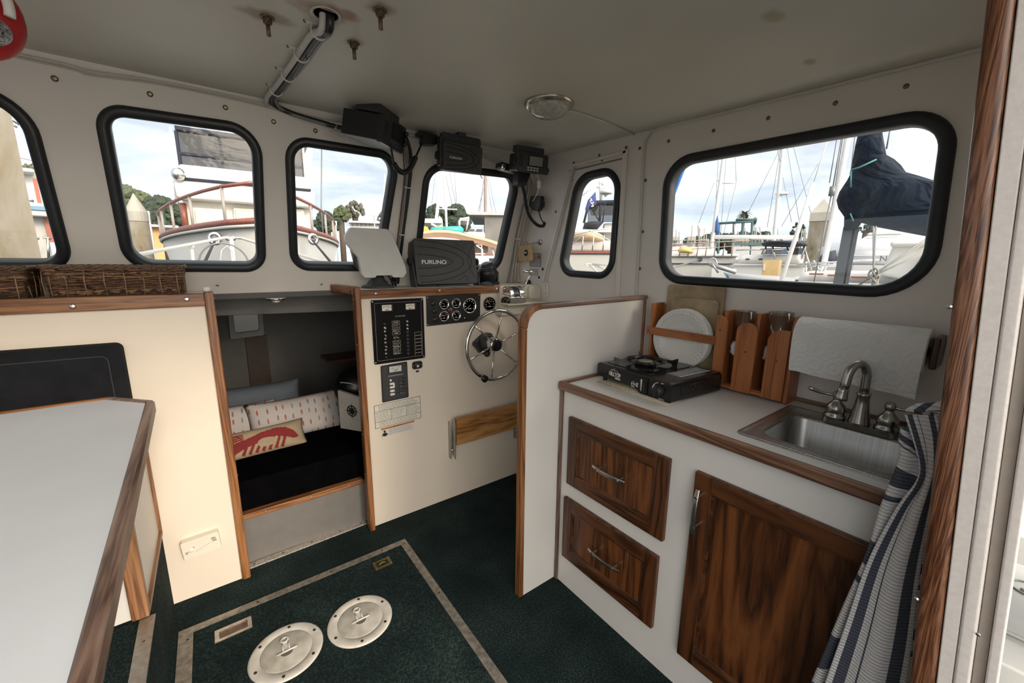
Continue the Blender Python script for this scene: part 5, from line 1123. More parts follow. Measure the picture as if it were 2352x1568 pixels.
arc = [Vector((FX, .296, 1.04)), Vector((FX-.001, .296, 1.065)), Vector((FX-.002, .296, 1.088))]+[Vector((FX-.030+.028*cos(R(a)), .296+.016*(1-cos(R(a))), 1.090+.046*sin(R(a)))) for a in range(15, 166, 15)]+[Vector((FX-.060, .329, 1.078)), Vector((FX-.064, .331, 1.058))]
MB().tube(arc, .0118, 16).build('spout', nk, t)
MB().lathe([(.0125, 0), (.0148, -.003), (.0135, -.010), (.0160, -.026), (.0175, -.034), (.0150, -.036), (.002, -.034)], (FX-.0645, .331, 1.062), (.1, -.06, 1), 24).build('aerator', nk, t)
q = MB().sphere((1.50, .170, .965), .034, 18, 12, (.8, .7, 1.0)); tag(q.build('dish_brush', pm('teal_plastic', (.015, .085, .13), .35)), 'teal blue plastic dish brush handle half hidden behind the striped towel at the sink', 'brush')

# camping stove
t = thing('camping_stove', 'black portable gas stove lettered HILLTOP GEAR on the galley worktop', 'stove', (1.432, .925, .932), (0, 0, R(-95)))
sb = pm('stove_black', (.008, .008, .0085), .22, var=.1); W2, D2 = .187, .150
MB().prism(rpoly([(-W2, .018), (.025, .016), (.050, .003), (W2, .002), (W2, .076), (-W2, .076)], [.016, .006, .004, .008, .014, .018], 5), lambda u, v, d: Vector((u, d, v)), -D2, D2).build('body', sb, t, .007, 3, local=True)
for x in (-W2+.03, W2-.03):
    for y in (-D2+.02, D2-.02): MB().cyl((x, y, -.001), (x, y, .016), .009, n=14).build('foot', blackp, t, local=True)
MB().prism(rpoly([(.048, .006), (.083, .004), (.083, .068), (.048, .068)], .006, 3), lambda u, v, d: Vector((u, -D2-d, v)), -.004, .006).build('lever_plate', sb, t, .002, local=True)
MB().box((.068, -D2-.011, .022), (.076, -D2-.002, .052)).build('cartridge_lever', blackp, t, .002, local=True)
kn = MB().lathe([(.024, 0), (.022, .004), (.019, .014), (.017, .018), (.001, .019)], (.133, -D2, .036), (0, -1, 0), 28).build('knob', blackp, t, local=True)
MB().box((.129, -D2-.026, .017), (.137, -D2-.004, .055)).build('grip', blackp, kn, .002, local=True)
wr = pm('stove_print', (.60, .60, .59), .5)
m = MB(); F = lambda u, v, d: Vector((u, -D2-d, v))
ar = [(.133+.030*cos(R(a)), .036+.030*sin(R(a))) for a in range(100, 231, 8)]; ai = [(.133+(.028 if i < 5 else .0265-.0002*i)*cos(R(a)), .036+(.028 if i < 5 else .0265-.0002*i)*sin(R(a))) for i, a in enumerate(range(100, 231, 8))]
m.prism(ar+ai[::-1], F, .0003, .0011); m.prism([(.0535, .060), (.0610, .060), (.0585, .014), (.0565, .014)], F, .0062, .0070)
m.build('dial_print', wr, t, local=True)
m = MB()   # three-peak mountain outline above the name
pk = [(-.110, .052), (-.100, .0635), (-.095, .0605), (-.089, .067), (-.080, .0575), (-.074, .0615), (-.062, .050)]
m.tube([F(a, b_, .001) for a, b_ in pk], .0009, 5); m.tube([F(-.104, .0545, .001), F(-.099, .0585, .001), F(-.096, .0555, .001)], .0006, 5); m.tube([F(-.092, .0585, .001), F(-.089, .062, .001), F(-.084, .0565, .001)], .0006, 5)
m.build('mountain_logo', wr, t, local=True)
def stext(s_, x, z, sz, al='CENTER', sx=1, bold=0):
    o = text('lettering', s_, sz, wr, None, (0, 0, 0), (1, 0, 0), (0, 0, 1), .0004, al, sx, bold); o.parent = t; o.location = (x, -D2-.0006, z)
stext('HILLTOP', -.085, .0425, .0225, sx=.72, bold=.0006); stext('GEAR', -.068, .0290, .0105, sx=1.05, bold=.0004)
stext('OFF', .146, .0655, .0060); stext('IGNITION', .146, .0045+.002, .0055)
m = MB(); m.sheet([(.0125+.009*cos(k*PI/8)-.0, .030+.009*sin(k*PI/8)) for k in range(16)], [[(.0125+.0075*cos(k*PI/8), .030+.0075*sin(k*PI/8)) for k in range(16)]], F, .0003, .001)
m.box((.0065, -D2-.0011, .029), (.0185, -D2-.0003, .0315)); m.box((.0045, -D2-.0011, .018), (.0215, -D2-.0003, .0195))
ca = [(.0335+.008*cos(R(a)), .031+.008*sin(R(a))) for a in range(50, 311, 12)]; cb = [(.0335+.0055*cos(R(a)), .031+.0055*sin(R(a))) for a in range(50, 311, 12)]
m.prism(ca+cb[::-1], F, .0003, .001); m.prism([(.035+.0045*cos(R(a)), .031+.0045*sin(R(a))) for a in range(50, 311, 20)]+[(.035+.002*cos(R(a)), .031+.002*sin(R(a))) for a in range(310, 49, -20)], F, .0003, .001)
m.build('certification_marks', wr, t, local=True)
# top: drip tray, burner, pan support
BX, BY = -.040, -.022
MB().prism(rpoly([(-.165, -.125), (.072, -.125), (.072, .130), (-.165, .130)], .02, 4), lambda u, v, d: Vector((u, v, d)), .0755, .0785).build('drip_tray', pm('tray_black', (.012, .012, .013), .12), t, .001, local=True)
MB().lathe([(.040, .078), (.044, .088), (.040, .094), (.034, .096), (.031, .092)], (BX, BY, 0), (0, 0, 1), 36).build('burner', blackp, t, local=True)
MB().lathe([(.030, .0945), (.027, .0965), (.0005, .0968)], (BX, BY, 0), (0, 0, 1), 32).build('burner_cap', pm('burner_cap', (.33, .31, .27), .4, .5), t, local=True)
m = MB(); m.lathe([(.062, .090), (.082, .097), (.084, .100), (.080, .100), (.060, .0935)], (BX, BY, 0), (0, 0, 1), 48, closed=True)
for k in range(4):
    a = R(45+90*k+8); c_, s_ = cos(a), sin(a)
    pr = [(.040, .100), (.062, .107), (.105, .104), (.128, .112), (.130, .108), (.126, .080), (.110, .080), (.100, .092), (.084, .094), (.060, .090), (.045, .096)]
    m.prism(pr, lambda u, v, d, c_=c_, s_=s_: Vector((BX+u*c_-d*s_, BY+u*s_+d*c_, v-.004)), -.0012, .0012)
m.build('pan_support', pm('enamel_black', (.006, .006, .006), .2), t, local=True)
MB().prism(rpoly([(.090, -.055), (.150, -.055), (.150, .135), (.090, .135)], .004, 3), lambda u, v, d: Vector((u, v, d)), .0755, .0768).build('instruction_label', pm('label_grey', (.14, .14, .14), .4), t, local=True)
m = MB(); m.box((.141, -.053, .0768), (.150, .133, .0773)); rr = random.Random(8)
for k in range(6):
    y = -.045
    while y < .12: l = rr.uniform(.006, .02); m.box((.095+.007*k, y, .0766), (.0975+.007*k, y+l, .0773)); y += l+.005
m.build('label_print', pm('label_pale', (.45, .46, .46), .4), t, local=True)
m = MB()
for k in range(12): m.cyl((W2-.001, -.085+.0145*k, .036+(k % 2)*.010), (W2+.0015, -.085+.0145*k, .036+(k % 2)*.010), .0035, n=8)
m.tube([(W2, -.10, .026), (W2, .10, .026), (W2, .10, .056), (W2, -.10, .056)], .0016, 6, True); m.build('side_vents', sb, t, local=True)
# non-slip mat
t = MB()
for i in range(36):
    y = .757+.0094*i; t.tube([(1.250+(y-.742)*.05, y, .9312), (1.250+.27, y, .9312)], .0016, 4)
for i in range(24):
    x = 1.250+.0112*i; t.tube([(x, .755, .9318), (x+.017, 1.095, .9318)], .0016, 4)
tag(t.build('non_slip_mat', pm('mat_cream', (.55, .49, .36), .8)), 'cream mesh non-slip mat under the black camping stove', 'mat')

# rack for plates and glasses
t = thing('dish_rack', 'varnished cherry-coloured dish rack on the starboard wall holding plates and glasses', 'rack', (1.65, .8, .94))
cz, cyy = cherry('z'), cherry('y')
box('side_board', (1.606, 1.078, .948), (1.694, 1.090, 1.246), cz, t, .003)
MB().prism([(1.610, .930), (1.694, .930), (1.694, 1.243), (1.612, 1.243), (1.600, 1.205), (1.600, .935)], lambda u, v, d: Vector((u, .510+d, v)), 0, .014).build('side_board', cz, t, .003)
box('divider', (1.608, .750, .948), (1.690, .762, 1.243), cz, t, .002); box('divider', (1.608, .630, .948), (1.690, .642, 1.243), cz, t, .002)
box('back_board', (1.688, .515, .945), (1.697, 1.088, 1.235), cherry('y'), t); box('shelf_board', (1.604, .522, .945), (1.690, 1.080, .957), cyy, t, .002)
ST = lambda u, v, d: Vector((1.604-d, u, v))
def stile(y0, y1, z0, z1, name='stile', full=True):
    r_ = (y1-y0)/2; pts = [(y0, z0), (y1, z0)]
    if full: pts += [((y0+y1)/2+r_*cos(R(a)), z1-r_+r_*sin(R(a))) for a in range(0, 181, 12)]
    return pts
MB().prism(stile(.628, .702, .940, 1.207), ST, 0, .011).build('stile', cz, t, .002)
MB().prism([(.738, .945), (.782, .945), (.782, 1.225)]+[(.775-.037*sin(R(a)), 1.188+.037*cos(R(a))) for a in range(0, 91, 10)], ST, 0, .011).build('stile', cz, t, .002)
MB().prism([(.524, .940), (.592, .940)]+[(.592-.042*(1-cos(R(a))), 1.150+.045*sin(R(a))) for a in range(0, 91, 10)]+[(.524, 1.195)], ST, 0, .011).build('stile', cz, t, .002)
MB().box((1.590, .776, 1.106), (1.602, 1.096, 1.139)).build('plate_bar', cyy, t, .002)
box('bottom_rail', (1.594, .530, .942), (1.604, .775, .953), cyy, t, .002)
screws(t, [(1.592, .765, 1.168), (1.593, .662, 1.098), (1.593, .556, 1.085), (1.589, 1.085, 1.122)], (-1, 0, 0), .0045, pm('wood_plug', (.16, .06, .02), .5), 'wood_plug')
# plates
cer = pm('white_ceramic', (.66, .655, .63), .18, var=.015)
def plate(x, z, r, label):
    c = (x, .936, z); ax = (-1, 0, .07); t = thing('dinner_plate', label, 'plate', c, group='plates standing in the rack')
    MB().lathe([(r*.50, -.004), (r*.56, -.008), (r*.60, -.005), (r*.96, .008), (r, .011), (r*.985, .0135), (r*.90, .0115), (r*.66, .0045), (r*.60, .001), (r*.56, -.001), (.001, -.0015)], c, ax, 64).build('plate', cer, t)
    a = Vector(ax).normalized(); u = a.orthogonal().normalized(); w = a.cross(u); m = MB()
    for k in range(44):
        q = 2*PI*k/44; m.sphere(Vector(c)+a*.0098+(u*cos(q)+w*sin(q))*r*.835, .0062, 8, 6, (.6, 1.0, 1.0))
        q += PI/44; m.sphere(Vector(c)+a*.0115+(u*cos(q)+w*sin(q))*r*.925, .0038, 6, 5, (.6, 1, 1))
    m.build('embossed_rim', cer, t); return t
for k, lb in enumerate(['front white plate with embossed rim in the rack, nearest the viewer', 'second white plate in the rack, right behind the front one', 'third white plate in the rack', 'rearmost white plate in the rack, against the cutting boards']):
    plate(1.613+.0105*k, 1.103, .130, lb)
bm_ = pm('cutting_board', (.33, .245, .15), .65, var=.28, sc=14, bmp=.1, bsc=120)
q = MB().prism(rpoly([(.800, .96), (1.058, .96), (1.058, 1.330), (.800, 1.330)], .014, 5), lambda u, v, d: Vector((1.686-d-.0*v, u, v)), 0, .012).build('cutting_board', bm_, None, .003); tag(q, 'larger worn wooden cutting board, standing tallest behind the plates', 'cutting board', 'cutting boards in the rack')
q = MB().prism(rpoly([(.815, .96), (1.028, .96), (1.028, 1.276), (.815, 1.276)], .020, 5), lambda u, v, d: Vector((1.672-d, u, v)), 0, .009).build('cutting_board', pm('cutting_board_pale', (.36, .275, .17), .65, var=.25, sc=16, bmp=.1, bsc=120), None, .003); tag(q, 'smaller pale cutting board in front of the larger one behind the plates', 'cutting board', 'cutting boards in the rack')
# glasses with paper between
def glass_(y, z0, r, h, label):
    t = MB().lathe([(r*.80, .0), (r*.82, .002), (r, h), (r*.965, h), (r*.77, .012), (.001, .010)], (1.645, y, z0), (0, 0, 1), 32).build('drinking_glass', clearg)
    tag(t, label, 'glass', 'glasses in the rack')
glass_(.718-.018, .958, .036, .125, 'clear glass standing low in the left slot of the rack'); glass_(.700, 1.118, .036, .128, 'clear glass stacked on top in the left slot of the rack')
glass_(.578, .958, .038, .125, 'clear glass standing low in the right slot of the rack'); glass_(.578, 1.122, .040, .132, 'clear glass stacked on top in the right slot, poking above the rack')
def napkin(y, z, label, seed):
    rr = random.Random(seed); m = MB(); vs = []; n = 22
    for i in range(n):
        for j in range(9):
            a = 2*PI*i/n; v_ = j/8; r_ = (.036+.003*sin(3*a+seed)+.003*sin(7*a+j*.6))*(.15 if j in (0, 8) else 1); vs.append((1.645+r_*cos(a), y+r_*sin(a), z+.030*(v_-.5)*2*(1+.18*sin(2*a+seed))+(.008*sin(5*a) if j > 4 else 0)))
    fs = [(i*9+j, ((i+1) % n)*9+j, ((i+1) % n)*9+j+1, i*9+j+1) for i in range(n) for j in range(8)]
    m.add(vs, fs, True); tag(m.build('paper_napkin', pm('napkin', (.66, .64, .64), .9, bmp=.2, bsc=90)), label, 'napkin', 'napkins between the glasses')
napkin(.700, 1.098, 'white paper napkin between the two glasses of the left slot', 1); napkin(.578, 1.098, 'white paper napkin between the two glasses of the right slot', 2)

# paper towel roll
t = thing('paper_towel_roll', 'quilted white paper towel roll on a dark wooden wall holder above the faucet', 'paper towel', (1.60, .34, 1.165))
pt, nt, b = new_mat('quilted_paper'); tcn = N(nt, 'ShaderNodeTexCoord'); mp = N(nt, 'ShaderNodeMapping'); LK(nt, tcn.outputs['UV'], mp.inputs[0]); mp.inputs['Scale'].default_value = (1, 1, 1)
vo = N(nt, 'ShaderNodeTexVoronoi'); LK(nt, mp.outputs[0], vo.inputs['Vector']); vo.inputs['Scale'].default_value = 21; vo.inputs['Randomness'].default_value = .25
sn = N(nt, 'ShaderNodeMath', operation='MULTIPLY'); LK(nt, vo.outputs['Distance'], sn.inputs[0]); sn.inputs[1].default_value = 20
sn2 = N(nt, 'ShaderNodeMath', operation='SINE'); LK(nt, sn.outputs[0], sn2.inputs[0])
fi = noise(nt, mp.outputs[0], 160, 3, .6); ad = N(nt, 'ShaderNodeMath', operation='ADD'); LK(nt, sn2.outputs[0], ad.inputs[0]); LK(nt, fi, ad.inputs[1])
b.inputs['Base Color'].default_value = (.76, .76, .75, 1); b.inputs['Roughness'].default_value = .95; bump(nt, b, ad.outputs[0], .45, .0016)
cx, cz_, r_ = 1.628, 1.181, .066; y0, y1 = .190, .508
ring = [(cx+r_*cos(R(a)), cz_+r_*sin(R(a))) for a in range(-90, 181, 6)]
prof = ring+[(cx-r_-.001, cz_-.02), (cx-r_+.001, cz_-.05), (cx-r_+.004, cz_-.085), (cx-r_+.010, cz_-.115)]
def sheet_mesh(prof, y0, y1, skew, m, nu=24):
    me_v = []; n = len(prof)
    for i in range(nu+1):
        f = i/nu
        for j, (x, z) in enumerate(prof):
            k = max(0, j-46); me_v.append(Vector((x, y0+(y1-y0)*f-(0 if j < 46 else .0), z-(.022*(1-f)*k/4 if k else 0)+.001*sin(f*17+j))))
    fs = [(i*n+j, (i+1)*n+j, (i+1)*n+j+1, i*n+j+1) for i in range(nu) for j in range(n-1)]
    m.add(me_v, fs, True); return n, nu
m = MB(); n, nu = sheet_mesh(prof, y0, y1, 0, m); o = m.build('paper', pt, t, fix=False)
uv = o.data.uv_layers.new(name='UVMap'); arcl = [0]
for j in range(1, n): arcl.append(arcl[-1]+math.hypot(prof[j][0]-prof[j-1][0], prof[j][1]-prof[j-1][1]))
for lp in o.data.loops: i, j = divmod(lp.vertex_index, n); uv.data[lp.index].uv = ((y1-y0)*i/nu, arcl[j])
MB().lathe([(.020, 0), (.065, 0), (.0655, .002), (.0655, y1-y0-.002), (.065, y1-y0), (.020, y1-y0)], (cx, y0, cz_), (0, 1, 0), 48, closed=True).build('paper_core', pm('paper_plain', (.74, .74, .73), .95, bmp=.3, bsc=200), t)
db = dark_oak('z'); box('holder_arm', (1.600, .166, 1.135), (1.70, .182, 1.225), db, t, .004)
box('holder_back', (1.690, .166, 1.15), (1.699, .505, 1.21), db, t); MB().cyl((cx, .168, cz_), (cx, .509, cz_), .012, n=16).build('rod', db, t)

# striped dish towel hanging beside the jamb
t = thing('dish_towel', 'white dish towel with navy stripes hanging beside the oak door jamb', 'towel', (1.05, .12, 1.15))
tw, nt, b = new_mat('terry_white'); v = coords(nt, (1, 1, 1)); wv = N(nt, 'ShaderNodeTexWave'); wv.bands_direction = 'Z'; wv.inputs['Scale'].default_value = 42; wv.inputs['Distortion'].default_value = 2.5; wv.inputs['Detail'].default_value = 2; LK(nt, v, wv.inputs['Vector'])
LK(nt, ramp(nt, wv.outputs[0], [(.0, (.44, .43, .43)), (.5, (.62, .60, .60))]), b.inputs['Base Color']); b.inputs['Roughness'].default_value = 1; bump(nt, b, wv.outputs[0], .7, .002)
tn, nt, b = new_mat('terry_navy'); v = coords(nt); wv = N(nt, 'ShaderNodeTexWave'); wv.bands_direction = 'Z'; wv.inputs['Scale'].default_value = 42; wv.inputs['Distortion'].default_value = 2.5; LK(nt, v, wv.inputs['Vector'])
LK(nt, ramp(nt, wv.outputs[0], [(.0, (.035, .040, .058)), (.5, (.07, .078, .105))]), b.inputs['Base Color']); b.inputs['Roughness'].default_value = 1; bump(nt, b, wv.outputs[0], .6, .002)
def cloth(name, left, right, fold, cols, nz=44, thick=.005, lengthwise=True, bands=None, zcut=None):
    """strip between two polylines of (x, y, z); cols = column stripes; bands = crosswise stripes by arc"""
    Lp = smooth_path(left, 8); Rp = smooth_path(right, 8)
    def samp(P, f): s_ = f*(len(P)-1); i = min(int(s_), len(P)-2); return P[i].lerp(P[i+1], s_-i)
    nu = len(cols); vs = []; m = MB()
    for j in range(nz+1):
        a = samp(Lp, j/nz); c = samp(Rp, j/nz)
        for i in range(nu+1): p = a.lerp(c, i/nu); p.x += fold(i/nu, j/nz); vs.append(p)
    m.v = vs
    for j in range(nz):
        for i in range(nu):
            m.f.append((j*(nu+1)+i, j*(nu+1)+i+1, (j+1)*(nu+1)+i+1, (j+1)*(nu+1)+i)); m.sm.append(True)
            m.mi.append(cols[i] if lengthwise else (bands[j % len(bands)]))
    o = m.build(name, [tw, tn], t, fix=False); sd = o.modifiers.new('thick', 'SOLIDIFY'); sd.thickness = thick; sd.offset = 0; return o
# main drop: lengthwise stripes
cols = [0]*3+[1]*6+[0]*5+[1]+[0]*12+[1]*6+[0]*3
cloth('towel_front', [(1.045, .136, 1.140), (1.040, .117, 1.100), (1.036, .099, 1.055), (1.034, .099, 1.020), (1.032, .118, .955), (1.028, .142, .826), (1.024, .156, .666), (1.020, .172, .479), (1.018, .180, .33)],
      [(1.055, .096, 1.150), (1.052, .084, 1.105), (1.050, .080, 1.055), (1.048, .079, 1.02), (1.046, .077, .955), (1.044, .072, .826), (1.042, .060, .666), (1.038, .052, .479), (1.036, .048, .33)],
      lambda u, v: -.016*sin(u*PI)*min(1, v*3)-.007*sin(u*9+v*3)*min(1, v*2.5), cols)
# folded-back flap on the left, stripes crossing it
bd = ([0]*5+[1]*4+[0]*2+[1]+[0]*3)*3
cloth('towel_flap', [(1.055, .137, 1.110), (1.050, .136, 1.092), (1.048, .131, 1.044), (1.046, .142, .944), (1.044, .148, .830), (1.042, .170, .673), (1.040, .198, .448), (1.038, .212, .33)],
      [(1.052, .118, 1.100), (1.048, .106, 1.066), (1.044, .098, 1.030), (1.042, .112, .950), (1.040, .136, .826), (1.038, .150, .666), (1.034, .166, .479), (1.030, .174, .33)],
      lambda u, v: -.006*sin(u*PI*1.5+.5)-.003*sin(v*14), [0]*8, nz=66, lengthwise=False, bands=bd)
# rear layer beside the jamb, crosswise stripes
cloth('towel_back', [(1.075, .100, 1.150), (1.072, .094, 1.05), (1.068, .092, .95), (1.064, .088, .80), (1.060, .080, .62), (1.056, .074, .45), (1.055, .070, .33)],
      [(1.082, .070, 1.172), (1.080, .066, 1.05), (1.078, .060, .95), (1.074, .052, .80), (1.070, .040, .62), (1.068, .030, .45), (1.066, .025, .33)],
      lambda u, v: -.004*sin(u*6), [0]*8, nz=88, lengthwise=False, bands=[0]*4+[1]*2+[0]*2+[1]+[0]*3)
cloth('towel_fold', [(1.052, .137, 1.146), (1.075, .120, 1.158), (1.09, .112, 1.120)], [(1.058, .092, 1.160), (1.080, .080, 1.176), (1.095, .078, 1.120)], lambda u, v: -.006*sin(u*PI), [0]*4+[1]*5+[0]*6, nz=16, thick=.006)
MB().tube([(1.06, .06, 1.16), (1.075, .10, 1.150), (1.07, .118, 1.158)], .004).build('hook', steel, t)
# ================================================================= THE MARINA OUTSIDE
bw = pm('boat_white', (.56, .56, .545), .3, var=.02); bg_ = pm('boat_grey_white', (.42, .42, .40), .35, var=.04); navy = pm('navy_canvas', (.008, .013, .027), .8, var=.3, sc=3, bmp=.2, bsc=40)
teak = pm('varnished_rail', (.20, .065, .045), .4, var=.2); tan_ = pm('tan_canvas', (.46, .35, .24), .8, var=.12, sc=4); smoke = pm('smoked_window', (.05, .055, .06), .15, var=.2, sc=2)
vinyl = glass_mat('clear_vinyl', (.38, .41, .44), .15); spar_w = pm('white_spar', (.66, .66, .65), .3); wire_g = pm('rigging', (.16, .16, .17), .4, .5); stainl = pm('rail_steel', (.6, .6, .6), .22, 1)
conc, nt, b = new_mat('weathered_concrete'); v = coords(nt, (1, 1, .35)); f_ = noise(nt, v, 3, 7, .65, .4)
LK(nt, ramp(nt, f_, [(.3, (.06, .052, .04)), (.42, (.165, .14, .095)), (.58, (.215, .20, .165)), (.75, (.28, .27, .25))]), b.inputs['Base Color']); b.inputs['Roughness'].default_value = .9; bump(nt, b, f_, .5, .02)
capm = pm('piling_cap', (.34, .33, .29), .6, var=.1, sc=3)
WZ = -.9
wt, nt, b = new_mat('harbour_water'); b.inputs['Base Color'].default_value = (.02, .035, .04, 1); b.inputs['Roughness'].default_value = .08
bump(nt, b, noise(nt, coords(nt), 1.4, 4, .6), .25, .1)
wtr = MB().add([(-900, -900, WZ), (900, -900, WZ), (900, 900, WZ), (-900, 900, WZ)], [(0, 1, 2, 3)]).build('water', wt); tag(wtr, kind='structure')
def slabm(m, px0, py0, px1, py1, r, depth, taper=0, down=False):
    a = at(px0, (py0+py1)/2, r); c = at(px1, (py0+py1)/2, r); mid = at((px0+px1)/2, py0, r); z1 = mid.z; z0 = WZ-.1 if down else at((px0+px1)/2, py1, r).z
    d = Vector((c.y-a.y, a.x-c.x, 0)).normalized()
    if d.dot(Vector((a.x, a.y, 0))) < 0: d = -d
    e = (c-a)*taper*.5; e.z = 0
    P = lambda p, z, k=0: Vector((p.x, p.y, z))+d*k
    return m.hexa([P(a, z0), P(c, z0), P(c, z0, depth), P(a, z0, depth)], [P(a+e, z1), P(c-e, z1), P(c-e, z1, depth), P(a+e, z1, depth)])
def slab(name, px0, py0, px1, py1, r, depth, mat, parent=None, bev=0, taper=0): return slabm(MB(), px0, py0, px1, py1, r, depth, taper, name in ('hull', 'topsides', 'deck', 'shed_wall', 'deckhouse_low', 'dock_building', 'dock_shed', 'white_dock_box')).build(name, mat, parent, bev)
def spar(name, pts, r, rad, mat, parent=None, n=8): return MB().tube([at(*p[:2], p[2] if len(p) > 2 else r) for p in pts], rad, n).build(name, mat, parent)
def puff(pts, r, th, m=None):
    """closed outline given on the vertical plane at range r, bulged to a real thickness"""
    P = [at(x, y, r) for x, y in pts]; c = sum(P, Vector())/len(P); d = Vector((c.x, c.y, 0)).normalized(); m = m or MB()
    P = [p-d*((p-c).dot(d)) for p in P]
    loops = [[c+(p-c)*s+d*(k*th) for p in P] for s, k in ((.05, -.5), (.4, -.47), (.7, -.38), (.9, -.22), (.98, -.08), (1, 0), (.98, .08), (.9, .22), (.7, .38), (.4, .47), (.05, .5))]
    return m.loft(loops, True, True, True)
def hull(m, bow, aft, L_, beam, zs, zb, flare=.5, stern=.9, rise=.25, rake=.9, n=14, zw=WZ):
    """lofted hull; bow point, direction to the stern, length, beam, sheer height mid and at bow"""
    bow = Vector((bow[0], bow[1], 0)); d = Vector((aft[0], aft[1], 0)).normalized(); s_ = Vector((d.y, -d.x, 0)); loops = []; sheer = []
    for i in range(n+1):
        f = i/n; w = beam/2*(min(1, (f*2.6))**.0*math.sin(min(1, f*2.1)*PI/2)**.75 if f > 0 else .001); w = max(w, .012)
        if f > .5: w *= 1-(1-stern)*(f-.5)*2
        z = zs+(zb-zs)*(1-f)**2.2; k = flare+(.92-flare)*min(1, f*1.6); p = bow+d*(L_*f); off = rake*(1-f)**3
        row = []
        for (q, hz) in ((1, 1), (.93, .62), (.80, .32), (.55, .0), (.0, -.25)):
            ww = w*(1-(1-k)*(1-hz)) if hz >= 0 else .0; zz = zw+(z-zw)*hz; row.append((ww, zz, off*(1-max(hz, 0))))
        loop = [p+s_*(-a)+d*o_+Vector((0, 0, zz)) for a, zz, o_ in row]+[p+s_*a+d*o_+Vector((0, 0, zz)) for a, zz, o_ in row[::-1][1:]]
        loops.append(loop); sheer.append((loop[0], loop[-1]))
    m.loft(loops, True, True, True); return sheer

# --- trawler bow-on, dead ahead
t = thing('trawler', 'white trawler bow-on ahead with teak cap rail, flybridge and smoked canvas enclosure', 'boat', (.7, 7.2, WZ))
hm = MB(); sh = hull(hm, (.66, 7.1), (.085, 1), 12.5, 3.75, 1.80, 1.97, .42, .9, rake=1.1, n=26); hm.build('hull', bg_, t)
cap = [a for a, c in sh[::-1]]+[c for a, c in sh[1:]]
MB().tube([p+Vector((0, 0, .02)) for p in cap], .045, 8).build('cap_rail', teak, t)
MB().tube([p+Vector((0, 0, -.05))+Vector((.012*(1 if p.x > 1 else -1), -.012, 0)) for p in cap], .025, 6).build('rub_rail', bg_, t)
tr_ = [p+Vector((0, .12, .50+.06*max(0, 1-(p.y-7)/3))) for p in cap if p.y < 13]
MB().tube(tr_, .028, 8).build('top_rail', teak, t)
st = MB()
for i in range(0, len(tr_), 2): st.tube([tr_[i], tr_[i]-Vector((0, .04, .55))], .022, 6)
st.build('stanchions', pm('weathered_post', (.30, .27, .25), .5), t)
slab('house', 423, 468, 722, 560, 11.3, 3.0, pm('house_cream', (.62, .60, .54), .4), t, .05, .02)
MB().tube([at(419, 466, 11.25), at(428, 530, 11.25)], .06, 6).build('corner_post', teak, t)
for a, c in ((444, 516), (537, 600), (628, 700)): 
    q = slab('house_window', a, 478, c, 523, 11.12, .16, pm('window_surround', (.68, .66, .60), .4), t, .04); slab('pane', a+4, 483, c-4, 519, 11.08, .05, pm('house_pane', (.48, .47, .41), .2, var=.2, sc=1.5), q, .03)
slab('flybridge', 404, 425, 722, 466, 10.9, 3.6, bw, t, .05, -.02)
slab('flybridge_coaming', 414, 393, 712, 425, 11.0, 3.4, bw, t, .04)
slab('stripe', 413, 421, 713, 426, 10.85, .2, navy, t)
q = slab('enclosure_panel', 412, 318, 700, 395, 11.2, .02, vinyl, t); slab('enclosure_panel', 412, 318, 700, 395, 13.4, .02, vinyl, t)
m = MB()
slabm(m, 404, 311, 704, 319, 11.1, 2.5); slabm(m, 412, 366, 700, 371, 11.12, .05); slabm(m, 504, 302, 511, 390, 11.12, .06); slabm(m, 405, 300, 412, 383, 11.12, .06, 0); slabm(m, 694, 325, 700, 402, 11.12, .06); slabm(m, 602, 314, 608, 395, 11.12, .06)
m.build('enclosure_frame', navy, t)
slab('enclosure_top', 412, 315, 696, 318, 11.2, 2.3, navy, t)
spar('antenna', [(391, 292, 11.0), (406, 468, 11.0)], 11, .022, bw, t); spar('antenna', [(696, 340, 11), (706, 468, 11)], 11, .022, bw, t)
MB().sphere(at(410, 400, 10.8), .12, 12, 8).build('horn', stainl, t)
for px in (495, 718):
    m = MB(); c = at(px, 549 if px > 600 else 548, 7.75 if px < 600 else 7.9); m.lathe([(.05, -.02), (.10, 0), (.10, .03), (.05, .04)], c, (-.4 if px < 600 else .4, -1, 0), 20, closed=True); m.build('hawse_ring', stainl, t)
for k, (a, c) in enumerate((((495, 549), (468, 607)), ((718, 552), (765, 608)))):
    o = MB().tube([at(*a, 7.6), at(*c, 5.6)], .016, 6).build('mooring_line', linek); tag(o, ['black mooring line from the trawler bow, seen in the second window', 'black mooring line from the trawler bow, seen in the third window'][k], 'rope', 'trawler mooring lines')
box('deck_fitting', (.6, 11.0, 1.95), (1.4, 11.3, 2.1), bw, t, .03)

# --- our own bow pulpit
t = thing('bow_pulpit', 'white tubular bow pulpit of this boat outside the windscreen', 'rail', (.2, 4.6, 1.2))
tip = at(531, 546, 4.6); MB().tube([at(285, 594, 3.0), at(320, 584, 3.2), tip-Vector((.05, .02, 0)), tip+Vector((.08, 0, 0)), at(600, 561, 4.1), at(680, 583, 3.6), at(815, 622, 3.0)], .012, 10).build('rail', bg_, t)
MB().tube([at(440, 565, 3.9), at(442, 607, 3.9)+Vector((0, 0, -.25))], .012, 10).build('post', bg_, t); MB().sphere(at(440, 566, 3.9), .02, 10, 8).build('fitting', bg_, t)
for x in (523, 536): MB().sphere(at(x, 547, 4.6), .022, 10, 8).build('clamp', stainl, t)
MB().box((-.66, 2.31, 1.272), (1.26, 4.3, 1.29)).build('foredeck', bw, t); MB().tube([tip, tip-Vector((.02, .3, .55))], .016).build('post', whitep, t)
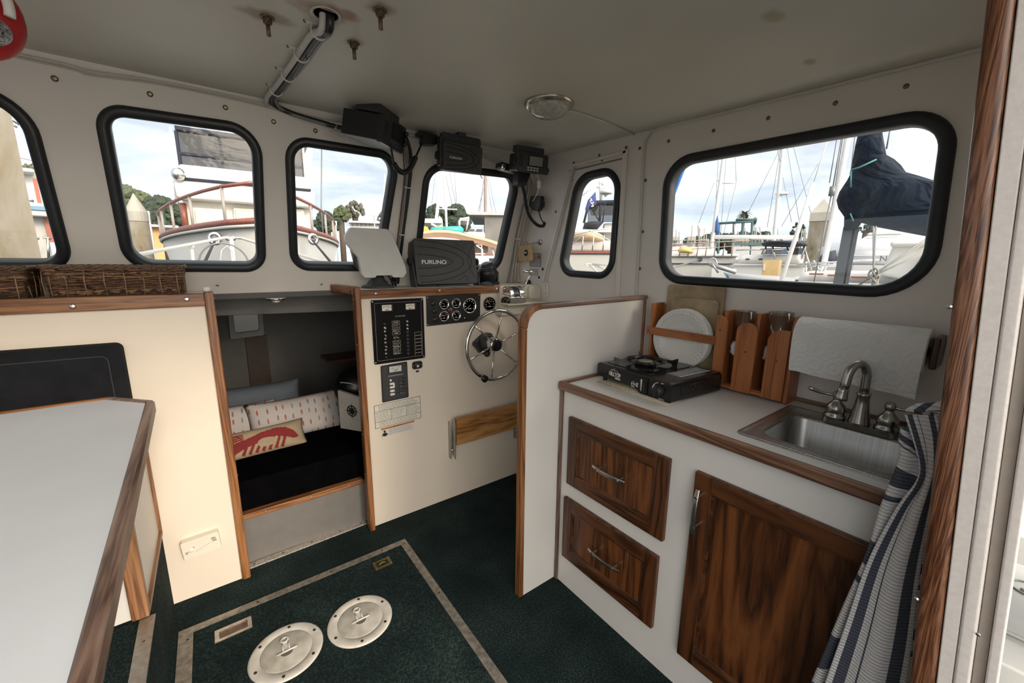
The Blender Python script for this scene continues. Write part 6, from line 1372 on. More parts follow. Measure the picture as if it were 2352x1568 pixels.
c = at(516, 606, 4.2)
t = thing('bow_roller_hoop', 'round grey hoop with a bent wire stay on this boat\'s foredeck', 'fitting', tuple(c))
MB().tube([c+Vector((.17*cos(k*PI/16), 0, .17*sin(k*PI/16))) for k in range(32)], .007, 8, True).build('hoop', pm('hoop_grey', (.16, .16, .16), .4, .3), t)
MB().tube([at(500, 606, 4.15)+Vector((0, 0, -.1)), at(509, 575, 4.15), at(522, 564, 4.15), at(532, 575, 4.15), at(549, 606, 4.15)+Vector((0, 0, -.1))], .006, 8).build('stay', bg_, t)
MB().box(tuple(c+Vector((-.03, -.05, -.25))), tuple(c+Vector((.05, .05, .02)))).build('windlass', pm('windlass_blue', (.10, .16, .22), .4), t, .01)

# --- pilings
def piling(px, py_top, r, w, label, round_=False, caph=.4, base=0, grp='concrete pilings'):
    c = at(px, py_top, r) if px > 0 else at(px, 600, r)+Vector((0, 0, 3)); t = thing('dock_piling', label, 'piling', (c.x, c.y, WZ), None, grp); n = 20 if round_ else 4; ax = (0, 0, 1)
    d = Vector((c.x, c.y, 0)).normalized(); u = Vector((d.y, -d.x, 0)); zt_ = c.z-caph
    def lp(hw, z, rot=PI/4 if not round_ else 0): 
        return [Vector((c.x, c.y, z))+(u*cos(2*PI*k/n+rot)+d*sin(2*PI*k/n+rot))*hw*(1.414 if not round_ else 1) for k in range(n)]
    MB().loft([lp(w/2, WZ-.5), lp(w/2, zt_-.2)], True, True, round_).build('post', conc, t)
    MB().loft([lp(w/2*1.05, zt_-.22), lp(w/2*1.05, zt_), lp(.01, c.z)], True, True, False).build('cap', capm, t)
    return t
piling(-34, 0, 4.7, .50, 'massive weathered concrete piling close outside the leftmost window', False)
piling(306, 444, 13.5, .40, 'round concrete piling with pale cone cap left of the trawler', True, .42)
piling(1893, 457, 14.0, .48, 'square concrete piling with pyramid cap in the big starboard window', False, .36)

# --- motor yacht seen in the leftmost window
t = thing('motor_yacht', 'white motor yacht with a blue stripe behind the close piling, leftmost window', 'boat', tuple(at(60, 560, 13)))
hm = MB(); p = at(150, 560, 14.5); hull(hm, (p.x, p.y), (-1, .35), 12, 3.8, .9, 1.2); hm.build('hull', bw, t)
slab('deck_house', -80, 490, 112, 600, 12.8, 2.5, bg_, t, .03); slab('side_deck', -80, 476, 116, 492, 12.4, 3, bw, t, .03); slab('stripe', -80, 468, 106, 477, 12.35, .1, pm('stripe_blue', (.10, .22, .34), .4), t)
slab('upper_house', -80, 384, 92, 470, 13.0, 2.5, pm('upper_house_white', (.55, .55, .53), .4), t, .03); slab('roof', -80, 378, 78, 388, 12.6, 3, bw, t, .03)  # upper house has a white of its own, close to the boat white
for a, c_, e_, f_ in ((80, 410, 90, 465), (105, 494, 118, 556)): slab('window_cover', a, c_, e_, f_, 12.7, .05, pm('cover_brick', (.32, .11, .08), .7), t)
m = MB(); m.tube([at(-20, 362, 12.6), at(41, 360, 12.6), at(76, 368, 12.6), at(78, 384, 12.6)], .02); m.tube([at(42, 360, 12.6), at(42, 382, 12.6)], .02)
for px in (83, 110): m.tube([at(px, 548, 12.3), at(px+2, 592, 12.3)], .022); m.tube([at(px-12, 545, 12.3), at(px+8, 548, 12.3)], .02)
m.tube([at(50, 455, 12.3), at(78, 462, 12.3)], .025); m.tube([at(5, 262, 12.3), at(45, 285, 12.3)], .03); m.tube([at(0, 275, 12.3), at(40, 292, 12.3)], .02); m.build('rails', stainl, t)

# --- shore: hill, trees
leaf = {}
def leafm(nm, c):
    if nm not in leaf:
        m, nt, b = new_mat(nm); v = coords(nt); f = noise(nt, v, 1.3, 6, .8); LK(nt, ramp(nt, f, [(.35, tuple(x*.35 for x in c)), (.55, c), (.7, tuple(min(1, x*1.7) for x in c))]), b.inputs['Base Color']); b.inputs['Roughness'].default_value = .9; leaf[nm] = m
    return leaf[nm]
def crown(m, c, w, h, n, seed, q=.16):
    rr = random.Random(seed); d = Vector((c.x, c.y, 0)).normalized(); u = Vector((d.y, -d.x, 0))
    for k in range(n):
        a, e_ = rr.uniform(0, 2*PI), rr.uniform(-.7, 1); rad = math.sqrt(max(0, 1-e_*e_))*rr.uniform(.55, 1)
        p = c+u*(w/2*rad*cos(a))+d*(w/2*.6*rad*sin(a))+Vector((0, 0, h/2*e_)); s = q*min(w, h)*rr.uniform(.6, 1.3)
        loops = []
        for i in range(6):
            th = PI*i/5; loops.append([p+Vector((cos(2*PI*j/7)*sin(th)+1e-3, sin(2*PI*j/7)*sin(th), -cos(th)))*s*rr.uniform(.65, 1.25) for j in range(7)])
        m.loft(loops, True, True, False)
def tree(label, px, py, wpx, hpx, r, mat, n=60, seed=1, trunk=True, q=.16, name='tree', cat='tree', grp='trees on the shore'):
    c = at(px, py, r); k = (at(px+wpx/2, py, r)-at(px-wpx/2, py, r)).length; h = at(px, py-hpx/2, r).z-at(px, py+hpx/2, r).z
    t = thing(name, label, cat, (c.x, c.y, 0), None, grp); m = MB(); crown(m, c, k, h, n, seed, q); m.build('crown', mat, t)
    if trunk: MB().tube([(c.x, c.y, -.5), (c.x, c.y, c.z)], .02*r*.3, 6).build('trunk', pm('bark', (.07, .05, .035), .9), t)
    return t
sm_ = MB(); A_ = [R(a) for a in range(-45, 121, 5)]
sm_.prism([(44*sin(a), 44*cos(a)) for a in A_]+[(600*sin(a), 600*cos(a)) for a in A_[::-1]], lambda u, v, d: Vector((u, v, d)), WZ-.4, .25); tag(sm_.build('shore', pm('shore_ground', (.14, .13, .10), .9, var=.3, sc=.3)), kind='structure')
g1, g2, g3 = leafm('leaf_olive', (.075, .095, .045)), leafm('leaf_dark', (.035, .055, .035)), leafm('leaf_grey', (.12, .12, .09))
t = thing('hill', 'wooded green hill behind the round piling in the second window', 'hill', tuple(at(200, 590, 150))); m = MB(); [crown(m, at(px, py+22+dy, 150), 9, 7.5, 34, k*3+dy, .13) for k, (px, py) in enumerate(((120, 388), (150, 394), (180, 400), (207, 406), (232, 414), (252, 424), (270, 434), (288, 443), (306, 450), (324, 459), (342, 466), (362, 470), (384, 474), (404, 480))) for dy in (0, 38, 76)]; m.build('woodland', g1, t)
tree('broad dark oak between the hill and the trawler cabin', 375, 494, 92, 74, 95, g2, 150, 6, q=.13); tree('lower dark oak behind the trawler rail in the second window', 335, 482, 60, 56, 100, g1, 80, 7, q=.14)
tree('rounded grey-green tree seen just right of the trawler', 783, 494, 34, 34, 70, g1, 60, 8); tree('tall open-crowned pine with gaps, third window', 815, 486, 46, 42, 72, g3, 46, 9, q=.12)
tree('dark bushes behind the trawler side rail, third window', 752, 514, 56, 44, 60, g2, 90, 10, True); tree('small tree at the right edge of the third window', 880, 504, 24, 38, 70, g3, 26, 11, q=.13)
tree('dense dark cypress grove behind the kayaks, left half', 1000, 508, 50, 66, 48, g2, 130, 12, True, .12); tree('dense dark cypress grove behind the kayaks, right half', 1048, 506, 66, 62, 60, g2, 150, 13, True, .12)
tree('dark tree low beside the second mast, starboard window', 1832, 532, 34, 40, 55, g2, 60, 14, q=.12); tree('dark low trees under the navy sail cover', 1992, 528, 44, 22, 40, g2, 40, 15, True, .15)
def palm(px, py, r, s, label):
    c = at(px, py, r); t = thing('palm_tree', label, 'palm tree', (c.x, c.y, 0), None); m = MB(); MB().tube([(c.x, c.y, -.5), tuple(c)], .18, 8).build('trunk', pm('palm_bark', (.13, .10, .07), .9), t)
    for k in range(26):
        a = 2*PI*k/26*1.618*4; e_ = (k % 5)/5*1.6-.5; d = Vector((cos(a)*cos(e_), sin(a)*cos(e_), sin(e_))); sd = Vector((-sin(a), cos(a), 0)); l = s*(.8+.3*((k*7) % 5)/5)
        pts = [c+d*l*f+Vector((0, 0, -l*.45*f*f)) for f in (0, .35, .7, 1)]; w = (.10, .16, .12, .01)
        m.loft([[p+sd*s*w_*.8+Vector((0, 0, -.1*s*w_)), p+Vector((0, 0, .03*s)), p-sd*s*w_*.8+Vector((0, 0, -.1*s*w_))] for p, w_ in zip(pts, w)], True, True)
    m.build('fronds', g2, t)
palm(1710, 490, 60, 1.0, 'palm tree standing above the teal boat hoist')

# --- third window: white houseboat, lamps, masts
t = thing('houseboat', 'white flat-roofed houseboat low behind the plotter, third window', 'boat', tuple(at(840, 520, 32)), None); slab('hull', 800, 530, 884, 560, 31.8, 5, bw, t); slab('deckhouse', 803, 512, 878, 535, 32, 4, bw, t); slab('roof', 800, 508, 880, 512, 31.5, 5, bw, t); slab('wheelhouse', 826, 503, 842, 509, 33, 2, bw, t)
for k in range(7): slab('cabin_window', 807+10*k, 514, 813+10*k, 518, 31.9, .05, smoke, t)
for px, py, r, lb in ((859, 494, 22, 'pale globe dock lamp right of the open pine'), (771, 515, 20, 'pale globe dock lamp behind the trawler rail'), (341, 492, 20, 'pale dock lamp beside the round piling')):
    t = thing('dock_lamp', lb, 'lamp', tuple(at(px, py+30, r)), None, 'dock lamps'); MB().tube([at(px, py, r), Vector((at(px, py, r).x, at(px, py, r).y, WZ))], .035, 8).build('post', pm('lamp_post', (.3, .31, .32), .5), t); slab('lantern', px-3, py-8, px+3, py+3, r, .2, pm('lamp_glass', (.75, .76, .74), .3), t, .03)
def mast(label, pts, r, rad, stays=(), spread=(), mat=spar_w, name='sailboat_mast', boom=None):
    t = thing(name, label, 'mast', tuple(at(*pts[-1], r)), None, 'masts in the marina'); P = [at(*p, r) for p in pts]; d = (P[-1]-P[0]).normalized(); P.append(Vector((P[-1].x, P[-1].y, WZ if r < 44 else .2)))
    MB().tube(P, rad, 10).build('mast', mat, t)
    if stays:
        for s_ in stays: MB().tube([at(s_[0], s_[1], r), at(s_[2], s_[3], r)], max(.006, r*.00042), 5).build('stay', wire_g, t)
    for s_ in spread: MB().tube([at(s_[0], s_[1], r), at(s_[2], s_[3], r)], rad*.35, 6).build('spreader', spar_w, t)
    if boom: MB().tube([at(boom[0], boom[1], r), at(boom[2], boom[3], r)], rad*1.2, 10).build('boom', mat, t)
    return t
mast('thin dark mast over the trees in the third window', [(739, 330), (738, 480)], 40, .05, mat=wire_g)
mast('thin white mast at the right edge of the third window', [(884, 400), (879, 520)], 40, .05); mast('short white mast beside the small tree, third window', [(876, 473), (879, 522)], 42, .06)
mast('white mast carrying crosstrees above the yellow kayak', [(1008, 300), (1006, 470), (998, 536)], 22, .085, [(1008, 330, 985, 530), (1008, 330, 1052, 530)], [(1000, 479, 1050, 481)])
mast('slimmer white mast rising out of the teal kayak', [(1019, 300), (1021, 410), (1026, 522)], 22, .06, [(1019, 320, 1058, 530), (1040, 330, 1052, 520)])
mast('tall brown mast with ratlines behind the grey boat shed', [(1115, 330), (1115, 500)], 30, .11, [(1115, 390, 1098, 500), (1113, 400, 1101, 500), (1117, 400, 1132, 500), (1118, 390, 1141, 498), (1115, 420, 1095, 498)], (), pm('brown_spar', (.22, .17, .15), .6))
# --- fourth window
t = thing('kayak', 'teal kayak lashed on the boat seen in the fourth window', 'kayak', tuple(at(1025, 530, 14.4))); puff([(986, 529), (992, 522), (1020, 520), (1058, 519), (1064, 524), (1066, 534), (1060, 537), (1010, 536), (990, 534)], 14.4, .55).build('hull', pm('teal_plastic_bright', (.03, .36, .34), .4), t)
MB().tube([at(1023, 520, 14.1), at(1014, 537, 14.1)], .016).build('strap', wire_g, t)
t = thing('kayak', 'yellow kayak end beside the teal one, fourth window', 'kayak', tuple(at(975, 530, 14.3))); puff([(955, 521), (972, 518), (982, 521), (987, 530), (982, 537), (955, 538)], 14.3, .5).build('hull', pm('yellow_plastic', (.72, .42, .03), .4), t)
t = thing('canopy_boat', 'white boat with beige bimini canopy right outside the fourth window', 'boat', tuple(at(1050, 560, 8.5))); m = MB(); loops = []
for i in range(12):
    f = i/11; px = 940+206*f; py = 545-9*sin(min(1, f*1.5)*PI)*1.0+(20*(max(0, f-.55)/.45)**1.6)
    a = at(px, py, 8.2); c_ = at(px, py-4, 10.0); loops.append([a, c_, c_+Vector((0, 0, .05)), a+Vector((0, 0, .05))])
m.loft(loops, True, True, True); m.build('canopy', tan_, t)
MB().loft([[p+Vector((0, 0, .0)), p+Vector((0, 0, -.07))-Vector((0, -.02, 0)), p+Vector((0, .04, -.07)), p+Vector((0, .04, 0))] for p in [l[0] for l in loops]], True, True).build('valance', pm('canopy_valance', (.36, .22, .15), .8), t)
slab('side_curtain', 1086, 550, 1121, 581, 8.6, .04, pm('curtain_beige', (.36, .30, .25), .85, var=.2, sc=5), t); slab('cabin_top', 940, 583, 1150, 586, 8.3, 2, teak, t); slab('topsides', 930, 586, 1165, 660, 8.2, 2.5, bw, t, .05)
slab('cabin_window', 1124, 593, 1134, 600, 8.15, .04, smoke, t)
m = MB(); m.tube([at(1126, 556, 8.3), at(1139, 602, 8.3)], .016); m.tube([at(1146, 562, 8.3), at(1134, 604, 8.3)], .014); m.tube([at(1095, 564, 8.2), at(1108, 573, 8.2), at(1107, 612, 8.2)], .016); m.tube([at(1093, 563, 8.2), at(1106, 563, 8.2), at(1107, 612, 8.2)], .012); m.build('frame_tubes', spar_w, t)
t = thing('boat_shed', 'grey floating boat shed with white roof edge in the fourth window', 'shed', tuple(at(1130, 520, 24))); slab('shed_wall', 1113, 494, 1200, 536, 24, 6, pm('shed_grey', (.17, .165, .155), .8, var=.2, sc=1), t); slab('roof_edge', 1076, 487, 1200, 494, 23.8, 6.2, pm('shed_roof', (.40, .40, .40), .6), t, 0)
m = MB(); m.tube([at(1055, 522, 20), at(1055, 508, 20), at(1058, 504, 20), at(1078, 500, 20)], .06); m.tube([at(1076, 499, 20), at(1071, 530, 20)], .04); m.build('awning_frame', bw, t); slab('awning', 1056, 500, 1078, 507, 20, 2, bw, t)
t = thing('cabin_cruiser', 'small white cruiser tucked under the boat shed roof', 'boat', tuple(at(1090, 530, 21))); slab('cabin', 1074, 524, 1110, 534, 21, 2, bw, t, .1, .2); slab('hull', 1068, 532, 1114, 545, 20.8, 3, bw, t, .1)
slab('windscreen', 1094, 526, 1108, 532, 20.95, .05, smoke, t); slab('side_window', 1078, 526, 1090, 530, 20.95, .05, smoke, t)
t = thing('workboat', 'white workboat with an A-frame behind the yellow kayak', 'boat', tuple(at(995, 520, 18))); slab('wheelhouse', 1003, 506, 1017, 522, 18, 1.5, pm('aged_white', (.60, .57, .48), .5), t); slab('canopy', 972, 502, 1016, 512, 17.8, 2, bw, t); slab('hull', 965, 536, 1070, 560, 14, 2, bw, t)
MB().prism([(0, 0), (10, 0), (3, 8)], lambda u, v, d: at(1006+u, 503-v, 18+d), 0, 1).build('roof', bw, t)
MB().tube([at(990, 514, 17.7), at(1003, 521, 17.7)], .05).build('strut', bw, t)
# --- door window: big yacht
t = thing('motor_yacht', 'white yacht with red cap rail, tan cover and navy flybridge, through the door window', 'boat', tuple(at(1360, 600, 9)))
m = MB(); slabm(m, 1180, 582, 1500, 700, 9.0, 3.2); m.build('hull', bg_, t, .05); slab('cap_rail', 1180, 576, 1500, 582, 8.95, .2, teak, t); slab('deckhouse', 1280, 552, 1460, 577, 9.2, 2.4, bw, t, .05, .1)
puff([(1303, 556), (1308, 538), (1330, 532), (1370, 533), (1384, 540), (1392, 556)], 9.4, .9).build('boat_cover', tan_, t); slab('upper_deck', 1300, 528, 1430, 533, 9.8, 2.5, bw, t)
slab('flybridge', 1384, 512, 1440, 552, 10.2, 2, bw, t, .05); puff([(1338, 526), (1342, 512), (1358, 508), (1388, 509), (1378, 520), (1372, 527)], 10, .6).build('lower_canvas', navy, t)
slab('canopy', 1350, 459, 1440, 470, 10, 2.2, navy, t, .04); slab('clear_curtain', 1350, 470, 1440, 510, 10.1, .03, vinyl, t)
m = MB(); 
for a, c_ in (((1352, 468), (1341, 512)), ((1380, 470), (1377, 510)), ((1389, 470), (1384, 510)), ((1355, 472), (1375, 505)), ((1372, 472), (1362, 486))): m.tube([at(*a, 9.98), at(*c_, 9.98)], .028 if a[0] in (1352, 1380) else .012)
m.build('canopy_frame', navy, t)
for a, c_ in ((1316, 1333), (1386, 1408)):
    q = slab('hull_window', a-2, 592, c_+1, 602, 8.95, .06, bw, t, .02); slab('pane', a, 594, c_-1, 600, 8.93, .05, smoke, q, .02)
for k in range(5): MB().tube([at(1312+24*k, 580, 8.9), at(1316+24*k, 540, 8.9)], .012).build('stanchion', stainl, t)
m = MB(); m.tube([at(1280, 548, 8.9), at(1352, 531, 8.9), at(1410, 522, 8.9)], .012); m.tube([at(1290, 580, 8.8), at(1354, 529, 8.8), at(1420, 562, 8.8)], .010); m.build('life_lines', stainl, t)
MB().tube([at(1381, 462, 10.3), at(1379, 416, 10.3)], .035).build('radar_mast', bw, t); MB().lathe([(.05, 0), (.14, .01), (.15, .06), (.10, .11), (.01, .12)], at(1392, 446, 10.3), (0, 0, 1), 20).build('radar_dome', bw, t)
m = MB(); m.tube([at(1370, 430, 10.3), at(1394, 432, 10.3)], .015); m.tube([at(1333, 452, 10.3), at(1378, 418, 10.3)], .010); m.sphere(at(1384, 421, 10.3), .05, 8, 6); m.tube([at(1388, 450, 10.3), at(1400, 442, 10.3)], .03); m.build('aerials', bw, t)
fl = thing('ensign', 'drooping blue flag with white stars beside the navy canopy, door window', 'flag', tuple(at(1360, 460, 9.9))); puff([(1368, 440), (1370, 470), (1356, 474), (1346, 488), (1344, 480), (1350, 460)], 9.9, .10).build('flag', pm('flag_blue', (.03, .05, .20), .7), fl)
m = MB(); rr = random.Random(2)
for k in range(9): m.sphere(at(1353+rr.uniform(-3, 10), 462+rr.uniform(-8, 12), 9.85)-Vector((.0, .0, 0)), .018, 6, 5)
m.build('stars', whitep, fl)
t = thing('mooring_bitts', 'white folding rail fitting outside the door window', 'rail', tuple(at(1365, 610, 2.6))); m = MB(); m.tube([at(1352+8*cos(k*PI/6), 608+2.5*sin(k*PI/6), 2.6) for k in range(12)], .005, 6, True); m.tube([at(1356, 609, 2.6), at(1380, 634, 2.5)], .0065); m.tube([at(1364, 607, 2.6), at(1410, 628, 2.5)], .0065); m.tube([at(1360, 606, 2.6), at(1430, 611, 2.5)], .005); m.tube([at(1380, 634, 2.5), at(1380, 634, 2.5)-Vector((0, 0, .66))], .0065); m.build('tubes', whitep, t)
# --- big starboard window, far side
mast('white mast with spreader and folded blue sail, starboard window', [(1676, 270), (1663, 357), (1636, 552)], 20, .075, [(1650, 357, 1640, 545), (1688, 340, 1691, 420), (1691, 420, 1660, 545), (1640, 420, 1605, 512), (1668, 357, 1655, 545)], [(1658, 420, 1691, 420), (1647, 413, 1656, 419)])
puff([(1648, 492), (1653, 530), (1651, 535), (1641, 534), (1643, 510)], 19.8, .12).build('furled_sail', pm('sail_blue', (.02, .09, .28), .7), bpy.data.objects[bpy.data.objects.keys()[-1]] if False else None); tag(bpy.data.objects['furled_sail'], 'bright blue furled sail against the left mast, starboard window', 'sail')
mast('white mast with radar bracket near the middle of the starboard window', [(1810, 250), (1800, 331), (1779, 541)], 17, .065, [(1800, 300, 1762, 522), (1805, 320, 1835, 505), (1795, 335, 1720, 485), (1822, 335, 1865, 500), (1784, 335, 1818, 510), (1880, 375, 1795, 520)], [(1781, 445, 1796, 449), (1796, 440, 1810, 442)])
q = slab('radar_bracket', 1795, 440, 1809, 445, 16.8, .3, spar_w); tag(q, 'small grey radar on the middle mast, starboard window', 'radar')
t = thing('boat_hoist', 'teal travel hoist frame below the palm tree', 'hoist', tuple(at(1695, 530, 45))); tl = pm('hoist_teal', (.035, .085, .085), .5)
m = MB()
for a in (((1650, 513), (1732, 508)), ((1690, 505), (1734, 504)), ((1686, 510), (1681, 640)), ((1728, 508), (1722, 640)), ((1706, 512), (1702, 640)), ((1652, 514), (1647, 640)), ((1680, 541), (1735, 541))): m.tube([at(*a[0], 45), at(*a[1], 45)], .11, 6)
m.tube([at(1734, 504, 45), at(1732, 514, 50)], .2, 6); m.build('frame', tl, t)
rr = random.Random(21)
for k, (a, lb) in enumerate(((1552, 'leftmost'), (1590, 'second'), (1620, 'third'), (1700, 'fourth'), (1745, 'fifth'), (1772, 'sixth'), (1860, 'rightmost'))):
    t = thing('distant_boat', 'distant white fishing boat with outriggers along the far dock, %s of the row' % lb, 'boat', tuple(at(a, 560, 34)), None, 'boats along the far dock')
    r0 = (30, 34.5, 39, 30, 34.5, 39, 32)[k]; slab('hull', a-20, 566, a+22, 585, r0, 3.5, bw, t); slab('cabin', a-12, 546+rr.uniform(-4, 4), a+8, 567, r0+.6, 2.4, pm('far_cabin', (.50, .47, .40), .6, var=.3, sc=.6), t); slab('cabin_window', a-8, 552, a+4, 556, r0+.5, .1, smoke, t)
    m = MB()
    for j in range(6): x = a+rr.uniform(-18, 20); m.tube([at(x, 535+rr.uniform(-22, 8), r0+.3), at(x+rr.uniform(-5, 5), 570, r0+.3)], .04, 5)
    for j in range(3): y = 552+6*j+rr.uniform(-2, 2); m.tube([at(a-20, y, r0+.2), at(a+24, y-rr.uniform(-3, 3), r0+.2)], .03, 5)
    m.build('rigging', pm('far_rig', (.28, .27, .25), .6), t)
tree('low line of dark trees behind the far dock', 1680, 556, 240, 22, 90, g2, 120, 31, True, .5); slab('dock_building', 1690, 545, 1720, 562, 66, 5, pm('ochre_wall', (.45, .33, .18), .8)); tag(bpy.data.objects['dock_building'], 'small ochre dock building behind the row of distant boats', 'building')
slab('dock_shed', 328, 520, 372, 560, 26, 4, pm('orange_wall', (.60, .33, .14), .7)); tag(bpy.data.objects['dock_shed'], 'orange-walled dock shed between round piling and trawler bow', 'building')
q = slab('dock_roof', 320, 516, 410, 521, 25.5, 5, bw); tag(q, 'white flat dock roof over the orange shed', 'roof')
# sailboat with boom and yellow dinghy cover
t = thing('sailboat', 'long white sailboat hull with boom and lifelines, left half of the starboard window', 'boat', tuple(at(1600, 600, 12)))
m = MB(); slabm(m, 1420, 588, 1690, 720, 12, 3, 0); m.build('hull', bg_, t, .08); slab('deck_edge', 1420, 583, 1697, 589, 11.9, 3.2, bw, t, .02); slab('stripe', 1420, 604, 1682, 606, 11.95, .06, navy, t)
slab('coach_roof', 1540, 572, 1640, 585, 12.6, 1.8, bw, t, .05); MB().tube([at(1640, 544, 12.5), at(1823, 545, 12.5)], .055, 10).build('boom', spar_w, t); slab('boom_end', 1816, 540, 1834, 556, 12.5, .2, bw, t, .03)
puff([(1556, 576), (1563, 566), (1585, 568), (1596, 577), (1590, 582), (1560, 581)], 11.9, .5).build('yellow_cover', pm('yellow_canvas', (.60, .45, .17), .8, var=.15), t)
m = MB()
for k in range(8): m.tube([at(1540+20*k, 588, 11.8), at(1545+20*k, 558, 11.8)], .013, 6)
m.tube([at(1525, 566, 11.8), at(1600, 558, 11.8), at(1720, 552, 11.8)], .012, 6); m.tube([at(1525, 577, 11.8), at(1700, 564, 11.8)], .009, 6); m.build('life_lines', pm('life_line', (.25, .18, .16), .5), t)
MB().sphere(at(1608, 596, 11.9), .05, 10, 8, (1.6, 1, 1)).build('hawse_hole', blackp, t)
q = MB().tube([at(1607, 596, 11.8), at(1540, 616, 9)], .018, 6).build('mooring_line', wire_g); tag(q, 'grey mooring line slanting left from the long sailboat hull', 'rope')
A1, B1 = at(1577, 370, 2.35), at(1541, 462, 2.35); q = MB().tube([A1+(A1-B1)*.6, A1, B1, Vector((B1.x-.02, B1.y+.05, .68))], .0085, 8).build('blue_rope', pm('rope_blue', (.02, .12, .38), .6)); tag(q, 'thick blue rope at the upper left corner of the starboard window', 'rope')
slab('white_dock_box', 1633, 618, 1690, 660, 8, .8, bw); tag(bpy.data.objects['white_dock_box'], 'white slatted dock box below the long sailboat', 'box')
# boat with navy bimini
t = thing('motorboat', 'white motorboat with navy bimini and ports, middle of the starboard window', 'boat', tuple(at(1760, 610, 10.5)))
slab('hull', 1672, 606, 1850, 700, 10.2, 2.6, bw, t, .08); slab('cabin', 1690, 585, 1850, 608, 10.5, 2.2, bw, t, .1, .12); slab('stripe', 1675, 608, 1850, 610, 10.15, .05, greyl, t)
for a in (1712, 1742): slab('port_light', a, 593, a+10, 597, 10.45, .08, smoke, t, .02)
puff([(1748, 560), (1760, 554), (1815, 553), (1850, 556), (1856, 564), (1820, 568), (1752, 565)], 10.4, 1.6).build('bimini', navy, t); slab('windscreen', 1748, 570, 1850, 584, 10.8, .05, vinyl, t, 0, .1)
m = MB()
for a, c_ in (((1775, 566), (1780, 595)), ((1808, 566), (1812, 590)), ((1760, 564), (1752, 590)), ((1850, 562), (1840, 596)), ((1846, 566), (1870, 640)), ((1690, 574), (1800, 572))): m.tube([at(*a, 10.3), at(*c_, 10.3)], .016, 6)
m.build('bimini_frame', stainl, t)
slab('sail_roll', 1680, 556, 1752, 563, 13, .3, pm('grey_green_canvas', (.10, .15, .15), .8)); tag(bpy.data.objects['sail_roll'], 'grey-green rolled sail cover left of the navy bimini', 'sail cover')
t = thing('cardboard_box', 'tan cardboard box standing on the deck below the navy bimini', 'box', tuple(at(1771, 615, 7.5))); slab('box_body', 1751, 597, 1788, 632, 7.5, .28, pm('cardboard', (.50, .36, .17), .8), t); slab('flap', 1786, 597, 1794, 632, 7.55, .25, pm('cardboard_light', (.56, .45, .28), .8), t); slab('tape', 1753, 607, 1757, 621, 7.48, .02, pm('tape_pale', (.62, .56, .48), .5), t)
t = thing('dinghy', 'white dinghy with blue waterline stripe low in the starboard window', 'boat', tuple(at(1740, 640, 7))); hm = MB(); p0 = at(1662, 625, 7); d_ = at(1880, 640, 6.4)-p0; hull(hm, (p0.x, p0.y), (d_.x, d_.y), 2.6, 1.0, p0.z-.10, p0.z, .6, .9, rake=.3, zw=p0.z-.42); hm.build('hull', bw, t)
puff([(1663, 626), (1672, 628), (1700, 640), (1695, 646), (1672, 640)], 6.9, .2).build('stripe', pm('stripe_pale_blue', (.10, .32, .42), .5), t)
t = thing('anchor_roller', 'grey steel bow hoop and anchor on a neighbouring boat, starboard window', 'anchor', tuple(at(1640, 605, 6.5))); m = MB(); m.tube([at(1637+9*cos(R(a)), 604-11*sin(R(a)), 6.5) for a in range(-30, 200, 15)], .012, 6); m.tube([at(1632, 607, 6.5), at(1690, 625, 6.4)], .03, 8); m.tube([at(1636, 606, 6.45), at(1650, 626, 6.45)], .014, 6); m.build('hoop', pm('galv_grey', (.38, .38, .38), .4, .6), t)
# near sailboat: cabin top, RIB, mast and sail cover
t = thing('near_sailboat', 'white deck and cabin of the sailboat moored alongside, brown grab rails', 'boat', tuple(at(2000, 650, 6)))
slab('deck', 1700, 665, 2300, 760, 4.3, 4.6, bw, t, .04); slab('cabin_top', 1830, 625, 2140, 656, 6.0, 1.8, bw, t, .06, .06)
for a, c_ in ((1858, 1892), (1900, 1948), (1953, 1998)): slab('grab_rail', a, 627+(a-1858)*.08, c_, 631+(a-1858)*.08, 5.9, .06, pm('grab_rail_red', (.30, .085, .045), .5), t, .01)
slab('deck_hatch', 1826, 642, 1834, 650, 5.85, .1, smoke, t)
m = MB(); P = [at(2052, 562, 5.2), at(2130, 560, 5.2), at(2120, 650, 5.2), at(2020, 632, 5.2)]; d_ = Vector((P[0].x, P[0].y, 0)).normalized(); m.hexa([P[3], P[2], P[2]+d_*.9, P[3]+d_*.9], [P[0], P[1], P[1]+d_*.9, P[0]+d_*.9]); m.build('dodger', pm('dodger_white', (.62, .62, .59), .5, var=.12, sc=2), t, .03)
slab('dodger_top', 2044, 553, 2140, 566, 5.15, 1.2, bw, t, .03); slab('dark_window', 2122, 585, 2132, 640, 5.1, .1, smoke, t)
m = MB()
for a in (((1830, 607), (2020, 596)), ((1845, 612), (1950, 606)), ((1868, 598), (1890, 632)), ((1905, 600), (1880, 640)), ((1852, 600), (1849, 648))): m.tube([at(*a[0], 6.2), at(*a[1], 6.2)], .012, 6)
m.build('lifelines', stainl, t)
t = thing('inflatable_boat', 'grey inflatable boat under a navy cover with black lettering on its tube', 'boat', tuple(at(1990, 590, 9)))
m = MB(); m.tube([at(1890, 592, 9), at(1915, 580, 9), at(1945, 572, 9), at(2080, 570, 9)], .17, 16); m.tube([at(1930, 590, 8.9), at(2060, 590, 8.9)], .12, 14); m.build('tube', pm('hypalon_grey', (.42, .43, .46), .5), t)
puff([(1878, 592), (1900, 578), (1920, 574), (1922, 598), (1912, 606), (1880, 604)], 8.8, .5).build('cover', navy, t); slab('floor_hull', 1920, 603, 2060, 608, 8.9, 1, smoke, t); slab('band', 1924, 585, 2050, 587, 8.72, .04, bw, t)
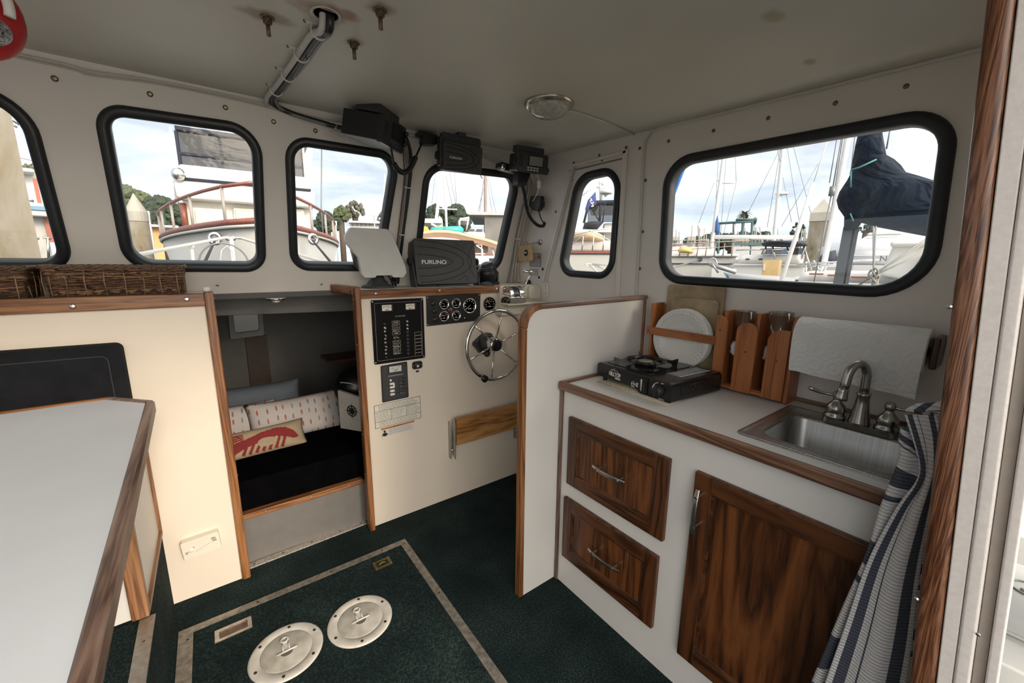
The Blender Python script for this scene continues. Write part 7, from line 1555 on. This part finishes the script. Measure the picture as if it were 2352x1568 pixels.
u_ = at(2050, 595, 8.7)-at(1990, 597, 8.7); text('lettering', 'NIF', .125, pm('tube_letters', (.05, .05, .06), .5), t, at(2038, 594, 8.70), u_, (0, 0, 1), .005)
t = thing('motor_yacht', 'white motor yacht behind the inflatable boat under the sail cover', 'boat', tuple(at(2020, 550, 15))); slab('deckhouse', 1975, 540, 2085, 556, 15, 3, bw, t, .1, .15); slab('hull', 1965, 553, 2100, 566, 14.8, 4, bw, t, .1, -.1); slab('roof', 1990, 533, 2075, 540, 15.2, 2.5, bw, t, .1, .1); slab('window_band', 1990, 545, 2060, 549, 14.95, .1, pm('grey_band', (.30, .31, .32), .3), t)
t = thing('stowed_sail', 'navy canvas sail cover bundled around mast and boom, starboard window', 'sail cover', tuple(at(2040, 450, 4.6)))
P_ = [(1973, 299), (1990, 286), (2023, 284), (2031, 330), (2036, 356), (2054, 366), (2070, 380), (2081, 396), (2110, 404), (2150, 416), (2230, 432), (2220, 556), (2130, 543), (2070, 532), (2010, 521), (1979, 512), (1968, 527), (1938, 530), (1939, 498), (1925, 478), (1921, 460), (1928, 440), (1945, 415), (1954, 398), (1957, 378), (1964, 335)]
cover, nt, b = new_mat('faded_navy_cover'); v = coords(nt); f1 = noise(nt, v, 2.2, 5, .6, .5); f2 = noise(nt, v, 26, 3, .6)
c0_ = ramp(nt, f1, [(.35, (.003, .007, .016)), (.55, (.006, .014, .028)), (.70, (.024, .030, .020))]); k_ = ramp(nt, f2, [(.74, (0, 0, 0)), (.80, (1, 1, 1))]); mx_ = N(nt, 'ShaderNodeMixRGB'); LK(nt, k_, mx_.inputs[0]); LK(nt, c0_, mx_.inputs[1]); mx_.inputs[2].default_value = (.09, .10, .11, 1); LK(nt, mx_.outputs[0], b.inputs['Base Color']); b.inputs['Roughness'].default_value = .8
b.inputs['Specular IOR Level'].default_value = .15; bump(nt, b, noise(nt, coords(nt, (1, 1, 1.8)), 2.2, 3, .5, 1.4), 1.0, .16)
puff(P_, 4.6, .42).build('canvas', cover, t)
tc_ = pm('lashing_teal', (.05, .20, .19), .6)
m = MB(); m.tube([at(1955, 390, 4.36), at(1975, 384, 4.32), at(2013, 366, 4.36)], .006, 6); m.tube([at(1955, 390, 4.36), at(1954, 430, 4.36)], .005, 6); m.tube([at(1953, 490, 4.36), at(1960, 508, 4.36)], .005, 6); m.build('lashing', tc_, t)
t = thing('sailboat_mast', 'thick dark mast stump below the navy sail cover', 'mast', tuple(at(1940, 600, 4.7)), None, 'masts in the marina')
m = MB(); m.loft([[at(1937, 521, 4.62), at(1960, 521, 4.62), at(1962, 521, 4.75), at(1938, 521, 4.75)], [at(1910, 668, 4.62), at(1934, 668, 4.62), at(1936, 668, 4.75), at(1911, 668, 4.75)]]); m.loft([[at(1965, 521, 4.62), at(1974, 521, 4.62), at(1974, 521, 4.75), at(1965, 521, 4.75)], [at(1938, 668, 4.62), at(1946, 668, 4.62), at(1946, 668, 4.75), at(1938, 668, 4.75)]])
m.build('mast', pm('dark_spar', (.055, .062, .070), .45), t); m = MB(); m.tube([at(1963, 521, 4.7), at(1936, 668, 4.7)], .009); m.build('sail_track', spar_w, t)
mast('wide white mast just left of the navy sail cover', [(1956, 270), (1949, 307), (1925, 440), (1884, 650)], 7, .035, [(1938, 300, 1885, 640), (1925, 300, 1905, 420), (1965, 300, 1955, 390), (1978, 300, 1952, 400)])
q = MB().tube([at(1905, 310, 5.5), at(1869, 420, 5.5)], .006, 6); q.tube([at(1869, 420, 5.5), at(1787, 668, 5.5)], .022, 10); tag(q.build('furled_forestay', spar_w), 'white furled forestay slanting across the starboard window left of the square piling', 'forestay')
q = MB().tube([at(1936, 300, 5.8), at(1913, 430, 5.8)], .006, 6); q.tube([at(1913, 428, 5.8), at(1909, 450, 5.8)], .028, 8); q.tube([at(1909, 450, 5.8), at(1868, 655, 5.8)], .006, 6); tag(q.build('shroud', wire_g), 'thin steel shroud with turnbuckle in front of the square piling', 'shroud')
q = MB().tube([at(2048, 280, 4.4), at(2036, 342, 4.4)], .005, 6); tag(q.build('halyard', wire_g), 'thin halyard above the hump of the navy sail cover', 'rope')
t = thing('rope_knot', 'bundle of mainsheet ropes meeting in a grey knot, low in the starboard window', 'rope', tuple(at(2007, 632, 3.6))); rg_ = pm('rope_grey', (.20, .20, .19), .8)
m = MB(); kx = (2007, 632)
for k, e_ in enumerate(((2140, 540), (2140, 548), (2140, 572), (2012, 520), (2006, 520), (1965, 662), (1960, 662), (2006, 680))): m.tube([at(kx[0]+(k % 3)-1, kx[1]-(k % 2)*3, 3.6), at(*e_, 3.9 if e_[0] > 2100 else 4.2)], .0055, 6)
m.build('rope', rg_, t); m = MB(); rr = random.Random(5)
for k in range(9): c = at(kx[0]+rr.uniform(-6, 6), kx[1]+rr.uniform(-12, 18), 3.6); m.tube([c+Vector((.016*cos(a*PI/5), .012*sin(a*PI/5), .022*sin(a*PI/5+k))) for a in range(10)], .006, 6, True)
m.build('knot', rg_, t)
# --- cockpit side seen past the aft jamb
t = thing('cockpit_locker', 'white cockpit locker top with a round fitting, right edge of the photo', 'locker', (2.3, -.3, .0))
MB().box((1.75, -1.2, -.2), (2.75, -.01, .28)).build('locker', bw, t, .01); MB().box((1.9, -1.0, .28), (2.65, -.03, .295)).build('lid', bg_, t, .008)
MB().lathe([(.045, .0), (.050, .0), (.050, .004), (.045, .004)], (2.22, -.115, .296), (0, 0, 1), 28, closed=True).build('ring_pull', greyl, t); MB().lathe([(.008, .0), (.008, .004), (.001, .005)], (2.20, -.10, .296), (0, 0, 1), 10).build('ring_pull', greyl, t)
t = thing('dock', 'weathered wooden dock edge beyond the cockpit at the right edge of the photo', 'dock', (4, -1, -.1)); MB().box((2.95, -6, -.35), (6.5, -.01, -.05)).build('planking', pm('dock_wood', (.42, .33, .22), .8, var=.2, sc=4), t); MB().box((2.85, -6, -.3), (2.95, -.01, .0)).build('rub_strip', wood('dock_edge', 'y', (.15, .11, .07), (.33, .25, .16), (.45, .36, .25), .7), t)
